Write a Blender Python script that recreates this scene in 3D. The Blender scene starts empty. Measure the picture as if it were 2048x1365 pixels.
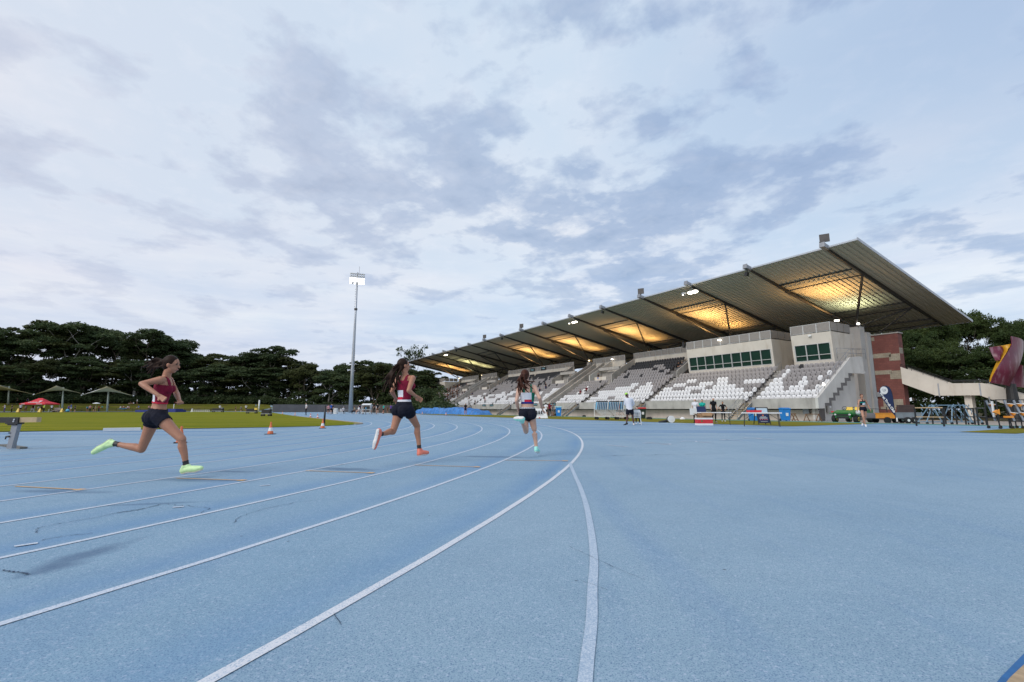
import bpy, bmesh, math, random
import numpy as np
from mathutils import Vector, Matrix, noise
PI = math.pi
SC = bpy.context.scene
COL = SC.collection
RNG = random.Random(7)

# ------------------------------------------------------------------ camera geometry
FP, CH = 940.0, 0.908                     # focal length in photo pixels (2048 wide), camera height
PITCH = math.atan((819.3 - 682.5) / FP)
CP, SP = math.cos(PITCH), math.sin(PITCH)
D = np.array([-0.507178, 0.861841])       # along the grandstand, away from the camera
N = np.array([0.861841, 0.507178])        # towards the back of the grandstand
X0 = np.array([28.495, 44.0])             # near front corner of the grandstand
C1 = np.array([-46.65, 19.56])            # centre of the near bend
C2 = C1 + 84.39 * D                       # centre of the far bend

def sstep(a, b, x):
    t = min(1.0, max(0.0, (x - a) / (b - a)))
    return t * t * (3 - 2 * t)

def ab(x, y):
    v = np.array([x, y]) - X0
    return float(v @ D), float(v @ N)

def W(a, b, z=0.0):
    p = X0 + a * D + b * N
    return Vector((p[0], p[1], z))

def ring_dist(x, y):
    p = np.array([x, y]); t = float((p - C1) @ D); t = min(84.39, max(0.0, t))
    q = C1 + t * D
    return float(np.linalg.norm(p - q)) - 49.0

def zg(x, y):                              # ground height
    a, b = ab(x, y)
    z = -0.2 * min(1.0, max(0.0, (b + 9.0) / 8.0))
    far = 1 - sstep(-24, -12, b)
    z += 0.32 * sstep(50, 125, y) * far
    if y > 55:
        ds = ring_dist(x, y)
        z += 2.35 * sstep(5, 17, ds) * (1 - sstep(-40, -22, b)) * sstep(55, 75, y)
        z += 5.0 * sstep(22, 60, ds) * (1 - sstep(-30, -12, b)) * sstep(55, 75, y)
    return z

def ray(px, py):
    u = (px - 1024) / FP; v = (682.5 - py) / FP
    return Vector((u, CP - v * SP, SP + v * CP))

def G(px, py):                             # photo pixel -> point on the ground
    r = ray(px, py); z = 0.0
    if r.z > -1e-4: return at(px, py, 150)
    for _ in range(12):
        t = (z - CH) / r.z
        z = 0.5 * z + 0.5 * zg(r.x * t, r.y * t)
    return Vector((r.x * t, r.y * t, zg(r.x * t, r.y * t)))

def at(px, py, Y):                         # photo pixel + distance -> point
    r = ray(px, py); t = Y / r.y
    return Vector((r.x * t, Y, CH + r.z * t))

def ground_at(px, Y):                      # point on the ground in photo column px at distance Y
    p = at(px, 823, Y)
    return Vector((p.x, Y, zg(p.x, Y)))

def ring_Y(px, ds):                        # distance at which photo column px is ds metres beyond the far bend
    Y = 260.0
    while Y > 60:
        p = at(px, 815, Y)
        if ring_dist(p.x, Y) < ds: return Y
        Y -= .5
    return 150.0

# ------------------------------------------------------------------ bookkeeping
def tag(o, label=None, cat=None, group=None, kind=None):
    if label: o['label'] = label
    if cat: o['category'] = cat
    if group: o['group'] = group
    if kind: o['kind'] = kind
    return o

def empty(name, loc=(0, 0, 0), rz=0, label=None, cat=None, group=None):
    o = bpy.data.objects.new(name, None); COL.objects.link(o)
    o.location = loc; o.rotation_euler = (0, 0, rz); o.empty_display_size = 0.2
    return tag(o, label, cat, group)

def copy_tree(o, parent=None):
    c = o.copy(); COL.objects.link(c); c.parent = parent
    for ch in [k for k in bpy.data.objects if k.parent == o]:
        copy_tree(ch, c)
    return c

def link_mesh(name, me, mats=None, parent=None, smooth=False):
    if mats is not None:
        for m in (mats if isinstance(mats, (list, tuple)) else [mats]): me.materials.append(m)
    if smooth:
        me.polygons.foreach_set('use_smooth', [True] * len(me.polygons))
    o = bpy.data.objects.new(name, me); COL.objects.link(o)
    if parent: o.parent = parent
    return o

def frame_from(d, up=Vector((0, 0, 1))):
    d = d.normalized()
    if abs(d.dot(up)) > 0.98: up = Vector((0, 1, 0)) if abs(d.y) < 0.9 else Vector((1, 0, 0))
    x = d.cross(up).normalized(); y = x.cross(d).normalized()
    return x, y, d

class MB:
    def __init__(s): s.v = []; s.f = []; s.m = []; s.uv = None
    def add(s, vs, fs, m=0):
        k = len(s.v); s.v += [tuple(v) for v in vs]
        for f in fs: s.f.append(tuple(i + k for i in f)); s.m.append(m)
        return s
    def box(s, c, d, rz=0, m=0, rx=0, ry=0, taper=1.0):
        c = Vector(c); R = Matrix.Rotation(rz, 3, 'Z') @ Matrix.Rotation(ry, 3, 'Y') @ Matrix.Rotation(rx, 3, 'X')
        vs = []
        for z in (-.5, .5):
            k = taper if z > 0 else 1.0
            for x, y in ((-.5, -.5), (.5, -.5), (.5, .5), (-.5, .5)):
                vs.append(c + R @ Vector((x * d[0] * k, y * d[1] * k, z * d[2])))
        return s.add(vs, [(3, 2, 1, 0), (4, 5, 6, 7), (0, 1, 5, 4), (1, 2, 6, 5), (2, 3, 7, 6), (3, 0, 4, 7)], m)
    def bar(s, p0, p1, w, h=None, m=0, up=Vector((0, 0, 1))):
        h = h or w; p0 = Vector(p0); p1 = Vector(p1)
        if (p1 - p0).length < 1e-6: return s
        x, y, d = frame_from(p1 - p0, up); vs = []
        for p in (p0, p1):
            for i, j in ((-1, -1), (1, -1), (1, 1), (-1, 1)): vs.append(p + x * (i * w / 2) + y * (j * h / 2))
        return s.add(vs, [(3, 2, 1, 0), (4, 5, 6, 7), (0, 1, 5, 4), (1, 2, 6, 5), (2, 3, 7, 6), (3, 0, 4, 7)], m)
    def tube(s, pts, rad, n=8, m=0, caps=True, flat=1.0):
        pts = [Vector(p) for p in pts]
        if not hasattr(rad, '__len__'): rad = [rad] * len(pts)
        vs = []; up = Vector((0.013, 0.021, 1))
        for i, p in enumerate(pts):
            d = (pts[min(i + 1, len(pts) - 1)] - pts[max(i - 1, 0)])
            x, y, _ = frame_from(d, up)
            for k in range(n):
                t = 2 * PI * k / n
                vs.append(p + (x * math.cos(t) + y * (math.sin(t) * flat)) * rad[i])
        fs = []
        for i in range(len(pts) - 1):
            for k in range(n):
                fs.append((i * n + k, i * n + (k + 1) % n, (i + 1) * n + (k + 1) % n, (i + 1) * n + k))
        if caps:
            fs.append(tuple(reversed(range(n)))); fs.append(tuple((len(pts) - 1) * n + k for k in range(n)))
        return s.add(vs, fs, m)
    def lathe(s, c, prof, n=16, m=0, axis='z', rz=0):
        c = Vector(c); vs = []; fs = []
        for r, z in prof:
            for k in range(n):
                t = 2 * PI * k / n; p = Vector((r * math.cos(t), r * math.sin(t), z))
                if axis == 'x': p = Vector((p.z, p.x, p.y))
                if axis == 'y': p = Vector((p.x, p.z, p.y))
                if rz: p = Matrix.Rotation(rz, 3, 'Z') @ p
                vs.append(c + p)
        for i in range(len(prof) - 1):
            for k in range(n): fs.append((i * n + k, i * n + (k + 1) % n, (i + 1) * n + (k + 1) % n, (i + 1) * n + k))
        fs.append(tuple(reversed(range(n)))); fs.append(tuple((len(prof) - 1) * n + k for k in range(n)))
        return s.add(vs, fs, m)
    def prism(s, poly, e, m=0):             # planar polygon (3D points) extruded by vector e
        e = Vector(e); P = [Vector(p) for p in poly]; n = len(P)
        fs = [tuple(reversed(range(n))), tuple(range(n, 2 * n))] + [(i, (i + 1) % n, n + (i + 1) % n, n + i) for i in range(n)]
        return s.add(P + [p + e for p in P], fs, m)
    def quad(s, a, b, c, d, m=0): return s.add([a, b, c, d], [(0, 1, 2, 3)], m)
    def ball(s, c, r, n=10, m=0, sc=(1, 1, 1), R=None):
        c = Vector(c); vs = []; fs = []; h = n // 2
        for i in range(h + 1):
            ph = PI * i / h
            for k in range(n):
                t = 2 * PI * k / n
                p = Vector((r * sc[0] * math.sin(ph) * math.cos(t), r * sc[1] * math.sin(ph) * math.sin(t), r * sc[2] * math.cos(ph)))
                vs.append(c + (R @ p if R else p))
        for i in range(h):
            for k in range(n): fs.append((i * n + k, (i + 1) * n + k, (i + 1) * n + (k + 1) % n, i * n + (k + 1) % n))
        return s.add(vs, fs, m)
    def mesh(s, name='m'):
        me = bpy.data.meshes.new(name); me.from_pydata(s.v, [], s.f)
        if any(s.m): me.polygons.foreach_set('material_index', s.m)
        me.update(); return me
    def build(s, name, mats, parent=None, smooth=False, fix=True):
        me = s.mesh(name)
        if fix:
            bm = bmesh.new(); bm.from_mesh(me); bmesh.ops.recalc_face_normals(bm, faces=bm.faces); bm.to_mesh(me); bm.free()
        return link_mesh(name, me, mats, parent, smooth)

# ------------------------------------------------------------------ materials
def _nodes(name):
    m = bpy.data.materials.new(name); m.use_nodes = True
    nt = m.node_tree; b = nt.nodes['Principled BSDF']
    return m, nt, b
def nd(nt, t, **kw):
    n = nt.nodes.new(t)
    for k, v in kw.items():
        if k in n.inputs: n.inputs[k].default_value = v
        else: setattr(n, k, v)
    return n
def mixc(nt, fac, a, b, mode='MIX'):
    n = nt.nodes.new('ShaderNodeMix'); n.data_type = 'RGBA'; n.blend_type = mode
    for s, v in ((n.inputs[0], fac), (n.inputs[6], a), (n.inputs[7], b)):
        if isinstance(v, bpy.types.NodeSocket): nt.links.new(v, s)
        elif isinstance(v, (int, float)): s.default_value = v
        else: s.default_value = (*v[:3], 1)
    return n.outputs[2]
def math_(nt, op, a, b=None, c=None, clamp=False):
    n = nt.nodes.new('ShaderNodeMath'); n.operation = op; n.use_clamp = clamp
    for i, v in enumerate((a, b, c)):
        if v is None: continue
        if isinstance(v, bpy.types.NodeSocket): nt.links.new(v, n.inputs[i])
        else: n.inputs[i].default_value = v
    return n.outputs[0]
def ramp(nt, fac, lo, hi, c0=(0, 0, 0), c1=(1, 1, 1)):
    r = nt.nodes.new('ShaderNodeValToRGB'); nt.links.new(fac, r.inputs[0])
    r.color_ramp.elements[0].position = lo; r.color_ramp.elements[1].position = hi
    r.color_ramp.elements[0].color = (*c0, 1); r.color_ramp.elements[1].color = (*c1, 1)
    return r.outputs[0]
def noise_(nt, vec, scale, detail=4, rough=.55, dist=0.0):
    n = nd(nt, 'ShaderNodeTexNoise', Scale=scale, Detail=detail, Roughness=rough, Distortion=dist)
    if vec is not None: nt.links.new(vec, n.inputs['Vector'])
    return n.outputs['Fac']
def obj_vec(nt, world=False, scale=(1, 1, 1)):
    if world: s = nt.nodes.new('ShaderNodeNewGeometry').outputs['Position']
    else: s = nt.nodes.new('ShaderNodeTexCoord').outputs['Object']
    if scale != (1, 1, 1):
        mp = nd(nt, 'ShaderNodeMapping'); mp.inputs['Scale'].default_value = scale
        nt.links.new(s, mp.inputs[0]); s = mp.outputs[0]
    return s

def mat(name, col, rough=.6, var=.18, scale=3.0, metal=0.0, bump=0.0, bscale=30, emit=None, es=0, dirt=None, spec=.5):
    m, nt, b = _nodes(name)
    v = obj_vec(nt)
    if var > 0:
        f = noise_(nt, v, scale, 6, .6)
        f2 = ramp(nt, f, .3, .7)
        c = mixc(nt, f2, tuple(x * (1 - var) for x in col), tuple(min(1, x * (1 + var)) for x in col))
        if dirt:
            f3 = ramp(nt, noise_(nt, obj_vec(nt, scale=(1, 1, .25)), scale * 1.7, 8, .65), .52, .75)
            c = mixc(nt, math_(nt, 'MULTIPLY', f3, dirt[1]), c, dirt[0])
        nt.links.new(c, b.inputs['Base Color'])
    else: b.inputs['Base Color'].default_value = (*col, 1)
    b.inputs['Roughness'].default_value = rough; b.inputs['Metallic'].default_value = metal
    b.inputs['Specular IOR Level'].default_value = spec
    if bump:
        bn = nd(nt, 'ShaderNodeBump', Strength=bump, Distance=.02)
        nt.links.new(noise_(nt, v, bscale, 4), bn.inputs['Height']); nt.links.new(bn.outputs[0], b.inputs['Normal'])
    if emit:
        b.inputs['Emission Color'].default_value = (*emit, 1); b.inputs['Emission Strength'].default_value = es
    return m

M = {}
M['concrete'] = mat('concrete', (.42, .395, .36), .85, .16, .8, bump=.3, dirt=((.16, .145, .125), .55))
M['concrete_light'] = mat('concrete_light', (.6, .58, .54), .8, .1, .7, dirt=((.3, .27, .22), .45))
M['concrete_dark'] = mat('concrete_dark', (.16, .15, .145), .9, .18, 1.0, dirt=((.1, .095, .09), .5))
M['render_cream'] = mat('render_cream', (.66, .61, .53), .8, .08, .6, dirt=((.38, .28, .17), .5))
M['lower_wall'] = mat('lower_wall', (.66, .6, .52), .85, .1, .8, dirt=((.35, .3, .25), .4))
M['steel_dark'] = mat('steel_dark', (.085, .08, .078), .5, .2, 2, metal=.3)
M['steel_grey'] = mat('steel_grey', (.3, .31, .33), .45, .12, 2, metal=.5)
M['galv'] = mat('galvanised_steel', (.42, .44, .47), .42, .12, 4, metal=.6)
M['seat_white'] = mat('white_plastic', (.78, .78, .78), .4, .05, 3)
M['seat_grey'] = mat('taupe_plastic', (.3, .28, .275), .45, .12, 3)
M['seat_black'] = mat('black_plastic', (.02, .02, .022), .45, .2, 3)
M['mesh_panel'] = mat('perforated_panel', (.3, .275, .25), .6, .1, 6, metal=.2)
M['frame_alu'] = mat('aluminium_frame', (.6, .6, .58), .4, .06, 3, metal=.3)
M['black'] = mat('black_paint', (.02, .02, .02), .5, .2, 5)
M['white'] = mat('white_paint', (.78, .78, .76), .5, .06, 5)
M['black_rubber'] = mat('black_rubber', (.018, .018, .018), .85, .2, 8)
M['glass_green'] = None
M['wood'] = mat('pale_wood', (.5, .36, .2), .7, .15, 8, bump=.2)
M['wood_dark'] = mat('brown_wood', (.24, .12, .06), .75, .25, 5)
M['orange'] = mat('orange_plastic', (.85, .2, .06), .45, .08, 5)
M['orange_paint'] = mat('orange_paint', (.8, .3, .03), .45, .12, 4)
M['yellow'] = mat('yellow_plastic', (.85, .6, .1), .5, .08, 5)
M['red'] = mat('red_plastic', (.6, .03, .035), .45, .1, 5)
M['blue_plastic'] = mat('blue_plastic', (.02, .22, .62), .4, .08, 4)
M['blue_tarp'] = mat('blue_tarpaulin', (.03, .18, .5), .4, .35, 1.5, bump=.4, bscale=6)
M['hurdle_blue'] = mat('light_blue_paint', (.09, .42, .68), .4, .1, 4)
M['rack_blue'] = mat('blue_grey_steel', (.2, .32, .42), .45, .15, 4, metal=.2)
M['green_paint'] = mat('green_paint', (.03, .19, .045), .35, .12, 3)
M['cardboard'] = mat('cardboard', (.38, .22, .11), .85, .12, 4)
M['navy'] = mat('navy_fabric', (.012, .025, .085), .7, .15, 6)
M['maroon'] = mat('maroon_steel', (.12, .012, .035), .35, .25, 1.2, dirt=((.5, .36, .42), .55))
M['sail'] = mat('olive_sail_cloth', (.5, .43, .24), .8, .12, .6)
M['sail_white'] = mat('pale_sail_cloth', (.75, .75, .72), .8, .06, .6)
M['tent_red'] = mat('red_tent_cloth', (.62, .02, .035), .7, .12, 1.5)
M['lamp_warm'] = mat('lit_warm_lamp', (.9, .8, .6), .5, 0, emit=(1.0, .78, .45), es=5)
M['lamp_white'] = mat('lit_white_lamp', (.9, .9, .9), .5, 0, emit=(1.0, .93, .8), es=5)
M['brick_red'] = None
M['cyan_light'] = mat('pale_cyan_paint', (.3, .6, .68), .5, .05, 4)
M['tan'] = mat('tan_leather', (.3, .12, .04), .6, .2, 5)

def glass_mat():
    m, nt, b = _nodes('tinted_green_glass')
    f = noise_(nt, obj_vec(nt), .8, 3)
    nt.links.new(mixc(nt, f, (.004, .022, .018), (.012, .05, .042)), b.inputs['Base Color'])
    b.inputs['Roughness'].default_value = .12
    b.inputs['Specular IOR Level'].default_value = .5
    return m
M['glass_green'] = glass_mat()

def brick_mat(name, c1, c2, mortar, sx=.4, sy=.19):
    m, nt, b = _nodes(name)
    v = nt.nodes.new('ShaderNodeTexCoord').outputs['Object']
    sep = nd(nt, 'ShaderNodeSeparateXYZ'); nt.links.new(v, sep.inputs[0])
    cmb = nd(nt, 'ShaderNodeCombineXYZ')
    nt.links.new(math_(nt, 'ADD', sep.outputs[0], sep.outputs[1]), cmb.inputs[0]); nt.links.new(sep.outputs[2], cmb.inputs[1])
    br = nd(nt, 'ShaderNodeTexBrick', Scale=1.0); br.inputs['Brick Width'].default_value = sx; br.inputs['Row Height'].default_value = sy
    br.inputs['Mortar Size'].default_value = .012
    br.inputs['Color1'].default_value = (*c1, 1); br.inputs['Color2'].default_value = (*c2, 1); br.inputs['Mortar'].default_value = (*mortar, 1)
    nt.links.new(cmb.outputs[0], br.inputs['Vector'])
    c = mixc(nt, ramp(nt, noise_(nt, v, 1.2, 6), .4, .75), br.outputs['Color'], tuple(x * .6 for x in c1))
    nt.links.new(c, b.inputs['Base Color']); b.inputs['Roughness'].default_value = .85
    bn = nd(nt, 'ShaderNodeBump', Strength=.4, Distance=.01); nt.links.new(br.outputs['Fac'], bn.inputs['Height']); bn.invert = True
    nt.links.new(bn.outputs[0], b.inputs['Normal'])
    return m
M['brick_red'] = brick_mat('red_blockwork', (.24, .085, .07), (.19, .068, .058), (.13, .06, .05))
M['brick_cream'] = brick_mat('cream_blockwork', (.42, .37, .28), (.36, .32, .25), (.2, .17, .14))

def ground_mats():
    # ---- blue running surface
    def track(name, base_a, base_b, streak=False):
        m, nt, b = _nodes(name)
        P = obj_vec(nt, True)
        big = noise_(nt, P, .35, 5, .6, .4)
        mid = noise_(nt, P, 2.3, 5, .6)
        fine = noise_(nt, P, 150, 2, .75)
        fine2 = noise_(nt, P, 60, 3, .75)
        c = mixc(nt, ramp(nt, big, .35, .68), base_a, base_b)
        c = mixc(nt, math_(nt, 'MULTIPLY', ramp(nt, mid, .45, .75), .3), c, tuple(x * .8 for x in base_a))
        # worn scuffs stretched along the grandstand direction
        mp = nd(nt, 'ShaderNodeMapping'); mp.inputs['Rotation'].default_value = (0, 0, -math.radians(30.5)); mp.inputs['Scale'].default_value = (1.5, .13, 1)
        nt.links.new(P, mp.inputs[0])
        sc = ramp(nt, noise_(nt, mp.outputs[0], 1.0, 5, .62), .54, .72)
        c = mixc(nt, math_(nt, 'MULTIPLY', sc, .28), c, (.13, .25, .43))
        if not streak:
            mp3 = nd(nt, 'ShaderNodeMapping'); mp3.inputs['Rotation'].default_value = (0, 0, .05); mp3.inputs['Scale'].default_value = (.05, 1.1, 1); nt.links.new(P, mp3.inputs[0])
            sy = nd(nt, 'ShaderNodeSeparateXYZ'); nt.links.new(P, sy.inputs[0])
            msk = math_(nt, 'MULTIPLY', ramp(nt, math_(nt, 'MULTIPLY', sy.outputs[1], .02), .26, .36), ramp(nt, math_(nt, 'MULTIPLY', sy.outputs[1], .01), .4, .7, (1, 1, 1), (0, 0, 0)))
            c = mixc(nt, math_(nt, 'MULTIPLY', math_(nt, 'MULTIPLY', ramp(nt, noise_(nt, mp3.outputs[0], 1.0, 4, .55), .47, .6), msk), .75), c, (.09, .22, .41))
        # granules
        c = mixc(nt, math_(nt, 'MULTIPLY', ramp(nt, fine, .34, .5, (1, 1, 1), (0, 0, 0)), .8), c, (.05, .12, .24))
        c = mixc(nt, math_(nt, 'MULTIPLY', ramp(nt, fine2, .54, .72), .65), c, (.5, .57, .68))
        wv = nd(nt, 'ShaderNodeTexVoronoi', Scale=2.2); nt.links.new(P, wv.inputs[0])
        sp = ramp(nt, wv.outputs['Distance'], .012, .03, (1, 1, 1), (0, 0, 0))
        c = mixc(nt, math_(nt, 'MULTIPLY', sp, .8), c, (.03, .05, .08))
        if streak:
            uv = nt.nodes.new('ShaderNodeUVMap').outputs[0]
            s = nd(nt, 'ShaderNodeSeparateXYZ'); nt.links.new(uv, s.inputs[0])
            fr = math_(nt, 'FRACT', math_(nt, 'ADD', s.outputs[0], math_(nt, 'MULTIPLY', math_(nt, 'SUBTRACT', noise_(nt, P, .9, 3), .5), .16)))
            band = math_(nt, 'MULTIPLY', ramp(nt, fr, .0, .12), ramp(nt, fr, .14, .42, (1, 1, 1), (0, 0, 0)))
            nz = ramp(nt, noise_(nt, P, .22, 4), .3, .62)
            c = mixc(nt, math_(nt, 'MULTIPLY', math_(nt, 'MULTIPLY', band, nz), .55), c, (.09, .225, .43))
        # dark stains
        for (x, y, rx, ry, rot, k) in STAINS:
            sub = nd(nt, 'ShaderNodeVectorMath', operation='SUBTRACT'); nt.links.new(P, sub.inputs[0]); sub.inputs[1].default_value = (x, y, 0)
            rt = nd(nt, 'ShaderNodeMapping'); rt.vector_type = 'TEXTURE'; rt.inputs['Rotation'].default_value = (0, 0, rot); rt.inputs['Scale'].default_value = (rx, ry, 1)
            nt.links.new(sub.outputs[0], rt.inputs[0])
            ln = nd(nt, 'ShaderNodeVectorMath', operation='LENGTH'); nt.links.new(rt.outputs[0], ln.inputs[0])
            e = math_(nt, 'ADD', ln.outputs['Value'], math_(nt, 'MULTIPLY', math_(nt, 'SUBTRACT', noise_(nt, P, 3.5, 5, .7), .5), 1.3))
            c = mixc(nt, math_(nt, 'MULTIPLY', ramp(nt, e, .35, 1.1, (1, 1, 1), (0, 0, 0)), k), c, (.03, .075, .16))
        nt.links.new(c, b.inputs['Base Color'])
        b.inputs['Roughness'].default_value = .72; b.inputs['Specular IOR Level'].default_value = .35
        bn = nd(nt, 'ShaderNodeBump', Strength=.6, Distance=.003); nt.links.new(fine2, bn.inputs['Height'])
        nt.links.new(bn.outputs[0], b.inputs['Normal'])
        return m
    M['apron'] = track('blue_rubber_surface', (.248, .368, .458), (.308, .425, .502))
    M['track'] = track('blue_running_surface', (.222, .356, .462), (.282, .41, .502), True)
    # ---- paint on the track
    def paint(name, col, lo, hi, alpha=1.0):
        m, nt, b = _nodes(name); P = obj_vec(nt, True)
        f = ramp(nt, noise_(nt, P, 130, 3, .7), lo, hi)
        g = ramp(nt, noise_(nt, P, 1.6, 4, .6), .3, .75)
        f = math_(nt, 'MULTIPLY', math_(nt, 'ADD', f, math_(nt, 'MULTIPLY', g, .2)), alpha, clamp=True)
        nt.links.new(mixc(nt, f, (.27, .38, .5), col), b.inputs['Base Color'])
        b.inputs['Roughness'].default_value = .7
        return m
    M['line'] = paint('white_line_paint', (.68, .69, .71), .34, .52)
    M['line_thin'] = paint('worn_white_line_paint', (.66, .69, .74), .34, .56, .85)
    M['line_worn'] = paint('faded_white_line_paint', (.62, .67, .72), .4, .62, .72)
    M['line_orange'] = paint('faded_orange_line_paint', (.72, .42, .16), .28, .5, 1.0)
    M['crack'] = mat('dark_crack', (.03, .055, .1), .9, .3, 6)
    # ---- grass
    def grass(name, a, b_, c3, stripes=False):
        m, nt, b = _nodes(name); P = obj_vec(nt, True)
        b.inputs['Specular IOR Level'].default_value = .1
        f = noise_(nt, P, .5, 6, .65); g = noise_(nt, P, 9, 4, .7)
        c = mixc(nt, ramp(nt, f, .35, .65), a, b_)
        mp = nd(nt, 'ShaderNodeMapping'); mp.inputs['Rotation'].default_value = (0, 0, math.radians(8)); mp.inputs['Scale'].default_value = (.06, .5, 1)
        nt.links.new(P, mp.inputs[0])
        c = mixc(nt, math_(nt, 'MULTIPLY', ramp(nt, noise_(nt, mp.outputs[0], 1, 5, .6), .42, .66), .75), c, c3)
        c = mixc(nt, math_(nt, 'MULTIPLY', g, .45), c, tuple(x * .55 for x in a))
        nt.links.new(c, b.inputs['Base Color']); b.inputs['Roughness'].default_value = .95
        bn = nd(nt, 'ShaderNodeBump', Strength=.7, Distance=.03); nt.links.new(noise_(nt, P, 60, 3), bn.inputs['Height'])
        nt.links.new(bn.outputs[0], b.inputs['Normal'])
        return m
    M['grass'] = grass('short_green_grass', (.135, .17, .003), (.225, .225, .005), (.34, .29, .02))
    M['grass_dry'] = grass('patchy_grass', (.19, .19, .015), (.3, .23, .03), (.14, .14, .02))
    M['grass_bank'] = grass('bank_grass', (.1, .115, .01), (.15, .145, .02), (.2, .16, .035))
    M['land'] = grass('rough_ground', (.06, .055, .02), (.1, .075, .035), (.12, .09, .04))
    M['green_strip'] = mat('green_rubber_surface', (.06, .25, .2), .75, .12, 1.0)
    M['pavement'] = mat('pale_pavement', (.36, .31, .26), .85, .15, 1.0, dirt=((.2, .17, .14), .5))
    M['dark_blue'] = mat('dark_blue_kerb', (.02, .13, .33), .6, .12, 20)
    M['sandy'] = mat('sandy_concrete', (.42, .3, .18), .85, .2, 30)
_g = lambda px, py: G(px, py)
def _st(px, py, rx, ry, rot, k):
    p = G(px, py); return (p.x, p.y, rx, ry, math.radians(rot), k)
STAINS = [_st(165, 1115, .44, .13, 84, .55), _st(120, 1138, .2, .1, 60, .35), _st(120, 985, .75, .14, -6, .5), _st(390, 962, .9, .16, -8, .45),
          _st(690, 940, .7, .22, -12, .6), _st(990, 915, 1.0, .2, -10, .5), _st(300, 1010, .6, .07, 14, .45), _st(470, 945, .5, .1, -8, .5)]
ground_mats()
# ================================================================== GROUND
def ab_sheet(name, As, Bs, material, dz, kind='structure', parent=None, keep=None):
    v = []; f = []
    for a in As:
        for b in Bs:
            p = W(a, b); v.append((p.x, p.y, zg(p.x, p.y) + dz))
    nb = len(Bs)
    for i in range(len(As) - 1):
        for j in range(nb - 1):
            f.append((i * nb + j, i * nb + j + 1, (i + 1) * nb + j + 1, (i + 1) * nb + j))
    me = bpy.data.meshes.new(name); me.from_pydata(v, [], f); me.update()
    o = link_mesh(name, me, material, parent)
    if kind: o['kind'] = kind
    # make the faces look up
    bm = bmesh.new(); bm.from_mesh(me); bm.normal_update()
    if sum(fc.normal.z for fc in bm.faces) < 0: bmesh.ops.reverse_faces(bm, faces=bm.faces)
    bm.to_mesh(me); bm.free()
    return o

def frange(a, b, n): return [a + (b - a) * i / n for i in range(n + 1)]
BB = [-700, -450, -300, -220] + frange(-190, -24, 60) + [-21, -18, -15, -12, -9] + frange(-8, 0, 4) + [5, 12, 30, 60, 120, 250, 500, 900]
AA = [-400, -200, -90, -50] + frange(-36, 210, 80) + [230, 260, 320, 450, 800]
ab_sheet('ground', AA, BB, M['land'], -0.012)

# blue apron: everything hard around the track on the near side
ab_sheet('apron_surface', frange(-30, 24, 28), frange(-95, -20.8, 30), M['apron'], 0.004)
ab_sheet('apron_surface', frange(24.0, 176, 64), [-40.5, -36, -32, -28, -24, -20.8], M['apron'], 0.004)
ab_sheet('apron_surface', frange(-30, -9, 8), [-20.8, -17, -13, -9.6], M['apron'], 0.004)

# running track ring (stadium shape) with lane coordinate in its UV map
def stadium(R, n=72):
    """points of the closed offset curve at distance R from the segment C1-C2, counter-clockwise"""
    pts = []
    for i in range(25): p = C1 + D * (84.39 * i / 24) + N * R; pts.append(p)
    for i in range(1, n): t = PI * i / n; p = C2 + R * (N * math.cos(t) + D * math.sin(t)); pts.append(p)
    for i in range(25): p = C2 - D * (84.39 * i / 24) - N * R; pts.append(p)
    for i in range(1, n): t = PI * i / n; p = C1 + R * (-N * math.cos(t) - D * math.sin(t)); pts.append(p)
    return pts
def ring_sheet(name, Rs, material, dz, n=72, uvs=None):
    rings = [stadium(R, n) for R in Rs]; k = len(rings[0]); v = []; f = []
    for r in rings:
        for p in r: v.append((p[0], p[1], zg(p[0], p[1]) + dz))
    for i in range(len(Rs) - 1):
        for j in range(k):
            j2 = (j + 1) % k; f.append((i * k + j, (i + 1) * k + j, (i + 1) * k + j2, i * k + j2))
    me = bpy.data.meshes.new(name); me.from_pydata(v, [], f); me.update()
    if uvs:
        uv = me.uv_layers.new(name='UVMap')
        for li, lp in enumerate(me.loops):
            uv.data[li].uv = ((49.0 - Rs[lp.vertex_index // k]) / 1.22, (lp.vertex_index % k) * .1)
    bm = bmesh.new(); bm.from_mesh(me); bm.normal_update()
    if sum(fc.normal.z for fc in bm.faces) < 0: bmesh.ops.reverse_faces(bm, faces=bm.faces)
    bm.to_mesh(me); bm.free()
    o = link_mesh(name, me, material); o['kind'] = 'structure'; return o
LANES = [49.0 - 1.22 * i for i in range(11)]
ring_sheet('running_track', LANES, M['track'], 0.008, uvs=True)
ring_sheet('track_border', [49.0, 52.5], M['apron'], 0.008)

# lane lines
def ribbon(pts, w, dz, mb=None, m=0, closed=False):
    mb = mb or MB(); P = [np.array([p[0], p[1]]) for p in pts]; n = len(P); vs = []
    for i in range(n):
        a = P[(i - 1) % n] if closed or i > 0 else P[i]; c = P[(i + 1) % n] if closed or i < n - 1 else P[i]
        t = c - a; t = t / (np.linalg.norm(t) + 1e-9); q = np.array([-t[1], t[0]]) * w / 2
        for s in (1, -1):
            x, y = P[i] + s * q; vs.append((x, y, zg(x, y) + dz))
    fs = [((2 * i), (2 * i + 1), (2 * ((i + 1) % n) + 1), (2 * ((i + 1) % n))) for i in range(n if closed else n - 1)]
    mb.add(vs, fs, m); return mb
mb = MB()
for i, R in enumerate(LANES[1:], 1): ribbon(stadium(R, 110), .05, .0115, mb, closed=True)
o = mb.build('lane_lines', M['line_thin'], fix=False); o['kind'] = 'structure'
o = ribbon(stadium(49.0, 140), .055, .0115, closed=True).build('outer_lane_line', M['line'], fix=False); o['kind'] = 'structure'
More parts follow.
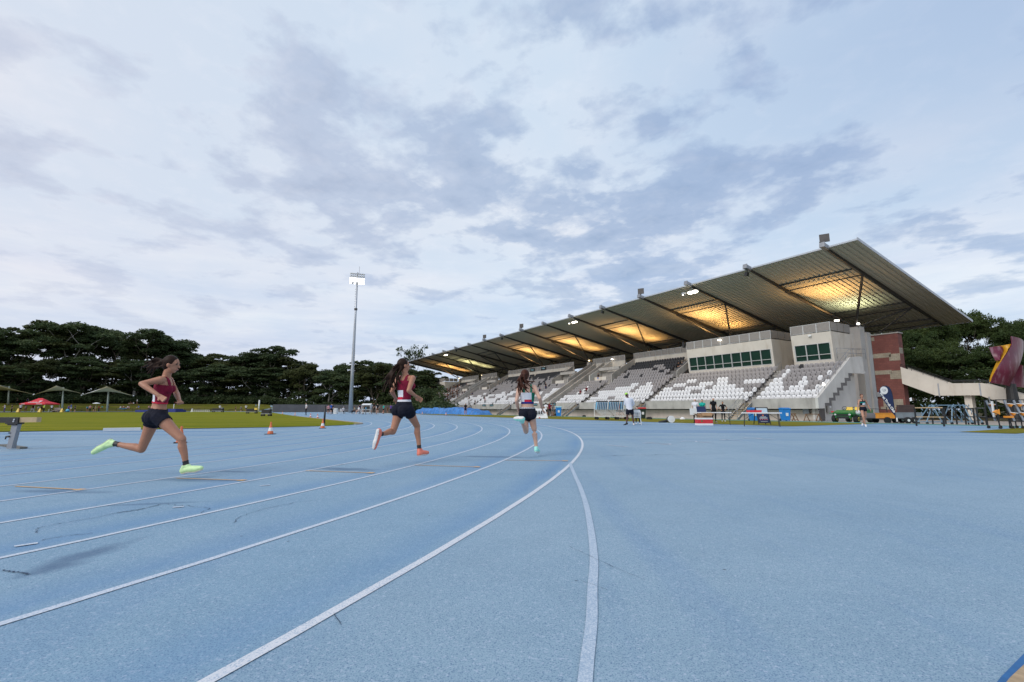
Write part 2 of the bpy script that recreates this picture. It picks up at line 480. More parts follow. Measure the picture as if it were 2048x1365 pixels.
# second, faded curved line leaving the outer line towards the camera
l2 = [(.99, 8.2), (.94, 7.67), (.86, 6.6), (.8, 5.73), (.71, 4.7), (.6, 3.75), (.5, 3.03), (.41, 2.55), (.34, 2.16), (.27, 1.84), (.2, 1.5), (.1, 1.0), (-.05, .4), (-.3, -.6), (-.7, -2)]
def smooth_pts(pts, k=6):
    out = []
    for i in range(len(pts) - 1):
        p0 = np.array(pts[max(i - 1, 0)]); p1 = np.array(pts[i]); p2 = np.array(pts[i + 1]); p3 = np.array(pts[min(i + 2, len(pts) - 1)])
        for j in range(k):
            t = j / k
            out.append(.5 * ((2 * p1) + (-p0 + p2) * t + (2 * p0 - 5 * p1 + 4 * p2 - p3) * t * t + (-p0 + 3 * p1 - 3 * p2 + p3) * t ** 3))
    out.append(np.array(pts[-1])); return out
o = ribbon(smooth_pts(l2), .05, .0125).build('faded_curved_line', M['line_worn'], fix=False); o['kind'] = 'structure'
# radial start line, small tick marks, lane numbers
mb = MB()
ribbon([G(976, 874), G(1130, 868.5), G(1290, 865)], .05, .0135, mb)
for px, py, L_ in ((950, 0, 0),):
    pass
for (x0, y0, x1, y1) in ((28, 1097, 75, 1090), (345, 1018, 368, 1016), (520, 974, 540, 972.5), (678, 931, 690, 930)):
    ribbon([G(x0, y0), G(x1, y1)], .045, .0135, mb)
# 1 2 3 4 5 painted for runners, strokes in each digit's own plane
DIG = {'1': [[(0, .0), (0, 1)]], '2': [[(-.3, .85), (0, 1), (.3, .8), (.2, .5), (-.3, 0), (.35, 0)]], '3': [[(-.3, .95), (.3, .95), (0, .55), (.3, .3), (.1, 0), (-.3, .08)]],
       '4': [[(.15, 0), (.15, 1), (-.35, .35), (.35, .35)]], '5': [[(.3, 1), (-.25, 1), (-.28, .55), (.2, .55), (.3, .25), (.05, 0), (-.3, .05)]]}
for k, ch in enumerate('12345'):
    c = W(-14.1 - .0 * k, -38.55 + 1.47 * k)
    for st in DIG[ch]:
        ribbon([(c.x + D[0] * (-v) * .75 + N[0] * u * .7, c.y + D[1] * (-v) * .75 + N[1] * u * .7) for u, v in st], .07, .0135, mb)
o = mb.build('lane_numbers', M['line_thin'], fix=False); o['kind'] = 'structure'
mb = MB()
for (x0, y0, x1, y1) in ((1010, 922, 1136, 923.5), (830, 932, 960, 936), (612, 943.5, 748, 948), (352, 958.5, 490, 963), (30, 975, 165, 982)):
    a, c = G(x0, y0), G(x1, y1); ribbon([a, c], .035, .0135, mb)
    ribbon([c.lerp(a, .09), c], .09, .0145, mb)
o = mb.build('relay_marks', M['line_orange'], fix=False); o['kind'] = 'structure'
# cracks
mb = MB()
def crack(pix, w=.012, jig=.012, seed=1):
    r = random.Random(seed); P = [G(*p) for p in pix]; out = []
    for i in range(len(P) - 1):
        n = 9
        for j in range(n):
            q = P[i].lerp(P[i + 1], j / n); out.append((q.x + r.uniform(-jig, jig), q.y + r.uniform(-jig, jig) * 1.6))
    out.append((P[-1].x, P[-1].y))
    for i in range(len(out) - 1):
        ribbon([out[i], out[i + 1]], w * r.uniform(.25, 1.0), .0125 + .0003 * (i % 3), mb)
crack([(75, 1070), (72, 1060), (120, 1050), (180, 1040), (238, 1028)], .006, seed=3)
crack([(238, 1028), (275, 1023), (322, 1011)], .018, seed=4)
crack([(322, 1011), (375, 1014), (418, 1020), (400, 1030)], .007, seed=5)
crack([(80, 1085), (130, 1075), (185, 1070)], .007, seed=6)
crack([(470, 1048), (480, 1036), (530, 1020), (590, 1008), (636, 1003)], .006, seed=7)
crack([(5, 1145), (25, 1148), (60, 1153)], .012, .006, seed=8)
crack([(1140, 1097), (1200, 1126), (1290, 1165)], .004, .006, seed=9)
crack([(1160, 1165), (1215, 1185)], .003, .004, seed=12)
crack([(1200, 914), (1260, 912), (1330, 911), (1450, 909)], .02, .03, seed=10)
crack([(66, 880.5), (100, 882), (150, 881), (240, 876)], .03, .02, seed=11)
crack([(667, 1232), (683, 1256)], .004, .002, seed=13)
o = mb.build('track_cracks', M['crack'], fix=False); o['kind'] = 'structure'

# infield grass rectangle with a rounded corner, and its kerb
def rounded_rect(a0, a1, b0, b1, r, n=10):
    pts = []
    for (ca, cb, t0) in ((a0 + r, b1 - r, 0), (a1 - r, b1 - r, 1), (a1 - r, b0 + r, 2), (a0 + r, b0 + r, 3)):
        for i in range(n + 1):
            t = (t0 + i / n) * PI / 2
            # t=0 : towards -a ; rotates towards +b, +a, -b
            pts.append((ca - r * math.cos(t), cb + r * math.sin(t)))
    return pts
def infield():
    v = []; f = []; na, nb = 44, 30
    a0, a1, b0, b1, r = 3.6, 114.8, -114.4, -39.6, 5.0
    for i in range(na + 1):
        for j in range(nb + 1):
            a = a0 + (a1 - a0) * i / na; b = b0 + (b1 - b0) * j / nb
            # squash the corners round
            for ca, cb, sa, sb in ((a0 + r, b1 - r, -1, 1), (a1 - r, b1 - r, 1, 1), (a1 - r, b0 + r, 1, -1), (a0 + r, b0 + r, -1, -1)):
                if (a - ca) * sa > 0 and (b - cb) * sb > 0:
                    dx, dy = (a - ca) * sa, (b - cb) * sb; m_ = max(dx, dy); l_ = math.hypot(dx, dy)
                    a, b = ca + sa * dx * m_ / l_, cb + sb * dy * m_ / l_
            p = W(a, b); v.append((p.x, p.y, zg(p.x, p.y) + .026))
    for i in range(na):
        for j in range(nb):
            q = i * (nb + 1) + j; f.append((q, q + nb + 1, q + nb + 2, q + 1))
    me = bpy.data.meshes.new('infield_grass'); me.from_pydata(v, [], f); me.update()
    bm = bmesh.new(); bm.from_mesh(me); bm.normal_update()
    if sum(fc.normal.z for fc in bm.faces) < 0: bmesh.ops.reverse_faces(bm, faces=bm.faces)
    bm.to_mesh(me); bm.free()
    o = link_mesh('infield_grass', me, M['grass']); o['kind'] = 'structure'
infield()
kp = [W(a, b) for a, b in rounded_rect(3.6, 114.8, -114.4, -39.6, 5.0)][6:15]
mb = MB()
for i in range(len(kp) - 1):
    mb.bar(kp[i] + Vector((0, 0, .03)), kp[i + 1] + Vector((0, 0, .03)), .16, .07)
o = mb.build('infield_kerb', M['pavement']); tag(o, 'low curved concrete kerb round the near corner of the grass infield', 'kerb')

# grass and hard strips between track and grandstand
ab_sheet('grass_strip', frange(-9, 176, 62), [-20.8, -17.5, -14, -11.2], M['grass_dry'], .012)
ab_sheet('grass_strip', [-17.6, -16.9, -16.0], [-21.6, -18.9, -14, -9.6], M['grass_dry'], .016)
ab_sheet('green_path', frange(-30, 150, 60), [-11.2, -9, -7, -5, -3, -1.2], M['green_strip'], .008)
ab_sheet('pavement', frange(-30, 150, 60), [-1.2, -1, 0, 2, 6, 12, 17], M['pavement'], .004)
ab_sheet('pavement', frange(-30, -8, 8), [-9.6, -9, -7, -5], M['pavement'], .014)
# corner at the lower right: dark blue edge and sandy concrete
mb = MB(); q = [G(1950, 1420), G(1992, 1365), G(2048, 1308), G(2110, 1250), G(2200, 1180)]
ribbon([(p.x + .05, p.y - .03) for p in q], .09, .012, mb)
o = mb.build('dark_blue_edge', M['dark_blue'], fix=False); o['kind'] = 'structure'
ex = [G(1975, 1425), G(2022, 1365), G(2080, 1310), G(2145, 1250), G(2240, 1180)]
mb = MB(); vs = [(p.x, p.y, .016) for p in ex] + [(p.x + 2.5, p.y - 1.5, .016) for p in ex]
mb.add(vs, [(i, i + 1, i + 6, i + 5) for i in range(4)])
o = mb.build('sandy_path', M['sandy'], fix=False); o['kind'] = 'structure'
# grass bank round the far bend
def bank():
    v = []; f = []; Rs = [53, 55, 58, 61, 64, 67, 72, 80]; n = 90
    for R in Rs:
        for i in range(n + 1):
            t = -.1 + (PI * 1.02 + .1) * i / n
            p = C2 + R * (N * math.cos(t) + D * math.sin(t)); v.append((p[0], p[1], zg(p[0], p[1]) + .012))
    for i in range(len(Rs) - 1):
        for j in range(n): f.append((i * (n + 1) + j, (i + 1) * (n + 1) + j, (i + 1) * (n + 1) + j + 1, i * (n + 1) + j + 1))
    me = bpy.data.meshes.new('grass_bank'); me.from_pydata(v, [], f); me.update()
    bm = bmesh.new(); bm.from_mesh(me); bm.normal_update()
    if sum(fc.normal.z for fc in bm.faces) < 0: bmesh.ops.reverse_faces(bm, faces=bm.faces)
    bm.to_mesh(me); bm.free()
    o = link_mesh('grass_bank', me, M['grass_bank']); o['kind'] = 'structure'
bank()
# ================================================================== GRANDSTAND  (local x = towards the back (b), local y = along (a))
GS = empty('grandstand', (X0[0], X0[1], 0), math.atan2(N[1], N[0]), 'long open grandstand with tip-up seats under a sloping cantilevered steel roof', 'grandstand')
AM = 131.2                                   # far end (mirror of 0)
def mir(a): return AM - a
ROW0 = 1.50
def rowz(k): return ROW0 + .5 * k
def rowb(k): return .15 + .83 * k
# --- terrace: blocks of rows. (a0,a1,first row,last row)
BL = [(.35, 6.55, 0, 7), (7.45, 21.3, 0, 7), (22.3, 35.0, 0, 7), (24.3, 34.6, 8, 13), (35.9, 42.8, 0, 7),
      (45.9, 56.2, 0, 7), (57.1, 65.3, 0, 7), (53.4, 65.3, 8, 13)]
BLK = BL + [(mir(a1), mir(a0), k0, k1) for a0, a1, k0, k1 in BL]
mb = MB()
for a0, a1, k0, k1 in ((.0, 43.0, 0, 7), (45.6, 85.6, 0, 7), (88.2, 131.2, 0, 7), (22.6, 34.9, 8, 13), (53.2, 78.0, 8, 13), (96.3, 108.6, 8, 13)):
    poly = [(rowb(k0), a0, .25 if k0 else .98), (rowb(k0), a0, rowz(k0))]
    for k in range(k0, k1 + 1):
        poly += [(rowb(k) + .83, a0, rowz(k))]
        if k < k1: poly += [(rowb(k) + .83, a0, rowz(k + 1))]
    poly += [(rowb(k1) + .83, a0, .25 if k0 else .98)]
    if not k0:                                # stepped underside
        n = []
        for k in range(k1, 0, -1): n += [(rowb(k) + .42, a0, rowz(k) - .75), (rowb(k) + .42, a0, rowz(k) - 1.25)]
        poly = poly[:-1] + [(rowb(k1) + .83, a0, rowz(k1) - .75)] + n[:-1] + [(.42, a0, .98)]
        poly[0] = (rowb(k0), a0, .98)
    mb.prism(poly, (0, a1 - a0, 0))
mb.build('terrace', M['concrete_dark'], GS)
# --- front band and recessed lower wall
mb = MB()
seg = [(0, 7.0), (7.0, 21.9), (21.9, 35.7), (35.7, 43.2), (45.4, 56.7), (56.7, 65.6), (65.6, 74.5), (74.5, 85.8), (88.0, 95.5), (95.5, 109.3), (109.3, 124.2), (124.2, 131.2)]
stairs_at = [7.0, 21.8, 35.7, 56.7, 74.5, 95.5, 109.4, 124.2]
for a0, a1 in seg:
    lo = a0 + (.45 if a0 in (7.0, 21.9, 35.7, 56.7, 74.5, 95.5, 109.3, 124.2) else 0); hi = a1 - (.45 if a1 in (7.0, 21.9, 35.7, 56.7, 74.5, 95.5, 109.3, 124.2) else 0)
    n = max(1, round((hi - lo) / 4.8))
    for i in range(n):
        c0 = lo + (hi - lo) * i / n; c1 = lo + (hi - lo) * (i + 1) / n
        mb.box((.0, (c0 + c1) / 2, 1.475), (.26, c1 - c0 - .012, 1.01))
mb.build('front_band', M['concrete'], GS)
for a0, a1 in ((.6, 43.0), (45.6, 85.6), (88.2, 130.6)):
    mb = MB(); n = round((a1 - a0) / 4.8)
    for i in range(n):
        c0 = a0 + (a1 - a0) * i / n; c1 = a0 + (a1 - a0) * (i + 1) / n
        mb.box((1.15, (c0 + c1) / 2, .32), (.2, c1 - c0 - .02, 1.22))
    mb.build('lower_wall', M['lower_wall'], GS)
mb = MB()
mb.box((.95, AM / 2, .93), (.25, AM - 1, .14))  # black strip painting the shade of the gap under the front band
mb.build('painted_gap_shade', M['black'], GS)
# --- slim rail on the band, rails down the aisles
mb = MB()
for a0, a1 in seg:
    for i in range(int((a1 - a0 - 1) / 1.9) + 1):
        mb.tube([(.02, a0 + .5 + 1.9 * i, 1.98), (.02, a0 + .5 + 1.9 * i, 2.36)], .014, 5)
    mb.tube([(.02, a0 + .5, 2.36), (.02, a1 - .5, 2.36)], .018, 5)
mb.build('front_rail', M['steel_grey'], GS, smooth=True)
def hoop(mb, b, a, z, h=.95, L=.7, r=.02):
    mb.tube([(b, a, z), (b, a, z + h), (b + .1, a, z + h + .06), (b + L - .1, a, z + h + .06 + .42 * L), (b + L, a, z + h + .42 * L), (b + L, a, z + .3 * L)], r, 5)
for a in (7.0, 21.8, 35.4, 56.6, 74.6, 95.8, 109.4, 124.2):
    for k in range(1, 8, 2): mb = MB(); hoop(mb, rowb(k), a, rowz(k), .9); mb.build('aisle_rail', M['steel_grey'], GS, smooth=True)
    mb = MB()                                  # intermediate steps in the aisle
    for k in range(8):
        mb.box((rowb(k) + .2, a, rowz(k) - .13), (.4, .86, .26))
        mb.box((rowb(k) + .62, a, rowz(k) + .12), (.41, .86, .26))
    mb.build('aisle_steps', M['concrete'], GS)
# --- front stairs down to the ground (descend away from the stand)
for a in stairs_at:
    st = MB(); tr = MB(); rl = MB(); n = 9; z1 = 1.98 - .02; L = 2.5; w_ = 1.0
    for s in (-1, 1):
        st.prism([(-.1, a + s * w_ / 2 - .03, 1.75), (-.1, a + s * w_ / 2 - .03, 1.45), (-L - .1, a + s * w_ / 2 - .03, -.2), (-L - .35, a + s * w_ / 2 - .03, -.2), (-L - .35, a + s * w_ / 2 - .03, -.02)], (0, .06, 0))
        top = [(-.1, a + s * w_ / 2, 2.6), (-L - .25, a + s * w_ / 2, .85), (-L - .25, a + s * w_ / 2, -.15)]
        rl.tube(top, .022, 5); rl.tube([(-.1, a + s * w_ / 2, 2.2), (-L - .25, a + s * w_ / 2, .45)], .016, 5)
        rl.tube([(-.1, a + s * w_ / 2, 1.5), (-.1, a + s * w_ / 2, 2.62)], .022, 5); rl.tube([(-1.35, a + s * w_ / 2, .9), (-1.35, a + s * w_ / 2, 1.75)], .018, 5)
    for i in range(n):
        t = (i + .5) / n; tr.box((-.1 - (L + .1) * t, a, 1.66 - 1.8 * t), (.27, w_ - .08, .04))
    s_ = st.build('front_stair', M['steel_grey'], GS)
    tr.build('treads', mats_tr if False else M['wood'], s_); rl.build('handrail', M['steel_grey'], s_, smooth=True)

# --- seats
def seat_mb(mb, b, a, z, m=0, k=0):
    w_ = .215; z0 = z + .40; z1 = z + .84; bb = b + .60
    # shell of the backrest, rounded top, slightly leaning
    pts = [(-w_, 0), (w_, 0), (w_ * 1.02, .30), (w_ * .86, .41), (w_ * .45, .44), (-w_ * .45, .44), (-w_ * .86, .41), (-w_ * 1.02, .30)]
    f = [(bb + .10 * v / .44, a + u, z0 + v) for u, v in pts]
    mb.prism(f, (.045, 0, 0), m)
    # folded seat pan in front, rounded lower edge
    p2 = [(-w_ * .92, .02), (-w_ * .78, -.06), (w_ * .78, -.06), (w_ * .92, .02), (w_ * .9, .29), (-w_ * .9, .29)]
    mb.prism([(bb - .13 + .05 * v, a + u, z0 - .02 + v) for u, v in p2], (.07, 0, 0), m)
def seat_leg(mb, b, a, z, m):
    mb.box((b + .66, a, z + .22), (.06, .07, .44), m=m)
PAT = {0: 'WWWWWWWWWWWW', 1: 'WWWWWWWWWWWW', 2: 'WWWWGWWWGGWW', 3: 'WWWGGGWWGGGW', 4: 'WWGGGGWGGWGG', 5: 'GWGGGGGGGGWG', 6: 'GWGGGGGGGGGG', 7: 'GGGBGGGGGGGG'}
def seat_col(a, k, i, n, blk):
    if k >= 11: return 2 if k > 11 or RNG.random() < .75 else 1
    if k >= 8: return 1 if RNG.random() < .8 else 2
    if blk == 0: return {'W': 0, 'G': 1, 'B': 2}[PAT[k][min(11, i)]]
    v = noise.noise(Vector((a * .42, k * .55, blk * 3.1))) + (3.75 - k) * .2
    if k >= 6: v -= .3
    if k == 7 and RNG.random() < .03: return 2
    return 0 if v > 0 else 1
MATS = [M['seat_white'], M['seat_grey'], M['seat_black']]
allseats = []
for bi, (a0, a1, k0, k1) in enumerate(BLK):
    n = int((a1 - a0) / .51)
    for k in range(k0, k1 + 1):
        for i in range(n):
            a = a1 - .27 - .51 * i if bi == 0 else a0 + .27 + .51 * i
            if bi in (2,) and False: continue
            allseats.append((a, k, seat_col(a, k, i, n, bi)))
allseats.sort(key=lambda s: (s[0] > 6.8, s[0] if s[0] > 6.8 else 0))
near = [s for s in allseats if s[0] < 6.8][:100]; rest = [s for s in allseats if s not in near]
protos = []
for c in range(3):
    mb = MB(); seat_mb(mb, 0, 0, 0); seat_leg(mb, 0, 0, 0, 1)
    protos.append(mb.mesh('seat')); protos[-1].materials.append(MATS[c]); protos[-1].materials.append(M['steel_dark'])
for a, k, c in near:
    o = bpy.data.objects.new('seat', protos[c]); COL.objects.link(o); o.parent = GS; o.location = (rowb(k), a, rowz(k))
    o['label'] = ('white tip-up plastic seat', 'taupe grey tip-up plastic seat', 'black tip-up plastic seat')[c]
mb = MB()
for a, k, c in rest: seat_mb(mb, rowb(k), a, rowz(k), c); seat_leg(mb, rowb(k), a, rowz(k), 3)
o = mb.build('seat_rows', MATS + [M['steel_dark']], GS); o['kind'] = 'stuff'; o['label'] = 'rows of white and taupe tip-up seats with black seats at the top'

# --- near and far end walls with the sawtooth underside
for s, nm in ((0, 'end_wall'), (1, 'end_wall')):
    A = (lambda a: a) if s == 0 else mir
    mb = MB(); top = [(-.15, 1.98), (-.15, 1.0), (.35, 1.0)]
    under = []
    for k in range(7): under += [(.35 + .83 * k + .62, 1.0 + .5 * k + .02), (.35 + .83 * k + .62, 1.5 + .5 * k)]
    poly = top + under + [(8.0, 4.55), (9.3, 4.55), (9.3, 6.35), (8.6, 6.35), (6.7, 6.12), (.2, 2.15)]
    P = [(b, A(-.02), z) for b, z in poly]
    mb.prism(P, (0, .26 if s == 0 else -.26, 0)); mb.build(nm, M['concrete_light'], GS)
    mb = MB(); mb.prism([(b, A(.75), z) for b, z in [(.6, -.2), (.6, .98), (1.5, 1.2), (7.9, 5.0), (8.9, 5.0), (8.9, -.2)]], (0, .2 if s == 0 else -.2, 0))
    mb.box((8.8, A(1.9), 2.4), (.2, 2.1, 5.2)); mb.box((10.9, A(2.75), 3.3), (4.0, .2, 7.0)); mb.build('side_wall', M['concrete_light'], GS)
    mb = MB(); mb.box((8.9, A(.38), 4.75), (1.6, .7, .2)); mb.build('landing_slab', M['concrete_light'], GS)
    mb = MB(); mb.tube([(.1, A(.1), 2.9), (6.8, A(.1), 6.95), (9.2, A(.1), 7.1)], .022, 6); mb.tube([(.1, A(.1), 2.5), (6.8, A(.1), 6.55), (9.2, A(.1), 6.7)], .018, 6)
    for i in range(8): b = .3 + 1.15 * i; z = 2.1 + .604 * min(b, 6.7); mb.tube([(b, A(.1), z - .1), (b, A(.1), z + .85)], .018, 5)
    mb.build('handrail', M['steel_grey'], GS, smooth=True)
d_ = MB(); d_.box((1.5, .66, .9), (1.1, .12, 2.06)); dr = d_.build('door', mat('dark_taupe_door', (.1, .09, .085), .5, .1), GS)
d_ = MB(); d_.box((1.05, .58, .85), (.05, .04, .16)); d_.build('handle', M['galv'], dr)
d_ = MB()
for b, h_ in ((.86, 2.2), (2.14, 2.2)): d_.box((b, .66, .95), (.14, .2, h_))
d_.box((1.5, .66, 2.02), (1.42, .2, .14)); d_.build('frame', M['concrete_light'], dr)
d_ = MB(); d_.box((3.1, .64, 1.2), (.95, .1, 1.25)); d_.box((3.1, .58, 1.25), (.85, .03, 1.1)); cb = d_.build('meter_cabinet', M['concrete'], GS)
d_ = MB(); d_.box((3.1, .55, 1.35), (.3, .02, .6)); d_.build('notice', M['white'], cb)
d_ = MB(); d_.ball((2.35, .6, 3.35), .15, 12, 0, (1, .6, 1)); d_.build('bulkhead_lamp', M['lamp_white'], GS, smooth=True)

# --- commentary boxes
def box_part(a0, a1, b0, npan, name='commentary_box', joints=(), d=8.5):
    z0, zw0, zw1, z1, zp = 5.3, 6.25, 8.12, 9.28, 10.33; lean = .42
    mb = MB()
    # front wall leans outward towards the top
    def F(z): return b0 - lean * (z - z0) / (z1 - z0) * .9 + .35
    prof_low = [(F(z0), z0), (F(zw0), zw0)]
    mb.prism([(F(z0), a0, z0), (F(zw0), a0, zw0), (F(zw0) + .3, a0, zw0), (F(z0) + .3, a0, z0)], (0, a1 - a0, 0))
    mb.prism([(F(zw1), a0, zw1), (F(z1), a0, z1), (F(z1) + .3, a0, z1), (F(zw1) + .3, a0, zw1)], (0, a1 - a0, 0))
    for s, a in ((1, a0), (-1, a1)):           # side walls and window end posts
        mb.prism([(F(z0) + .31, a, 1.6), (F(z0) + .31, a, z0), (F(z1) + .31, a, z1), (b0 + d, a, z1), (b0 + d, a, 1.6)], (0, s * .25, 0))
        mb.prism([(F(zw0), a, zw0), (F(zw1), a, zw1), (F(zw1) + .3, a, zw1), (F(zw0) + .3, a, zw0)], (0, s * .22, 0))
    mb.box((b0 + d / 2 + .2, (a0 + a1) / 2, z1 - .16), (d - .4, a1 - a0 - .52, .3))
    bx = mb.build(name, M['render_cream'], GS)
    # window: frames and glass
    fr = MB(); gl = MB(); n = npan; lo, hi = a0 + .22, a1 - .22; zt = zw0 + (zw1 - zw0) * .33
    for i in range(n + 1):
        a = lo + (hi - lo) * i / n; a = min(max(a, lo + .04), hi - .04)
        fr.bar((F(zw0) + .02, a, zw0), (F(zw1) + .02, a, zw1), .07 if i not in joints else .13, .1, up=Vector((0, 1, 0)))
    for z in (zw0 + .03, zt, zw1 - .03): fr.box((F(z) + .03, (lo + hi) / 2, z), (.09, hi - lo, .06))
    fo = fr.build('window', M['frame_alu'], GS) if False else fr.build('window_frame', M['frame_alu'], bx)
    for i in range(n):
        g = MB(); p0 = lo + (hi - lo) * i / n + .04; p1 = lo + (hi - lo) * (i + 1) / n - .04
        g.quad((F(zw0) + .09, p0, zw0 + .03), (F(zw0) + .09, p1, zw0 + .03), (F(zw1) + .09, p1, zw1 - .03), (F(zw1) + .09, p0, zw1 - .03))
        g.build('window_pane', M['glass_green'], bx, fix=False)
    bl = MB()                                   # sill behind so that the room is not empty
    bl.box((b0 + 1.6, (a0 + a1) / 2, 7.2), (.1, a1 - a0 - .6, 2.6)); bl.build('inner_wall', M['concrete_dark'], bx)
    # perforated parapet panels
    pm = MB(); pf = MB(); n2 = round((a1 - a0) / 1.33)
    for i in range(n2):
        c0 = a0 + (a1 - a0) * i / n2; c1 = a0 + (a1 - a0) * (i + 1) / n2; bb = b0 - .02
        pm.box((bb, (c0 + c1) / 2, (z1 + zp) / 2 + .06), (.02, c1 - c0 - .14, zp - z1 - .2))
        pf.box((bb, c0 + .03, (z1 + zp) / 2), (.05, .05, zp - z1)); pf.box((bb, c1 - .03, (z1 + zp) / 2), (.05, .05, zp - z1))
        pf.box((bb, (c0 + c1) / 2, zp - .03), (.05, c1 - c0 - .12, .05)); pf.box((bb, (c0 + c1) / 2, z1 + .1), (.05, c1 - c0 - .12, .05))
    for a in (a0, a1):
        for i in range(3): pm.box((b0 + .75 + 1.4 * i, a, (z1 + zp) / 2 + .05), (1.3, .02, zp - z1 - .1))
    p = pm.build('parapet_panel', M['mesh_panel'], bx); pf.build('parapet_frame', M['frame_alu'], bx)
    return bx
box_part(2.2, 6.45, 8.1, 3, d=4.9); box_part(8.75, 21.05, 8.1, 9, joints=(4,))
box_part(mir(6.45), mir(2.2), 8.1, 3); box_part(mir(21.05), mir(8.75), 8.1, 8)
# --- back walls of the upper tiers with parapet panels
for a0, a1 in ((24.2, 35.6), (37.6, 46.4), (52.2, 79.0), (84.8, 93.6), (95.6, 107.0)):
    mb = MB(); mb.box((12.3, (a0 + a1) / 2, 8.35), (.25, a1 - a0, 2.3)); bw = mb.build('back_wall', M['render_cream'], GS)
    pm = MB(); pf = MB(); n2 = round((a1 - a0) / 1.33)
    for i in range(n2):
        c0 = a0 + (a1 - a0) * i / n2; c1 = a0 + (a1 - a0) * (i + 1) / n2
        pm.box((12.25, (c0 + c1) / 2, 10.03), (.02, c1 - c0 - .14, .86))
        pf.box((12.25, c0 + .03, 9.98), (.05, .05, .96)); pf.box((12.25, (c0 + c1) / 2, 10.46), (.05, c1 - c0, .05)); pf.box((12.25, (c0 + c1) / 2, 9.56), (.05, c1 - c0, .05))
    pm.build('parapet_panel', M['mesh_panel'], bw); pf.build('parapet_frame', M['frame_alu'], bw)
# concourse floor and the closed rear of the stand
mb = MB(); mb.box((15.5, AM / 2, 7.05), (6.2, AM - 9, .3)); mb.box((18.8, AM / 2, 5.2), (.3, AM - 9, 7.0)); mb.build('concourse', M['concrete_dark'], GS)
# --- sloping walls beside the vomitories and the tunnel walls
def slope_wall(a, b0, b1, zb0, zt0, zb1, zt1, t=.22, m='concrete', nm='sloping_wall', rail=True):
    mb = MB(); mb.prism([(b0, a - t / 2, zb0), (b1, a - t / 2, zb1), (b1, a - t / 2, zt1), (b0, a - t / 2, zt0)], (0, t, 0)); o = mb.build(nm, M[m], GS)
    if rail:
        mb = MB(); mb.tube([(b0, a, zt0 + .25), (b1, a, zt1 + .25)], .022, 5)
        for i in range(4): q = i / 3; mb.tube([(b0 + (b1 - b0) * q, a, zt0 + (zt1 - zt0) * q), (b0 + (b1 - b0) * q, a, zt0 + (zt1 - zt0) * q + .25)], .016, 5)
        mb.build('handrail', M['steel_grey'], o, smooth=True)
for A in (lambda a: a, mir):
    slope_wall(A(21.9), 6.8, 12.2, 5.3, 6.3, 8.5, 9.4, m='concrete')
    slope_wall(A(35.3), 6.8, 12.2, 5.3, 6.7, 8.4, 9.6); slope_wall(A(40.9), 6.8, 12.2, 5.3, 6.8, 8.4, 9.7, m='concrete_light')
    slope_wall(A(43.1), -.12, 12.2, -.2, 2.35, 5, 9.6, .3); slope_wall(A(45.5), -.12, 12.2, -.2, 2.35, 5, 9.6, .3)
    slope_wall(A(47.2), 6.8, 12.2, 5.3, 6.6, 8.4, 9.6); slope_wall(A(52.4), 6.8, 12.2, 5.3, 6.7, 8.4, 9.6)
    for c0, c1 in ((35.4, 40.8), (47.3, 52.3)):
        c = (A(c0) + A(c1)) / 2; mb = MB(); mb.box((7.0, c + .1, 5.85), (.15, (c1 - c0) * .55, 1.1)); mb.build('low_wall', M['render_cream'], GS)
        mb = MB(); mb.box((9.6, c, 6.3), (.2, c1 - c0 - .3, 2.2)); mb.box((9.0, c, 7.9), (.5, c1 - c0 - .3, .5)); mb.build('entrance_lintel', M['concrete'], GS)
    mb = MB()                                   # stair up inside the tunnel; black panel paints the darkness at its end
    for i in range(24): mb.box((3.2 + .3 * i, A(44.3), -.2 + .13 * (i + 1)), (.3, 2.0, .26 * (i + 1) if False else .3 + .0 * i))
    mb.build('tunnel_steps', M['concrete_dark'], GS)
    mb = MB(); mb.box((10.6, A(44.3), 3.2), (.2, 2.05, 6.8)); mb.build('tunnel_dark_panel', M['black'], GS)
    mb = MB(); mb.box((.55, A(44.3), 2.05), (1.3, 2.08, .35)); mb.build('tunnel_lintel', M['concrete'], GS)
# little dark signs on the band
def sign(a, w_, stroke_mat):
    s = MB(); s.box((-.16, a, 1.78), (.05, w_, .42)); so_ = s.build('direction_sign', M['black'], GS)
    t = MB(); t.box((-.19, a - w_ * .36, 1.78), (.012, .16, .16), rx=.785)
    r = random.Random(int(a * 10))
    x = a - w_ * .18
    while x < a + w_ * .4:
        t.box((-.19, x, 1.76 + r.uniform(-.01, .04)), (.012, .05, r.uniform(.1, .2))); t.box((-.19, x + .05, 1.76 + r.choice((-.05, .06))), (.012, .06, .035)); x += .14
    t.build('sign_lettering', stroke_mat, so_)
for a, w_ in ((42.2, 1.5), (47.8, 1.5), (64.4, 1.6), (67.8, 1.6)): sign(a, w_, M['cyan_light'])
for a in (63.0, 67.5):
    mb = MB(); mb.box((12.1, a, 9.9), (.08, 1.9, .75)); b_ = mb.build('screen', M['black'], GS)
    mb = MB(); mb.box((12.04, a, 10.0), (.02, 1.2, .08)); mb.box((12.04, a - .2, 9.82), (.02, .8, .08)); mb.build('sign_lettering', M['cyan_light'], b_)

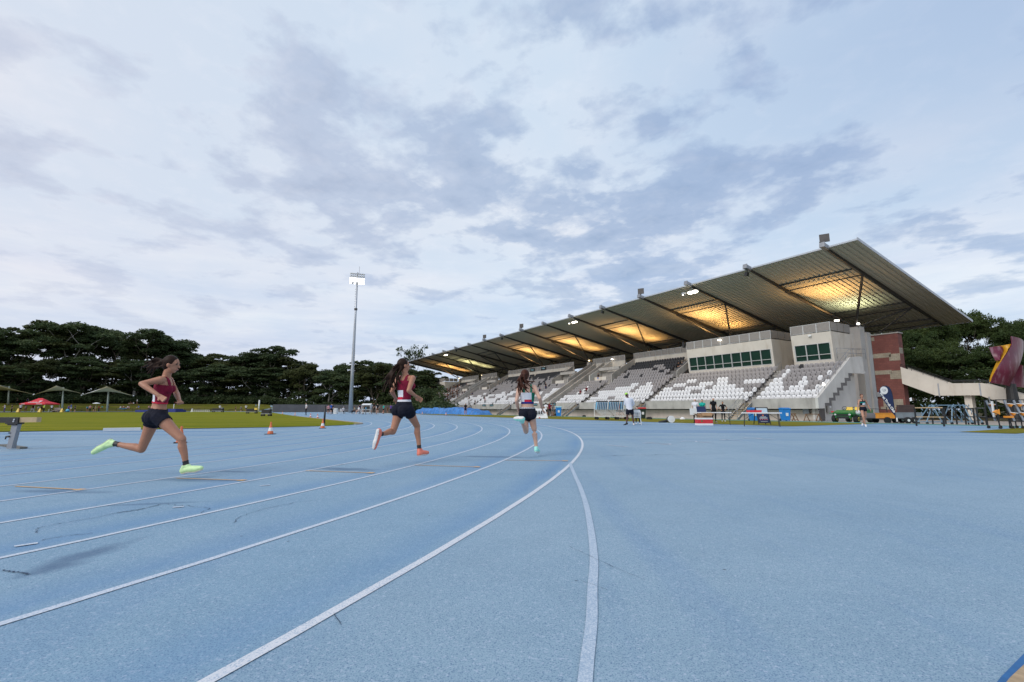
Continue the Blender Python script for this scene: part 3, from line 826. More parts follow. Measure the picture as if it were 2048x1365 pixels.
# --- roof
M['column'] = mat('column_paint', (.72, .7, .66), .7, .06, .6, dirt=((.45, .42, .36), .3))
def rz_(b): return 17.10 - .1935 * (b - 3.3)       # top of the sheet
RA0, RA1, RB0, RB1 = -3.1, 134.2, 3.3, 31.0
def corr():
    v = []; f = []; a = RA0; prof = []; p = .53
    while a < RA1:
        prof += [(a, 0), (a + .26, 0), (a + .31, .1), (a + .46, .1), (a + .51, 0)]; a += p
    Bs = [RB0, 10, 17, 24, RB1]
    for (aa, dz) in prof:
        for b in Bs: v.append((b, aa, rz_(b) - .17 + dz))
    k = len(Bs)
    for i in range(len(prof) - 1):
        for j in range(k - 1): f.append((i * k + j, (i + 1) * k + j, (i + 1) * k + j + 1, i * k + j + 1))
    me = bpy.data.meshes.new('roof'); me.from_pydata(v, [], f); me.update()
    o = link_mesh('roof', me, mat('roof_decking', (.56, .525, .45), .8, .03, .3, spec=.15), GS)
    sm = o.modifiers.new('s', 'SOLIDIFY'); sm.thickness = .012
    return o
RO = corr()
mb = MB(); mb.prism([(RB0 - .03, RA0 - .07, rz_(RB0) - .19), (RB0 - .03, RA0 - .07, rz_(RB0) + .09), (RB1 + .03, RA0 - .07, rz_(RB1) + .09), (RB1 + .03, RA0 - .07, rz_(RB1) - .19)], (0, .05, 0))
mb.prism([(RB0 - .03, RA1 + .02, rz_(RB0) - .19), (RB0 - .03, RA1 + .02, rz_(RB0) + .09), (RB1 + .03, RA1 + .02, rz_(RB1) + .09), (RB1 + .03, RA1 + .02, rz_(RB1) - .19)], (0, .05, 0))
mb.box((RB0 - .03, (RA0 + RA1) / 2, rz_(RB0) - .12), (.04, RA1 - RA0, .16)); mb.box((RB1 + .05, (RA0 + RA1) / 2, rz_(RB1) - .06), (.1, RA1 - RA0, .25))
mb.build('fascia', mat('pale_fascia', (.5, .53, .58), .45, .06, 3, metal=.2), RO)
RAF = [-.42 + 8.25 * i for i in range(17)]
for a in RAF:
    mb = MB(); dz = .32
    mb.prism([(RB0 + .1, a - .09, rz_(RB0 + .1) - .15), (RB1 - .2, a - .09, rz_(RB1 - .2) - .15), (RB1 - .2, a - .09, rz_(RB1 - .2) - .3), (20, a - .09, rz_(20) - .55), (10, a - .09, rz_(10) - .55), (RB0 + .1, a - .09, rz_(RB0 + .1) - .38)], (0, .18, 0))
    ra = mb.build('rafter', M['steel_dark'], GS)
    mb = MB(); mb.box((RB0 - .35, a, rz_(RB0) - .1), (.9, .45, .42), ry=.19); mb.box((RB0 - .82, a, rz_(RB0) + .02), (.1, .5, .5), ry=.19); mb.build('bracket', M['steel_grey'], ra)
def purlin(a0, a1, b, drop=.55, r=.07):
    mb = MB(); mb.tube([(b, a0, rz_(b) - drop), (b, a1, rz_(b) - drop)], r, 8)
    return mb
for k in range(8):
    a0, a1 = RAF[2 * k], RAF[2 * k + 1]; am = (a0 + a1) / 2; zn = 10.75; bn = 17.3
    mb = MB()
    for a in (a0, a1):
        mb.tube([(bn, am, zn), (10.3, a, rz_(10.3) - .6)], .125, 8)
        mb.tube([(bn, am, zn), (22.1, a, rz_(22.1) - .5)], .11, 8)
        mb.tube([(21.6, am, 9.9), (22.1, a, rz_(22.1) - .5)], .1, 8)
        mb.tube([(21.6, am, 9.9), (28.9, a, rz_(28.9) - .35)], .1, 8)
    mb.tube([(bn, am, zn), (21.6, am, 9.9)], .09, 8)
    for b in (10.3, 22.1, 28.9): mb.tube([(b, a0, rz_(b) - .55), (b, a1, rz_(b) - .55)], .07, 8); mb.box((b - 1.2, am, rz_(b - 1.2) - .22), (.12, a1 - a0, .2))
    mb.build('strut_frame', M['steel_dark'], GS, smooth=False)
    if k < 7:
        pass
    mb = MB(); mb.box((17.5, am, 5.3), (1.15, 1.1, 10.9)); mb.box((18.55, am - .12, 5.0), (.95, 1.25, 10.2)); mb.build('column', M['column'], GS)
# square reflectors, hanging speakers
for k in (0, 3, 7, 9):
    a = RAF[k]; mb = MB(); z = rz_(RB0) + .75
    mb.box((RB0 - .45, a - .1, z), (.14, .85, .8), rz=.5); mb.tube([(RB0 - .4, a, rz_(RB0) + .1), (RB0 - .42, a - .05, z - .3)], .05, 6); mb.ball((RB0 - .15, a + .35, z - .25), .2, 10)
    mb.build('reflector_panel', M['steel_dark'], GS)
for k in (1, 4, 8, 11):
    a = RAF[k]; mb = MB(); mb.box((RB0 - .2, a + .25, rz_(RB0) - .75), (.35, .35, .45), rx=.3); mb.tube([(RB0 - .2, a + .2, rz_(RB0) - .55), (RB0 - .2, a + .1, rz_(RB0) - .25)], .03, 5)
    mb.build('loudspeaker', M['black'], GS)
# lit floodlights under the front edge
for k, on in ((2, (1, 1, 0)), (5, (1, 1, 0)), (12, (1, 1, 0))):
    a = RAF[k]; z = rz_(RB0 + .6) - .95; hd = MB(); q = 1.35 if k == 2 else 1.0
    hd.tube([(RB0 + .3, a, z + .75), (RB0 + .3, a, z + .1)], .05, 6); hd.tube([(RB0 + .3, a - .7, z + .1), (RB0 + .3, a + 1.4, z + .1)], .04, 6); hb = hd.build('floodlight_bracket', M['galv'], GS, smooth=True)
    for i, off in enumerate((-.55, .15, 1.3)):
        hd = MB(); hd.ball((RB0 + .35, a + off, z + .05), .28 * q, 12, 0, (1, 1.05, .55)); fl_ = hd.build('floodlight', M['galv'], hb, smooth=True)
        ls = MB(); ls.ball((RB0 + .22, a + off, z - .06), (.27 if i < 2 else .12) * q, 12, 0, (1, 1.05, .5)); ls.build('lamp_glass', M.setdefault('lit_flood', mat('lit_flood_lamp', (1, 1, 1), .5, 0, emit=(1, .88, .66), es=10)), hb, smooth=True)
    pl = bpy.data.lights.new('floodlight_glow', 'SPOT'); pl.energy = 1500 if k == 2 else 700; pl.color = (1, .8, .5); pl.spot_size = math.radians(120); pl.shadow_soft_size = .3
    lo = bpy.data.objects.new('floodlight_glow', pl); COL.objects.link(lo); lo.parent = GS; lo.location = (RB0 + .2, a, z - .4); lo.rotation_euler = (0, math.radians(35), 0)
# up-lights on top of the columns: fixtures and the light they give
for k in range(8):
    am = (RAF[2 * k] + RAF[2 * k + 1]) / 2
    f_ = MB(); f_.box((16.75, am - .55, 10.95), (.34, .36, .3)); f_.tube([(16.9, am - .45, 10.6), (16.8, am - .5, 10.85)], .03, 6); fo = f_.build('uplight', M['steel_grey'], GS)
    g_ = MB(); g_.ball((16.58, am - .62, 11.0), .15, 12, 0, (1, 1.1, .8)); g_.build('lamp_glass', M['lamp_white'] if k == 0 else M['lamp_warm'], fo, smooth=True)
    if k == 5: continue
    col = (1, .95, .62) if k in (0, 6) else (1, .62, .2)
    for (bb, dzz, e_, ry_, c_) in ((13.0, 11.4, 1800, .0, (1, .56, .19)), (18.4, 11.2, 850, -.1, (.95, 1, .62) if k == 0 else (1, .55, .17))):
        if k == 6: c_ = (1, .95, .5); e_ *= .7
        sp = bpy.data.lights.new('uplight_beam', 'SPOT'); sp.energy = e_ * (.75 if k == 0 else 1); sp.color = c_; sp.spot_size = math.radians(140); sp.spot_blend = 1.0; sp.shadow_soft_size = .25
        so2 = bpy.data.objects.new('uplight_beam', sp); COL.objects.link(so2); so2.parent = GS; so2.location = (bb, am + .6, dzz); so2.rotation_euler = (PI, ry_, 0)
# small twin lamps on the parapets of the boxes and walls
for (b, a, z) in ((8.05, 1.4, 10.25), (8.05, 15.6, 9.95), (12.0, 40.5, 9.9)):
    mb = MB(); mb.ball((b - .15, a - .12, z), .11, 8, 0, (1, 1.4, .9)); mb.ball((b - .15, a + .14, z + .04), .1, 8, 0, (1, 1.3, .9)); mb.build('security_lamp', M['lamp_white'], GS)
mb = MB(); mb.box((8.0, 4.3, 9.05), (.25, .3, .22)); mb.build('junction_box', M['white'], GS)
mb = MB(); mb.box((7.9, 21.3, 10.0), (.35, .3, .8)); mb.build('loudspeaker', M['black'], GS)
# mesh guard beside the near box
mb = MB()
for b, a in ((8.3, 1.9), (10.2, 1.2), (12.0, .8)): mb.tube([(b, a, 6.3), (b, a, 7.4)], .025, 6)
mb.tube([(8.3, 1.9, 7.4), (10.2, 1.2, 7.4), (12, .8, 7.4)], .025, 6); mb.tube([(8.3, 1.9, 6.9), (10.2, 1.2, 6.9), (12, .8, 6.9)], .02, 6)
mb.build('landing_rail', M['steel_grey'], GS, smooth=True)

# ================================================================== BLOCKWORK TOWER AND RAMP
def GL(name, loc_abz, label, cat): 
    p = W(loc_abz[0], loc_abz[1], loc_abz[2]); return empty(name, p, math.atan2(N[1], N[0]), label, cat)
TW = GL('stair_tower', (0, 15.2, -.2), 'red and cream blockwork tower at the near end of the grandstand', 'tower')
def tl(b, a, z): return (b - 15.2, a, z + .2)
rects = []
mb = MB(); c = tl(15.7, .15, 4.5); mb.box(c, (1.0, 2.5, 9.4)); mb.build('wall', M['brick_red'], TW)
mb = MB()
def cream(a0, a1, z0, z1, side=False):
    mb = MB()
    if not side: c = tl(15.2, (a0 + a1) / 2, (z0 + z1) / 2); mb.box((c[0] - .003, c[1], c[2]), (.03, a1 - a0, z1 - z0))
    else: c = tl((a0 + a1) / 2, -1.1, (z0 + z1) / 2); mb.box((c[0], c[1] - .003, c[2]), (a1 - a0, .03, z1 - z0))
    mb.build('cream_blocks', M['brick_cream'], TW)
cream(1.1, 1.395, 8.6, 9.0); cream(-.3, 1.39, 6.6, 7.1); cream(-1.1, -.1, 6.2, 6.95); cream(-.2, 1.39, 4.75, 5.2); cream(-1.1, .0, 4.2, 5.1)
cream(-.9, .9, 1.2, 2.0); cream(-.2, 1.2, .9, 1.2); cream(15.2, 16.0, 6.95, 7.6, True); cream(15.2, 15.7, 4.2, 5.0, True)
mb = MB(); c = tl(15.7, .15, 9.24); mb.box(c, (1.2, 2.7, .12)); mb.build('coping', M['concrete'], TW)
mb = MB(); c = tl(15.1, 1.15, 2.55); mb.box(c, (.25, .6, .5)); mb.build('switch_box', M['galv'], TW)
RP = GL('concrete_ramp', (-1.1, 15.4, 0), 'pale concrete stair ramp with dark handrails descending from the blockwork tower', 'ramp')
def rl_(b, a, z): return (b - 15.4, a + 1.1, z)
mb = MB()
top = [(-1.12, 5.45), (-4.8, 3.5), (-7.4, 3.42), (-13.2, .75)]; bot = [(-1.12, 3.65), (-3.8, 2.3), (-7.1, 2.25), (-11.6, -.1), (-13.2, -.1)]
for b in (14.9, 16.7):
    mb.prism([rl_(b, a, z) for a, z in top + bot[::-1]], (.14, 0, 0))
mb.build('side_panel', M['render_cream'], RP)
mb = MB()
for (a0, z0), (a1, z1) in zip(bot[:3], bot[1:4]): mb.prism([rl_(15.04, a0, z0 + .15), rl_(15.04, a1, z1 + .15), rl_(15.04, a1, z1 + .3), rl_(15.04, a0, z0 + .3)], (1.66, 0, 0))
mb.build('deck', M['concrete'], RP)
mb = MB()
for b in (14.97, 16.77):
    for dz in (.16, .3):
        mb.tube([rl_(b, a, z + dz) for a, z in top], .03 if dz > .2 else .02, 6)
    for (a0, z0), (a1, z1) in zip(top[:-1], top[1:]):
        for i in range(4): q = i / 4; mb.tube([rl_(b, a0 + (a1 - a0) * q, z0 + (z1 - z0) * q), rl_(b, a0 + (a1 - a0) * q, z0 + (z1 - z0) * q + .3)], .018, 5)
mb.build('handrail', M['black'], RP, smooth=True)
mb = MB(); mb.box(rl_(15.8, -6.1, 1.05), (.9, .55, 2.4)); mb.build('pier', M['render_cream'], RP)
mb = MB(); mb.box(rl_(14.88, -4.1, 2.85), (.05, .1, 1.35)); mb.box(rl_(14.88, -7.2, 2.8), (.05, .1, 1.2)); mb.tube([rl_(14.8, -7.9, -.1), rl_(14.8, -7.75, 2.1)], .05, 6)
mb.build('drain_pipe', M['galv'], RP)
# ================================================================== OBJECTS ON THE GROUND
def inst(proto, first, loc, rz=0, label=None, group=None, cat=None):
    o = proto if first else copy_tree(proto)
    o.location = loc; o.rotation_euler = (0, 0, rz)
    if label: o['label'] = label
    if group: o['group'] = group
    return o
# ---- traffic cones
def make_cone():
    r = empty('traffic_cone', label='x', cat='cone')
    mb = MB(); mb.box((0, 0, .015), (.3, .3, .03)); mb.build('base', M['black_rubber'], r)
    mb = MB(); mb.lathe((0, 0, 0), [(.105, .03), (.083, .13)], 20); mb.lathe((0, 0, 0), [(.057, .25), (.032, .36), (.026, .45), (.018, .455)], 20); mb.build('body', mat('cone_orange', (.75, .17, .06), .5, .08, 8), r, smooth=False)
    mb = MB(); mb.lathe((0, 0, 0), [(.0835, .13), (.0572, .25)], 20); mb.build('reflective_band', M['white'], r)
    return r
cp = make_cone()
cones = [(540.5, 869.5, 'large orange and white cone on the blue track between the first two runners'), (645, 857.5, 'orange and white cone at the foot of the black post by the grass corner'),
 (360.5, 887, 'orange and white cone behind the front leg of the leftmost runner'), (635, 836.8, 'small far cone on the grass edge just beyond the black post'),
 (621, 835, 'small far cone beside the grass edge, second beyond the black post'), (590, 831.2, 'distant cone on the infield edge, third from the black post'),
 (565, 828.9, 'distant cone on the infield edge near the black equipment trolley'), (892, 831.0, 'orange cone at the feet of the person in black by the blue tarpaulin'),
 (844.6, 828.6, 'small orange cone at the left end of the blue tarpaulin'), (766, 827.5, 'orange cone on the grass beneath the dark clothed person right of the light mast'),
 (1946, 836, 'orange and white cone behind the black barrier under the ramp')]
for i, (px, py, l) in enumerate(cones):
    g = G(px, py) if py > 827.8 else ground_at(px, 95); inst(cp, i == 0, g, .3 * i, l)
def small_marker(px, py, label, m, h=.2, r=.12, cat='marker', name='dome_marker', Y=None):
    g = ground_at(px, Y) if Y else G(px, py); mb = MB(); mb.lathe((0, 0, 0), [(r, 0), (r * .85, h * .45), (r * .3, h), (.02, h)], 14)
    o = mb.build(name, m, smooth=True); o.location = g; tag(o, label, cat); return o
small_marker(1079, 837, 'small red dome marker on the grass strip behind the rightmost runner', M['red'], .16, .2)
small_marker(1365, 839.5, 'small white dome marker on the grass strip between hose reel and box pile', M['white'], .22, .25)
small_marker(1361, 838.2, 'x', M['white'], .01, .02) if False else None
# ---- black padded post
mb = MB(); mb.tube([(0, 0, 0), (.015, 0, 1.12)], .052, 12); o = mb.build('padded_post', M['black'], smooth=True); o.location = G(648, 852.5); tag(o, 'slim black post standing beside a cone at the infield corner', 'post')
mb = MB(); mb.tube([(0, 0, 0), (.03, 0, 2.9)], .17, 10); o = mb.build('white_post', M['sail_white'], smooth=True); o.location = ground_at(517, 118); tag(o, 'thick pale upright post standing on the far side of the infield', 'post')
mb = MB(); mb.tube([(0, 0, 0), (.03, 0, 1.9)], .07, 8); o = mb.build('white_post', M['white'], smooth=True); o.location = ground_at(346.5, 118); tag(o, 'thin white post seen behind the leftmost runner', 'post')

# ---- steeplechase barrier at the far left
ST = empty('steeplechase_barrier', (0, 0, 0), 0, 'steeplechase barrier with black and bare wood beam on a grey steel post', 'barrier')
Yb = 10.9; bl = at(-260, 838.5, Yb); br = at(44, 839, Yb); be = at(78, 839, Yb + .02)
mb = MB(); mb.bar((bl.x, bl.y, .672), (br.x, br.y, .668), .125, .125); mb.build('black_beam', M['black'], ST)
mb = MB(); mb.bar((br.x + .002, br.y, .672), (be.x, be.y, .676), .118, .112); mb.build('wooden_beam', M['wood'], ST)
mb = MB(); mb.box((br.x - .14, Yb - .01, .655), (.28, .155, .15)); mb.box((br.x - .14, Yb - .01, .57), (.2, .13, .04)); mb.build('clamp', M['black'], ST)
for i, (xx, zz) in enumerate(((-.08, .68), (-.09, .64))):
    mb = MB(); mb.tube([(br.x + xx, Yb - .1, zz), (br.x + xx, Yb - .075, zz)], .02, 8); mb.build('bolt', M['galv'], ST)
mb = MB(); mb.prism([(br.x - .20, Yb - .05, .03), (br.x - .09, Yb - .05, .03), (br.x - .03, Yb - .05, .575), (br.x - .165, Yb - .05, .575)], (0, .09, 0))
mb.prism([(br.x - .205, Yb - .056, .03), (br.x - .085, Yb - .056, .03), (br.x - .077, Yb - .056, .12), (br.x - .198, Yb - .056, .12)], (0, .102, 0)); mb.build('post', M['steel_grey'], ST)
mb = MB(); mb.tube([(br.x - .22, Yb - .06, .3), (br.x - .17, Yb - .06, .3)], .02, 8); mb.tube([(br.x - .235, Yb - .06, .31), (br.x - .25, Yb - .06, .24)], .014, 6); mb.build('adjusting_knob', M['black'], ST); mb = MB(); mb.tube([(br.x - .2, Yb - .06, .38), (br.x - .15, Yb - .04, .38)], .014, 6); mb.build('bolt', M['black'], ST)
f0, f1 = G(6, 892.5), G(47, 898.5); mb = MB(); mb.bar((f0.x, f0.y, .024), (f1.x, f1.y, .024), .13, .045); mb.build('foot', M['wood_dark'] if False else mat('weathered_steel', (.16, .15, .13), .7, .2, 6), ST)
# ---- white beam lying by the grass
a_, b_ = G(206, 864), G(281, 862.5); mb = MB(); mb.bar(a_ + Vector((0, 0, .085)), b_ + Vector((0, 0, .085)), .14, .125); o = mb.build('beam', M['white']); tag(o, 'white barrier beam lying on the ground at the near edge of the grass', 'beam')
mb = MB(); ribbon([G(186, 866.5), G(200, 866), G(314, 865)], .07, .0035 + .006, mb); o = mb.build('grass_edge_line', M['line'], fix=False); o['kind'] = 'structure'

# ---- tower light
LM = empty('light_mast', (0, 0, 0), 0, 'tall tapered steel floodlight mast with lit lamp racks beyond the track', 'light mast')
mp_ = ground_at(701, 100); LM.location = mp_; Ht = 29.2
mb = MB(); mb.tube([(0, 0, 0), (0, 0, 9), (.05, 0, 19), (.1, 0, Ht)], [.44, .35, .24, .15], 16); mb.build('mast', M['galv'], LM, smooth=True)
mb = MB(); mb.tube([(.07, 0, 22.0), (.07, 0, 22.4)], .34, 12)
for i in range(8): z = 22.8 + i * .55; mb.tube([(.08, 0, z), (-.3, 0, z)], .035, 5)
mb.build('climbing_step', M['steel_dark'], LM)
mb = MB()
for i in range(5):
    z = Ht - .55 + i * .52 - .6
    mb.box((.1, 0, z), (3.1, .12, .1), rz=.35)
mb.box((.1, .05, Ht - .2), (.14, .14, 2.9)); mb.tube([(.45, 0, Ht + .9), (.45, 0, Ht + 2.6)], .025, 5); mb.build('crossarm', M['steel_dark'], LM)
for i in range(5):
    for j in range(7):
        z = Ht - .55 + i * .52 - .72; x = .1 + (-1.35 + .45 * j) * math.cos(.35); y = (-1.35 + .45 * j) * math.sin(.35)
        mb = MB(); mb.lathe((x, y - .12, z), [(.09, .2), (.2, .0), (.19, -.03)], 10, axis='y'); lh = mb.build('lamp_housing', M['steel_dark'], LM)
        mb = MB(); mb.lathe((x, y - .165, z), [(.175, .0), (.1, -.05)], 10, axis='y'); 
        lit = i < 3 and not (i == 0 and j in (1, 3))
        mb.build('lamp_glass', M['lamp_tower'] if lit and 'lamp_tower' in M else (M.setdefault('lamp_tower', mat('lit_tower_lamp', (1, 1, 1), .5, 0, emit=(1, .95, .85), es=6)) if lit else M['frame_alu']), lh)

# ---- shade sails
def sail(x, Yd, low_l, low_r, hi_f, hi_b, pole, label, two_tone=False):
    o = empty('shade_sail', ground_at(pole[0], Yd), 0, label, 'shade sail', 'shade sails on the far bank'); O = o.location
    L, R, F = [at(px, py, Yd) - O for px, py in (low_l, low_r, hi_f)]; B = at(hi_b[0], hi_b[1], Yd + 4) - O; F.y -= 3
    mb = MB(); n = 10; vs = []
    for i in range(n + 1):
        for j in range(n + 1):
            u, v = i / n, j / n
            p = F * (1 - u) * (1 - v) + R * u * (1 - v) + L * (1 - u) * v + B * u * v
            p = p + (Vector((L + R + F + B) / 4) - p) * (.10 * 4 * max(u * (1 - u) * (1 if v in (0, 1) else .4), v * (1 - v) * (1 if u in (0, 1) else .4)))
            vs.append(p)
    fs = [(i * (n + 1) + j, (i + 1) * (n + 1) + j, (i + 1) * (n + 1) + j + 1, i * (n + 1) + j + 1) for i in range(n) for j in range(n)]
    mb.add(vs, fs); s = mb.build('sail', M['sail'], o, smooth=True, fix=False); md = s.modifiers.new('s', 'SOLIDIFY'); md.thickness = .04
    if two_tone:
        mb = MB(); q = L * .5 + B * .5; mb.add([L + Vector((0, 0, .05)), B + Vector((0, 0, .12)), (B * .65 + R * .35) + Vector((0, 0, .05)), q - Vector((0, .4, .1))], [(0, 3, 2, 1)]); w2 = mb.build('pale_panel', M['sail_white'], s, fix=False); md = w2.modifiers.new('s', 'SOLIDIFY'); md.thickness = .04
    mb = MB(); pt = at(pole[2], pole[3], Yd) - O; mb.tube([(0, 0, 0), (pt.x, 0, pt.z + .8)], [.22, .16], 10); mb.build('pole', M['sail_white'] if False else mat('pale_green_pole', (.33, .36, .3), .6, .1, 2), o, smooth=True)
    mb = MB(); mb.tube([(pt.x, 0, pt.z + .6), F], .06, 6); mb.tube([(pt.x, 0, pt.z + .6), B], .06, 6); mb.build('arm', M['galv'], o)
    for q in (L, R):
        mb = MB(); mb.ball(q, .16, 8); mb.build('corner_shackle', M['white'], o, smooth=True)
sail(0, 131, (-45, 787), (68, 789), (21.5, 772), (15, 776), (14, 812, 17.5, 779), 'olive shade sail on a pale pole, leftmost of three and cut by the frame')
sail(0, 131, (67, 790), (166, 788), (133, 773), (122, 775.5), (124, 809, 126, 781), 'olive shade sail on a pale pole right behind the red tent')
sail(0, 131, (163, 791), (267, 792), (232, 774), (205, 777.5), (214, 808, 217, 781), 'olive shade sail with a pale white panel, rightmost of three', True)
# ---- red marquee
T = empty('marquee_tent', ground_at(78, 112), 0, 'red peaked pop-up tent with white lettering on the far side of the infield', 'tent')
e = 3.0; ez, pz_ = 1.95, 3.25
mb = MB(); vs = [(-e, -1.8, ez), (e, -1.8, ez), (e, 1.8, ez), (-e, 1.8, ez), (-.5, 0, pz_), (.5, 0, pz_)]
vs += [(-1.6, -.9, 2.42), (1.6, -.9, 2.42), (1.6, .9, 2.42), (-1.6, .9, 2.42)]
mb.add(vs, [(0, 1, 7, 6), (1, 2, 8, 7), (2, 3, 9, 8), (3, 0, 6, 9), (6, 7, 5, 4), (7, 8, 5), (8, 9, 4, 5), (9, 6, 4)]); s = mb.build('canopy', M['tent_red'], T); md = s.modifiers.new('s', 'SOLIDIFY'); md.thickness = .03
mb = MB(); 
for y in (-1.8, 1.8): mb.box((0, y, ez - .1), (2 * e, .03, .24))
for x in (-e, e): mb.box((x, 0, ez - .1), (.03, 3.56, .24))
mb.build('valance', M['tent_red'], T)
mb = MB()
for i, h_ in enumerate((.22, .3, .22, .3, .24, .3, .22, .22, .3)): mb.bar((-1.3 + .31 * i, -1.50, 2.2), (-1.3 + .31 * i, -1.50 + h_ * .86, 2.2 + h_ * .48), .2, .02)
mb.box((-2.2, -1.83, 1.86), (.9, .02, .1)); mb.box((1.6, -1.83, 1.86), (1.4, .02, .1)); mb.bar((1.1, -1.2, 2.45), (1.1, -.9, 2.62), .6, .02)
mb.build('lettering', M['white'], T)
for x in (-e, e):
    for y in (-1.78, 1.78):
        mb = MB(); mb.tube([(x * .98, y, 0), (x * .98, y, ez)], .03, 6); mb.build('leg', M['white'], T)
# ---- far fence
mb = MB(); rail = MB(); FC = empty('boundary_fence', (0, 0, 0), 0, 'low dark post and rail fence along the foot of the far grass bank', 'fence')
fp = []
for i in range(60):
    t = math.radians(58 + 2.05 * i)
    p = C2 + 52.6 * (N * math.cos(t) + D * math.sin(t)); fp.append(Vector((p[0], p[1], zg(p[0], p[1]))))
vis = [p for p in fp if -1.25 < p.x / p.y < -.42][:100]
for p in vis:
    q = MB(); q.tube([p, p + Vector((0, 0, 1.05))], .04, 5); q.build('post', M['black'], FC)
for dz in (1.02, .5): rail.tube([p + Vector((0, 0, dz)) for p in vis], .022, 4)
rail.build('rail', M['black'], FC)
# ---- retaining wall to the right of the bank
mb = MB(); pts = [ground_at(px, 104 + (px - 540) * .06) for px in range(545, 850, 12)]
for i in range(len(pts) - 1):
    a, b = pts[i], pts[i + 1]; hA = 1.2 if i > 3 else .5 + .18 * i; hB = 1.2 if i + 1 > 3 else .5 + .18 * (i + 1)
    zt = 2.0
    mb.prism([(a.x, a.y, a.z - .2), (b.x, b.y, b.z - .2), (b.x, b.y, zt), (a.x, a.y, zt)], (0, .4, 0))
o = mb.build('retaining_wall', mat('grey_brown_wall', (.16, .145, .14), .9, .2, .6)); tag(o, 'long low grey brown retaining wall behind the light mast', 'wall')
# ---- yellow markers, table, trolleys on the far infield
for i, px in enumerate((36.3, 79.7, 123.7)):
    g = ground_at(px, 110); mb = MB(); mb.prism([(-.3, -.25, 0), (.3, -.25, 0), (.14, -.03, .85), (-.14, -.03, .85)], (0, .05, 0)); mb.prism([(-.3, .25, 0), (.3, .25, 0), (.14, .03, .85), (-.14, .03, .85)], (0, -.05, 0))
    o = mb.build('yellow_board', M['yellow']); o.location = g; tag(o, ['small yellow A-shaped board between the two leftmost people on the infield', 'small yellow A-shaped board standing under the red tent', 'small yellow A-shaped board right of the red tent'][i], 'board')
def far_trolley(px, Y, w_, label, dark=True):
    t = empty('equipment_trolley', ground_at(px, Y), 0, label, 'trolley')
    mb = MB(); mb.box((0, 0, .62), (w_, .7, .5)); mb.build('crate', M['black'] if dark else M['white'], t)
    mb = MB()
    for z in (.3, .36): mb.box((0, 0, z), (w_ * 1.1, .75, .05))
    mb.box((w_ * .4, 0, .95), (w_ * .2, .5, .2)); mb.build('deck', M['steel_grey'], t)
    for x in (-1, 1):
        for y in (-.3, .3): mb = MB(); mb.lathe((x * w_ * .45, y, .14), [(.14, -.04), (.14, .04)], 10, axis='y'); mb.build('wheel', M['black_rubber'], t)
    return t
far_trolley(533.5, 62, 1.0, 'black topped trolley on small wheels near the distant cones')
far_trolley(504, 86, 1.7, 'dark trolley carrying a yellow item beside the thick pale post'); mb = MB(); mb.box((0, 0, 0), (.45, .4, .35)); o = mb.build('yellow_crate', M['yellow']); g = ground_at(512, 85.3); o.location = (g.x, g.y, g.z + .85); tag(o, 'small bright yellow crate on the dark trolley', 'crate')
far_trolley(436, 105, 2.2, 'low dark trolley in front of a white clothed person on the far infield')
hr = empty('white_rail_frame', ground_at(402, 112), 0, 'long low white railing frame standing at the far edge of the grass', 'rail frame')
mb = MB()
for z in (.12, .45): mb.box((0, 0, z), (4.0, .08, .07))
for x in range(-4, 5): mb.box((x * .49, 0, .25), (.06, .06, .5))
mb.build('rails', M['white'], hr); mb = MB(); mb.prism([(-2.5, 0, 0), (-2.1, 0, 0), (-2.1, 0, .75), (-2.25, 0, .8)], (0, .3, 0)); mb.build('end_bracket', M['white'], hr)
mb = MB(); mb.box((0, 0, .25), (9.0, 3.5, .5)); mb.box((1.0, .2, .62), (6, 2.6, .25)); o = mb.build('landing_mat', mat('dark_blue_mat', (.02, .04, .25), .6, .15, 2)); o.location = ground_at(322, 108); tag(o, 'low dark blue landing mat seen behind the leftmost runner', 'mat')
mb = MB(); mb.box((0, 0, .35), (1.7, 1, .12)); mb.box((0, .3, .75), (1.5, .3, .5)); mb.box((-.7, 0, .17), (.1, .8, .34)); mb.box((.7, 0, .17), (.1, .8, .34)); o = mb.build('bench', mat('grey_bench', (.3, .25, .22), .7, .1)); o.location = ground_at(113, 111); tag(o, 'grey bench beside the yellow board right of the tent', 'bench')
mb = MB(); mb.ball((0, 0, .35), .35, 12, 0, (1.2, .8, 1)); o = mb.build('cool_box', M['hurdle_blue'], smooth=True); o.location = ground_at(135, 111); tag(o, 'round light blue bag on the grass between tent and blue shirted person', 'bag')

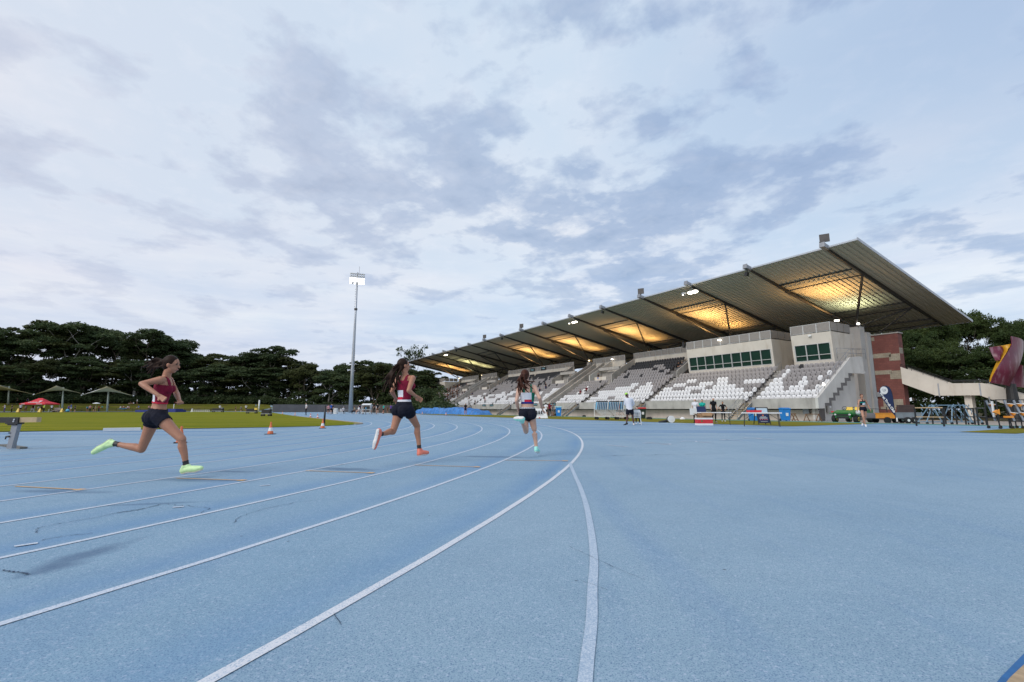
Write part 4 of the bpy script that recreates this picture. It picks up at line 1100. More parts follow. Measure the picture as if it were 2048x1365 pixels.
# ---- blue tarpaulin over the landing mats
def tarp():
    a0, a1, b0, b1 = 47.5, 78.5, -12.2, -8.6; na, nb = 90, 16; v = []; f = []; n = na + 1
    def h(t, s):
        e_ = min(1, s / .12, (1 - s) / .12) ; e2 = min(1, t / .03, (1 - t) / .03)
        base = 1.15 * (.55 + .45 * sstep(.0, .12, t)) if t < .9 else 1.15 * (.4 + .6 * sstep(1.0, .84, t) if False else .75)
        base = .55 + .6 * sstep(.08, .2, t) * (1 - .55 * sstep(.86, .92, t)) + .12 * math.sin(t * 23) + .05 * math.sin(t * 61 + s * 5)
        return max(.02, base * min(1, e_ * 1.0) * e2 + .07 * noise.noise(Vector((t * 40, s * 6, 2))))
    for i in range(na + 1):
        for j in range(nb + 1):
            t, s = i / na, j / nb; hh = h(t, s); fl = .22 * math.sin(t * 75 + 2 * math.sin(t * 20)) * (1 - min(1, s / .18)) 
            p = W(a0 + (a1 - a0) * t, b0 + (b1 - b0) * s + fl, 0); v.append((p.x, p.y, zg(p.x, p.y) + hh))
    for i in range(na):
        for j in range(nb): q = i * (nb + 1) + j; f.append((q, q + nb + 1, q + nb + 2, q + 1))
    me = bpy.data.meshes.new('tarpaulin'); me.from_pydata(v, [], f); me.update(); o = link_mesh('tarpaulin', me, M['blue_tarp'], smooth=True)
    tag(o, 'long wrinkled blue tarpaulin covering landing mats beside the far part of the grandstand', 'tarpaulin')
tarp()
mb = MB(); ribbon([W(36, -20.2), W(62, -20.4)], .9, .02, mb); o = mb.build('blue_mat_strip', M['blue_plastic'], fix=False); o['kind'] = 'structure'
mb = MB(); ribbon([W(48, -21.2), W(82, -21.2)], .8, .02, mb); o = mb.build('white_apron_line', M['line'], fix=False); o['kind'] = 'structure'

# ---- hurdle trolley with stacked hurdles
def hpos(px, Y, dz=0): g = ground_at(px, Y); return Vector((g.x, g.y, g.z + dz))
HT = empty('hurdle_trolley', hpos(1222, 42.5), 0, 'long wheeled trolley loaded with light blue hurdles behind the man in white', 'trolley')
mb = MB(); Lh = 1.42
for z in (.3,): 
    for y in (-.4, .4): mb.box((0, y, z), (2 * Lh, .06, .06))
for x in (-Lh, -.45, .5, Lh):
    mb.box((x, 0, .3), (.06, .74, .06)); mb.box((x, .4, .85), (.05, .05, 1.04))
mb.box((0, .4, 1.42), (2 * Lh, .05, .05)); mb.box((0, -.1, .92), (2 * Lh, .05, .05)); mb.build('frame', M['white'], HT)
for x in (-1.3, -.35, .5, 1.35):
    for y in (-.4, .4):
        mb = MB(); mb.lathe((x, y, .13), [(.125, -.04), (.13, 0), (.125, .04)], 12, axis='y'); mb.build('wheel', M['black_rubber'], HT)
def make_hurdle():
    h = empty('hurdle', label='x', cat='hurdle'); mb = MB()
    mb.bar((0, 0, .55), (.09, 0, 1.22), .035, .62); mb.build('blue_panel', M['hurdle_blue'], h)
    mb = MB(); mb.bar((.10, 0, 1.24), (.115, 0, 1.34), .04, .66); mb.build('top_bar', M['black'], h)
    mb = MB()
    for y in (-.33, .33): mb.bar((0, y, .5), (.1, y, 1.24), .025, .03); mb.bar((0, y, .5), (.5, y, 0), .03, .03)
    mb.bar((.5, -.33, 0), (.5, .33, 0), .04); mb.bar((.25, -.33, .25), (.25, .33, .25), .16, .02); mb.build('leg_frame', M['white'], h); return h
hp = make_hurdle()
for i in range(15):
    o = hp if i == 0 else copy_tree(hp); x = -1.33 + .15 * i + (.12 if i > 6 else 0) + (.12 if i > 12 else 0)
    o.location = HT.location + Vector((x, 0, .34)); o['group'] = 'light blue hurdles stacked on the trolley'; o['label'] = 'light blue and white hurdle stacked upright with others on the wheeled trolley'
# ---- bins
def bin_(px, Y, col, lid, label, s=1.0, rz=0):
    o = empty('wheelie_bin', hpos(px, Y), rz, label, 'bin'); mb = MB()
    mb.prism([(-.24 * s, -.26 * s, .06), (.24 * s, -.26 * s, .06), (.24 * s, .22 * s, .06), (-.24 * s, .22 * s, .06)], (0, 0, .01)); vs = []
    for z, k in ((.05, .82), (.9 * s, 1.0), (.93 * s, 1.06)):
        for x, y in ((-1, -1), (1, -1), (1, 1), (-1, 1)): vs.append((x * .28 * s * k, y * .3 * s * k, z))
    mb.add(vs, [(0, 1, 5, 4), (1, 2, 6, 5), (2, 3, 7, 6), (3, 0, 4, 7), (4, 5, 9, 8), (5, 6, 10, 9), (6, 7, 11, 10), (7, 4, 8, 11), (3, 2, 1, 0)]); mb.build('body', col, o)
    mb = MB(); mb.prism([(-.31 * s, -.34 * s, .935 * s), (-.31 * s, .3 * s, .935 * s), (-.31 * s, .3 * s, 1.03 * s), (-.31 * s, 0, 1.05 * s), (-.31 * s, -.34 * s, .98 * s)], (.62 * s, 0, 0)); mb.build('lid', lid, o)
    for x in (-.22, .22): mb = MB(); mb.lathe((x * s, .28 * s, .1), [(.1, -.03), (.1, .03)], 10, axis='x'); mb.build('wheel', M['black_rubber'], o)
    mb = MB(); mb.box((0, -.292 * s, .52 * s), (.2 * s, .01, .24 * s)); mb.build('notice', M['white'], o); return o
bin_(1569.5, 37.5, M['blue_plastic'], M['blue_plastic'], 'bright blue wheelie bin right of the white folding table')
bin_(1506, 37.8, M['blue_plastic'], M['blue_plastic'], 'bright blue wheelie bin behind the table beside the display board')
bin_(1284, 46, mat('bin_dark_green', (.015, .03, .02), .5, .1), M['red'], 'dark green wheelie bin with red lid beside the white plastic chair', 1.05)
bin_(1117, 63, M['blue_plastic'], M['cyan_light'], 'tall blue bin beside the front stairs near the tunnel opening', 1.25)
# ---- plastic chairs
def make_chair():
    r = empty('plastic_chair', label='x', cat='chair')
    mb = MB(); mb.box((0, 0, .43), (.42, .42, .03)); mb.build('seat', M['white'], r)
    mb = MB(); n = 10
    for x in (-.17, -.1, 0, .1, .17): mb.bar((x, .2, .44), (x * 1.05, .29, .80), .05, .018)
    mb.prism([(-.21, .285, .72), (.21, .285, .72), (.2, .3, .86), (.1, .31, .89), (-.1, .31, .89), (-.2, .3, .86)], (0, .02, 0)); mb.bar((-.21, .21, .44), (-.21, .29, .78), .04); mb.bar((.21, .21, .44), (.21, .29, .78), .04)
    mb.build('backrest', M['white'], r)
    for s in (-1, 1): mb = MB(); mb.bar((s * .23, -.2, .64), (s * .23, .25, .66), .045, .025); mb.bar((s * .22, -.2, .43), (s * .23, -.2, .64), .035); mb.build('armrest', M['white'], r)
    for x in (-1, 1):
        for y in (-1, 1): mb = MB(); mb.bar((x * .19, y * .19, .43), (x * .24, y * .25, 0), .045, .035); mb.build('leg', M['white'], r)
    return r
pc = make_chair()
for i, (px, Y, rz, l) in enumerate(((1273.5, 28.7, 2.9, 'white plastic chair turned away beside the man in the white shirt'), (676, 84, 1.2, 'white plastic chair left of the seated person near the light mast'),
      (684.5, 84, 1.3, 'white plastic chair just behind the seated person in white near the mast'), (719, 80, .4, 'white plastic chair under a person right of the light mast'), (64, 111.5, .8, 'white folding chair on the infield left of the yellow marker under the tent'), (99, 111.5, -.6, 'white folding chair at the right leg of the red tent'))):
    inst(pc, i == 0, hpos(px, Y), rz, l)
# ---- folding tables
def table(p0, p1, Y0, Y1, label, h=.74):
    A = hpos(p0, Y0); B = hpos(p1, Y1); c = (A + B) / 2; L = (B - A).length; rz = math.atan2(B.y - A.y, B.x - A.x)
    t = empty('folding_table', c, rz, label, 'table'); mb = MB(); mb.box((0, 0, h - .02), (L, .75, .045)); mb.build('tabletop', M['white'], t)
    for s in (-1, 1):
        for y in (-.3, .3): mb = MB(); mb.tube([(s * L * .42, y, h - .05), (s * L * .44, y, 0)], .016, 6); mb.build('leg', M['black'], t)
        mb = MB(); mb.tube([(s * L * .43, -.3, .36), (s * L * .43, .3, .36)], .012, 5); mb.tube([(s * L * .43, 0, .36), (s * L * .2, 0, h - .06)], .012, 5); mb.build('brace', M['black'], t)
    return t
T1 = table(1482, 1562, 26.0, 25.2, 'long white folding table with black legs beside the display board'); T2 = table(1394, 1463, 29.0, 28.2, 'long white folding table above the opened cardboard box near the front stairs')
mb = MB(); mb.box((0, 0, .05), (.62, .4, .09)); mb.box((0, 0, .11), (.64, .42, .03)); o = mb.build('red_case', M['red']); g = hpos(1508, 25.8, .745); o.location = g; tag(o, 'flat red case lying on the folding table', 'case')
# display board
SB = empty('display_board', hpos(1523, 28.5), .05, 'black A-frame display board with navy poster and small red icons behind the table', 'display board')
mb = MB()
for s in (-1, 1): mb.bar((s * .36, -.25, 0), (s * .36, 0, 1.02), .035); mb.bar((s * .36, .3, 0), (s * .36, .02, 1.02), .035)
mb.bar((-.36, 0, 1.02), (.36, 0, 1.02), .04); mb.bar((-.36, -.21, .12), (.36, -.21, .12), .035); mb.build('frame', M['black'], SB)
mb = MB(); mb.prism([(-.34, -.205, .14), (.34, -.205, .14), (.34, -.085, .64), (-.34, -.085, .64)], (0, .015, .004)); pa_ = mb.build('poster', M['navy'], SB)
mb = MB(); mb.prism([(-.34, -.075, .68), (.34, -.075, .68), (.34, -.005, .98), (-.34, -.005, .98)], (0, .015, .004)); mb.build('upper_panel', mat('pale_blue_panel', (.5, .62, .7), .4, .1), SB)
mb = MB()
def on(x, z, w_, h_, m): y = -.205 + .24 * (z - .14) - .006; mb.box((x, y, z), (w_, .006, h_), rx=-.235, m=m)
on(0, .56, .09, .06, 0); on(0, .47, .34, .02, 1); on(0, .40, .48, .035, 1)
for x in (-.2, -.07, .07, .2): on(x, .31, .05, .05, 2)
on(0, .2, .42, .012, 1); mb.build('lettering', [M['orange'], M['white'], mat('salmon_ink', (.75, .2, .18), .5, 0)], pa_)
mb = MB(); mb.prism([(-.28, 0, 0), (.28, 0, 0), (.28, .1, .34), (-.28, .1, .34)], (0, .02, .005)); mb.box((0, .1, -.0), (.3, .24, .02)); o = mb.build('laptop_sign', M['navy']); g = hpos(1403.5, 28.9, .75); o.location = g; tag(o, 'small navy sign standing on the left end of the table', 'sign')
# box pile
g = hpos(1406.5, 27.6); BX = empty('striped_crate', g, 0, 'large white crate with a broad red stripe and green spot under the table', 'crate')
mb = MB(); mb.box((0, 0, .055), (.86, .5, .11)); mb.box((0, 0, .385), (.86, .5, .09)); mb.build('white_body', M['white'], BX); mb = MB(); mb.box((0, 0, .225), (.84, .49, .23)); mb.build('red_stripe', M['red'], BX); mb = MB(); mb.box((-.21, -.247, .24), (.08, .006, .09)); mb.build('green_sticker', M['green_paint'], BX)
CB = empty('cardboard_box', g + Vector((.05, 0, .432)), .05, 'opened brown cardboard box with flaps on top of the striped crate', 'box')
mb = MB(); mb.box((0, -.2, .12), (.66, .02, .24)); mb.box((0, .2, .12), (.66, .02, .24)); mb.box((-.32, 0, .12), (.02, .38, .24)); mb.box((.32, 0, .12), (.02, .38, .24)); mb.box((0, 0, .01), (.62, .38, .02)); mb.build('body', M['cardboard'], CB)
for c, d, ry, rx in (((-.45, 0, .16), (.28, .36, .015), .5, 0), ((.42, 0, .2), (.22, .36, .015), -.3, 0), ((.02, -.27, .2), (.6, .015, .2), 0, -.5)): mb = MB(); mb.box(c, d, rx=rx, ry=ry); mb.build('flap', M['cardboard'], CB)
# hose reel
HR = empty('measuring_wheel', hpos(1338, 33), 0, 'cream disc reel with a black strap lying on the grass strip', 'reel')
mb = MB(); mb.lathe((.1, -.1, .24), [(.24, -.05), (.24, .05)], 20, axis='y'); mb.lathe((.1, -.16, .24), [(.06, -.02), (.06, .02)], 10, axis='y'); mb.build('disc', M['sail_white'], HR, smooth=False)
mb = MB(); mb.tube([(.1, 0, .2), (.1, .35, .24)], .2, 14); mb.tube([(-.75, 0, .05), (-.3, .05, .09), (0, .1, .16)], [.05, .09, .08], 8); mb.build('strap', M['black'], HR, smooth=True)
for i, (px, Y) in enumerate(((1298, 43), (1168, 66), (1225, 58))):
    mb = MB(); mb.box((0, 0, .1), (.45, .3, .2)); mb.box((0, 0, .22), (.3, .2, .05)); o = mb.build('equipment_bag', M['black']); o.location = hpos(px, Y); tag(o, ['small black bag by the wall right of the red lidded bin', 'small black bag at the wall foot right of the blue bin', 'small black bag at the wall foot behind the hurdle trolley'][i], 'bag')
# wooden trestles by the wall
def trestle(px, Y, w_, label):
    o = empty('wooden_trestle', hpos(px, Y), .2, label, 'trestle'); mb = MB()
    for x in (-w_, w_): mb.bar((x - .3, 0, 0), (x, 0, .62), .05); mb.bar((x + .3, 0, 0), (x, 0, .62), .05)
    mb.bar((-w_ - .1, 0, .62), (w_ + .1, 0, .62), .06); mb.bar((-w_ - .3, 0, .12), (w_ + .3, 0, .12), .04); mb.build('timber', M['wood_dark'], o)
trestle(1586, 40, .15, 'small dark trestle against the wall right of the blue bin'); trestle(1624, 40, .6, 'long brown wooden trestle near the dark door')
mb = MB(); mb.box((0, 0, 0), (.55, .3, .5)); mb.box((0, -.16, -.05), (.4, .03, .3)); o = mb.build('wall_unit', M['steel_grey']); p = W(.3, .85, .72); p = W(1.6, .82, .72); o.location = p; o.rotation_euler = (0, 0, math.atan2(N[1], N[0]) - PI / 2); tag(o, 'square grey unit mounted on the lower wall left of the door', 'wall unit')

# ---- green utility vehicle
UV = empty('utility_vehicle', hpos(1703, 38.0), math.radians(-62), 'small green utility vehicle with yellow seats and black tyres near the side wall', 'utility vehicle')
# local: front faces -y, width x
mb = MB(); mb.prism([(-.72, -1.3, .62), (-.72, -1.36, .78), (-.72, -.7, .98), (-.72, -.3, .98), (-.72, -.3, .45), (-.72, -1.0, .42)], (1.44, 0, 0)); mb.box((0, -1.22, .5), (1.1, .25, .3)); mb.build('hood', M['green_paint'], UV)
mb = MB(); mb.box((0, -1.37, .6), (.95, .04, .13)); mb.box((0, -1.36, .4), (.9, .06, .16)); mb.build('grille', M['black'], UV)
for s in (-1, 1): mb = MB(); mb.ball((s * .52, -1.38, .62), .085, 10, 0, (1.2, .35, .9)); mb.build('headlight', M['frame_alu'], UV, smooth=True)
for s in (-1, 1): mb = MB(); mb.box((s * .82, -1.12, .72), (.24, .55, .05)); mb.build('fender', M['green_paint'], UV)
for s in (-.32, .32): mb = MB(); mb.box((s, .12, .78), (.5, .5, .14)); mb.box((s, .38, 1.0), (.48, .1, .42), rx=-.15); mb.build('seat', M['yellow'], UV)
mb = MB(); mb.box((0, 0, .45), (1.3, 1.4, .1)); mb.tube([(-.6, .55, .6), (-.6, .5, 1.2), (.6, .5, 1.2), (.6, .55, .6)], .03, 8); mb.tube([(-.3, -.62, .95), (-.3, -.4, 1.1)], .02, 6); mb.tube([(-.3 + .16 * math.cos(t), -.4 + .08 * math.sin(t), 1.12 + .14 * math.sin(t)) for t in [i * .524 for i in range(13)]], .018, 6); mb.build('chassis', M['black'], UV)
mb = MB(); mb.box((0, 1.15, .72), (1.4, 1.1, .06)); mb.box((-.7, 1.15, .88), (.05, 1.1, .3)); mb.box((.7, 1.15, .88), (.05, 1.1, .3)); mb.box((0, .62, .88), (1.35, .05, .3)); mb.box((0, 1.69, .88), (1.35, .05, .3)); mb.build('cargo_bed', M['green_paint'], UV)
mb = MB(); mb.box((-.78, -1.2, .84), (.2, .08, .1)); mb.build('beacon', M['red'], UV)
for x, y in ((-.78, -.95), (.78, -.95), (-.78, 1.05), (.78, 1.05)):
    mb = MB(); mb.lathe((x, y, .29), [(.2, -.15), (.28, -.13), (.295, 0), (.28, .13), (.2, .15)], 18, axis='x'); wh = mb.build('wheel', M['black_rubber'], UV)
    mb = MB(); mb.lathe((x, y, .29), [(.15, -.16), (.06, -.165), (.06, .165), (.15, .16)], 14, axis='x'); mb.build('rim', M['yellow'], wh)
mb = MB(); mb.ball((.0, 0, 0), .17, 10, 0, (1.0, .8, 1.0)); o = mb.build('helmet_bag', mat('white_red_cloth', (.7, .68, .68), .6, .2, 6), smooth=True); o.location = hpos(1716, 35.2, .75); tag(o, 'small white bag hanging on the front of the green vehicle', 'bag')
# ---- trailer
TR = empty('flatbed_trailer', hpos(1785, 36.5), math.radians(-2), 'long low trailer with orange and grey side panels and double wheels', 'trailer')
L2 = 1.75
mb = MB(); mb.box((-.95, -.5, .58), (1.4, .06, .42)); mb.box((-.98, -.54, .77), (1.5, .05, .05)); mb.box((-.25, -.535, .58), (.06, .03, .44)); mb.build('orange_panel', M['orange_paint'], TR)
mb = MB(); mb.box((.75, -.5, .6), (2.0, .05, .4)); mb.box((.75, -.53, .81), (2.02, .04, .04)); mb.box((.4, -.54, .6), (.05, .03, .4)); mb.box((0, .5, .58), (3.4, .05, .42)); mb.box((1.76, 0, .58), (.05, 1, .42)); mb.build('grey_panel', M['steel_grey'], TR)
mb = MB(); mb.box((.05, 0, .36), (3.4, 1.1, .06)); mb.box((-2.1, 0, .33), (1.0, .08, .08)); mb.build('chassis', M['black'], TR)
for x in (.6, 1.1, -.9):
    for y in (-.5, .5):
        mb = MB(); mb.lathe((x, y + (-.12 if y < 0 else .12), .24), [(.15, -.08), (.24, -.06), (.245, 0), (.24, .06), (.15, .08)], 16, axis='y'); wh = mb.build('wheel', M['black_rubber'], TR)
        if x > 0: mb = MB(); mb.lathe((x, y + (-.12 if y < 0 else .12), .24), [(.1, -.085), (.1, .085)], 12, axis='y'); mb.build('rim', M['white'], wh)
mb = MB(); mb.tube([(-2.3, .2, 1.15), (-.2, .3, 1.05)], .02, 6); mb.tube([(-.2, .3, .8), (-.2, .3, 1.25)], .03, 6); mb.build('tow_pole', M['black'], TR)
mb = MB(); mb.box((0, 0, .55), (1.25, .25, .75)); 
for z in (.3, .55, .8): mb.box((0, -.13, z), (1.25, .02, .02))
o = mb.build('brown_board', mat('brown_board', (.07, .045, .04), .7, .15)); o.location = hpos(1812, 38.2, .55); tag(o, 'dark brown board standing upright behind the trailer at the tower foot', 'board')

# ---- teardrop flag
FL = empty('teardrop_flag', hpos(1791, 32.5), 0, 'navy teardrop flag reading West Track Club with a round white emblem', 'flag')
Yf = 32.5; Lf = FL.location
def fl(px, py): p = at(px, py, Yf) - Lf; return Vector((p.x, 0, p.z))
out_ = [(1791, 833.5), (1789, 820), (1787.6, 808), (1785.8, 795), (1784, 786), (1781.5, 779.5), (1777.5, 774.5), (1772, 772), (1766.5, 772), (1762, 774.5), (1759.4, 779), (1758.3, 785), (1761, 792), (1769, 804), (1778, 817), (1785, 826.5)]
mb = MB(); P = [fl(*q) for q in out_]; mb.prism([(p.x, -.006, p.z) for p in P], (0, .012, 0)); sl = mb.build('sail', M['navy'], FL)
mb = MB(); edge = [fl(*q) for q in out_[:11]]; mb.tube([fl(1791.3, 845)] + [Vector((p.x, 0, p.z)) for p in edge], [.022] + [.018] * 8 + [.012] * 3, 8); mb.build('pole', M['black'], FL, smooth=True)
mb = MB(); mb.box((0, 0, .03), (.7, .5, .03), rz=.4); mb.tube([(0, 0, 0), (0, 0, .35)], .03, 8); mb.build('base', M['black'], FL)
mb = MB(); mb.tube([(0.01, -.03, .12), (0.01, -.03, .38)], .045, 8); mb.build('spike_cover', M['white'], FL)
c = fl(1767.8, 781.2); mb = MB(); mb.lathe((c.x, -.012, c.z), [(.262, -.004), (.262, .004)], 28, axis='y'); em = mb.build('emblem', M['white'], FL)
mb = MB()
for i, (dx, dz, w_, h_) in enumerate(((-.1, .08, .1, .02), (.05, .06, .16, .018), (0, .01, .26, .02), (.06, -.04, .2, .015), (-.03, -.08, .12, .02), (.09, -.01, .03, .1))): mb.box((c.x + dx, -.0185, c.z + dz), (w_, .003, h_), ry=-.15)
mb.build('emblem_marks', M['steel_grey'], em)
def text_obj(name, body, size, loc, rot, material, parent, ext=.003, bold=.012):
    cu = bpy.data.curves.new(name, 'FONT'); cu.body = body; cu.size = size; cu.extrude = ext; cu.offset = bold; cu.align_x = 'CENTER'; cu.align_y = 'CENTER'
    t = bpy.data.objects.new(name, cu); COL.objects.link(t); dg = bpy.context.evaluated_depsgraph_get()
    me = bpy.data.meshes.new_from_object(t.evaluated_get(dg)); bpy.data.objects.remove(t)
    o = link_mesh(name, me, material, parent); o.location = loc; o.rotation_euler = rot; return o
tcn = fl(1774.6, 805.5); ang = -math.atan2(818.5 - 790.5, 1783 - 1765.2)
text_obj('lettering', 'West Track Club', .225, (tcn.x, -.012, tcn.z), Matrix.Rotation(-ang, 3, 'Y').to_4x4().to_euler() if False else (Matrix.Rotation(-ang, 3, 'Y') @ Matrix.Rotation(PI / 2, 3, 'X')).to_euler(), M['white'], FL)

# ---- racks and barriers on the right
def rack_frame(px, Y, label):
    o = empty('steel_rack', hpos(px, Y), math.radians(-3), label, 'rack'); L = 1.7
    for y in (-.35, .35):
        mb = MB(); yt = y * .35; top = 1.22
        mb.bar((-L * .62, yt, top), (L * .6, yt, top), .05)
        mb.bar((-L, y, .16), (L, y, .16), .05)
        xs = [-L, -L * .55, -L * .1, L * .35, L * .6]
        for a_, b_ in ((-1, -.55), (-.55, -.1), (-.1, -.3), (.1, .35), (.35, .6), (.6, 1.0), (-.55, -.45), (.35, -.1), (-.1, .3)):
            pass
        for xa, za, xb, zb in ((-1, .16, -.6, top), (-.6, top, -.1, .16), (-.1, .16, .1, top), (.1, top, .62, .16), (.62, .16, .5, top), (.6, top, 1.0, .16), (-.45, .16, -.6, top)):
            mb.bar((xa * L, y if za < 1 else yt, za), (xb * L, y if zb < 1 else yt, zb), .045)
        mb.build('truss_side', M['rack_blue'], o)
    mb = MB()
    for i in range(4):
        for x in (-.85, -.45, .35, .7):
            z = .4 + .25 * i; xx = x * L; mb.bar((xx, -.3 + .06 * i, z), (xx - .28, -.62 + .06 * i, z + .13), .04); mb.bar((xx, .3 - .06 * i, z), (xx + .25, .6, z + .12), .04)
    for x in (-1, 1): mb.bar((x * L, -.35, .16), (x * L, .35, .16), .05)
    mb.build('peg', M['rack_blue'], o)
    for x in (-.98, -.1, .98):
        for y in (-.35, .35):
            mb = MB(); mb.lathe((x * L, y, .08), [(.08, -.03), (.08, .03)], 12, axis='y'); mb.build('caster', M['black_rubber'], o)
rack_frame(1897, 30.5, 'blue grey truss rack on casters with slanted pegs below the ramp')
def barrier(pts, label, tan=True, name='black_barrier'):
    g = hpos(*pts[0]); o = empty(name, g, 0, label, 'barrier'); Q = [hpos(*p) - g for p in pts]
    mb = MB()
    for a_, b_ in zip(Q[:-1], Q[1:]): mb.bar(a_ + Vector((0, 0, 1.0)), b_ + Vector((0, 0, 1.0)), .06, .05); mb.bar(a_ + Vector((0, 0, .5)), b_ + Vector((0, 0, .5)), .05, .04)
    mb.build('rail', M['wood'] if tan else M['black'], o)
    for q in Q: mb = MB(); mb.bar(q + Vector((0, .04, 0)), q + Vector((0, .04, 1.03)), .06); mb.build('post', M['black'], o)
barrier([(1831, 26.5), (1886, 25.5)], 'black posts with two tan wooden rails, nearest the trailer')
barrier([(1864, 29.5), (1890, 29.3), (1912, 29.3), (1930, 29.2), (1948, 29)], 'low black metal barrier behind the truss rack', False)
barrier([(1955, 27.2), (1971, 28.2), (1935, 31)], 'black angled barrier at the right end of the truss rack', False)
# starting block cart
SC_ = empty('starting_block_cart', hpos(2012, 22.6), 0, 'wheeled grey cart carrying orange starting blocks at the right edge', 'cart')
mb = MB()
for y in (-.15, .4):
    for xa, xb in ((-.56, -.56), (-.2, .02), (.45, .5), (.78, .8)): mb.bar((xb, y, .12), (xa, y, 1.38), .035)
    for z in (.5, 1.08, 1.36): mb.bar((-.56, y, z), (.86, y, z), .035)
for x in (-.56, .02, .5, .8): mb.bar((x, -.15, .5), (x, .4, .5), .035)
mb.build('frame', M['black'], SC_)
for x in (-.56, .02, .5, .8):
    for y in (-.15, .4): mb = MB(); mb.lathe((x + .03, y, .07), [(.07, -.025), (.07, .025)], 12, axis='y'); mb.build('caster', M['black_rubber'], SC_)
for x in (-.5,): mb = MB(); mb.bar((x, .1, .55), (x, .1, 1.3), .06); mb.build('white_upright', M['white'], SC_)
def make_block():
    b = empty('starting_block', label='x', cat='starting block'); mb = MB(); mb.bar((-.22, 0, 1.0), (.12, 0, 0.05), .085, .04, up=Vector((0, 1, 0))); mb.build('rail', M['galv'], b)
    for x, z in ((-.08, .83), (-.0, .42)):
        mb = MB(); mb.prism([(x - .06, -.13, z), (x + .14, -.13, z - .02), (x + .02, -.13, z - .13)], (0, .09, 0)); mb.build('pedal', M['orange_paint'], b)
        mb = MB(); mb.bar((x - .06, -.08, z + .02), (x + .22, -.08, z - .02), .1, .03); mb.build('pedal_face', M['white'], b)
    return b
blk = make_block()
for i, (x, y, l) in enumerate(((.0, -.2, 'grey starting block with orange pedals hanging on the middle of the cart'), (.42, -.22, 'grey starting block with orange pedals near the right frame edge of the cart'), (.72, -.2, 'grey starting block with orange pedals cut by the frame edge'), (-.2, .45, 'grey starting block hanging on the far side of the cart'))):
    o = blk if i == 0 else copy_tree(blk); o.location = SC_.location + Vector((x, y, .33)); o['label'] = l; o['group'] = 'starting blocks hanging on the cart'; o.rotation_euler = (0, 0, 0)
mb = MB(); mb.prism([(-.78, -.2, .78), (-.5, -.2, .92), (-.5, -.2, .66)], (0, .12, 0)); mb.box((-.12, -.2, .56), (.3, .2, .09)); o = mb.build('orange_pedals', M['orange_paint']); o.location = SC_.location; tag(o, 'loose orange pedal pieces resting on the left shelf of the cart', 'pedal')

# ---- sculpture
SCU = empty('twisted_sculpture', ground_at(2018, 42), 0, 'tall twisted maroon sculpture with yellow inner faces behind the ramp', 'sculpture')
Ys = 42; Os = SCU.location
def sp_(px, py, dy=0): p = at(px, py, Ys + dy) - Os; return p
def strip(L, R, name, m, th=.07):
    mb = MB(); L = [Vector(q) for q in smooth_pts([tuple(p) for p in L], 4)]; R = [Vector(q) for q in smooth_pts([tuple(p) for p in R], 4)]; n = len(L); nn = 8; vs = []
    for i in range(n):
        for j in range(nn + 1):
            t = j / nn; p = L[i].lerp(R[i], t); p = p + Vector((0, -.22 * math.sin(PI * t), 0)); vs.append(p)
    fs = [(i * (nn + 1) + j, i * (nn + 1) + j + 1, (i + 1) * (nn + 1) + j + 1, (i + 1) * (nn + 1) + j) for i in range(n - 1) for j in range(nn)]
    mb.add(vs, fs); o = mb.build(name, m, SCU, smooth=True, fix=False); s = o.modifiers.new('s', 'SOLIDIFY'); s.thickness = th; e = o.modifiers.new('e', 'EDGE_SPLIT'); e.split_angle = math.radians(40); return o
L = [sp_(2021, 673, 0), sp_(2022, 690, 0), sp_(2015, 705, -.2), sp_(2003, 722, -.4), sp_(1992, 740, -.4), sp_(1984, 755, -.2), sp_(1981, 766, 0)]
R = [sp_(2045, 683, 1.2), sp_(2045, 700, 1.2), sp_(2042, 715, .8), sp_(2037, 730, .4), sp_(2029, 748, .2), sp_(2022, 762, .3), sp_(2017, 773, .5)]
strip(L, R, 'maroon_face', M['maroon'])
L = [sp_(1978, 695, .6), sp_(1981, 704, .6), sp_(1986, 713, .5), sp_(1992, 722, .3)]; R = [sp_(2011, 692, .8), sp_(2008, 702, .6), sp_(2001, 712, .4), sp_(1996, 722, .2)]
strip(L, R, 'upper_lobe', M['maroon'])
L = [sp_(1986, 694, .9), sp_(2000, 700, .9), sp_(1998, 716, .7), sp_(1990, 735, .4), sp_(1983, 752, .3), sp_(1980, 764, .3)]; R = [sp_(2021, 689, .2), sp_(2014, 704, .05), sp_(2003, 721, -.1), sp_(1992, 739, -.1), sp_(1985, 754, 0), sp_(1982, 765, .1)]
strip(L, R, 'yellow_edge', mat('sculpture_yellow', (.6, .3, .015), .4, .12, 1))
L = [sp_(2037, 729, .7), sp_(2030, 745, .9), sp_(2022, 760, 1.0), sp_(2018, 774, 1.0)]; R = [sp_(2041, 735, 1.6), sp_(2045, 752, 1.6), sp_(2046, 765, 1.6), sp_(2046, 776, 1.6)]
strip(L, R, 'lower_lobe', M['maroon'])
b0 = sp_(2022, 775, .8); mb = MB(); mb.tube([(b0.x, .8, 0), (b0.x, .8, b0.z + .3)], [.5, .35], 12); mb.build('base', M['black'], SCU)
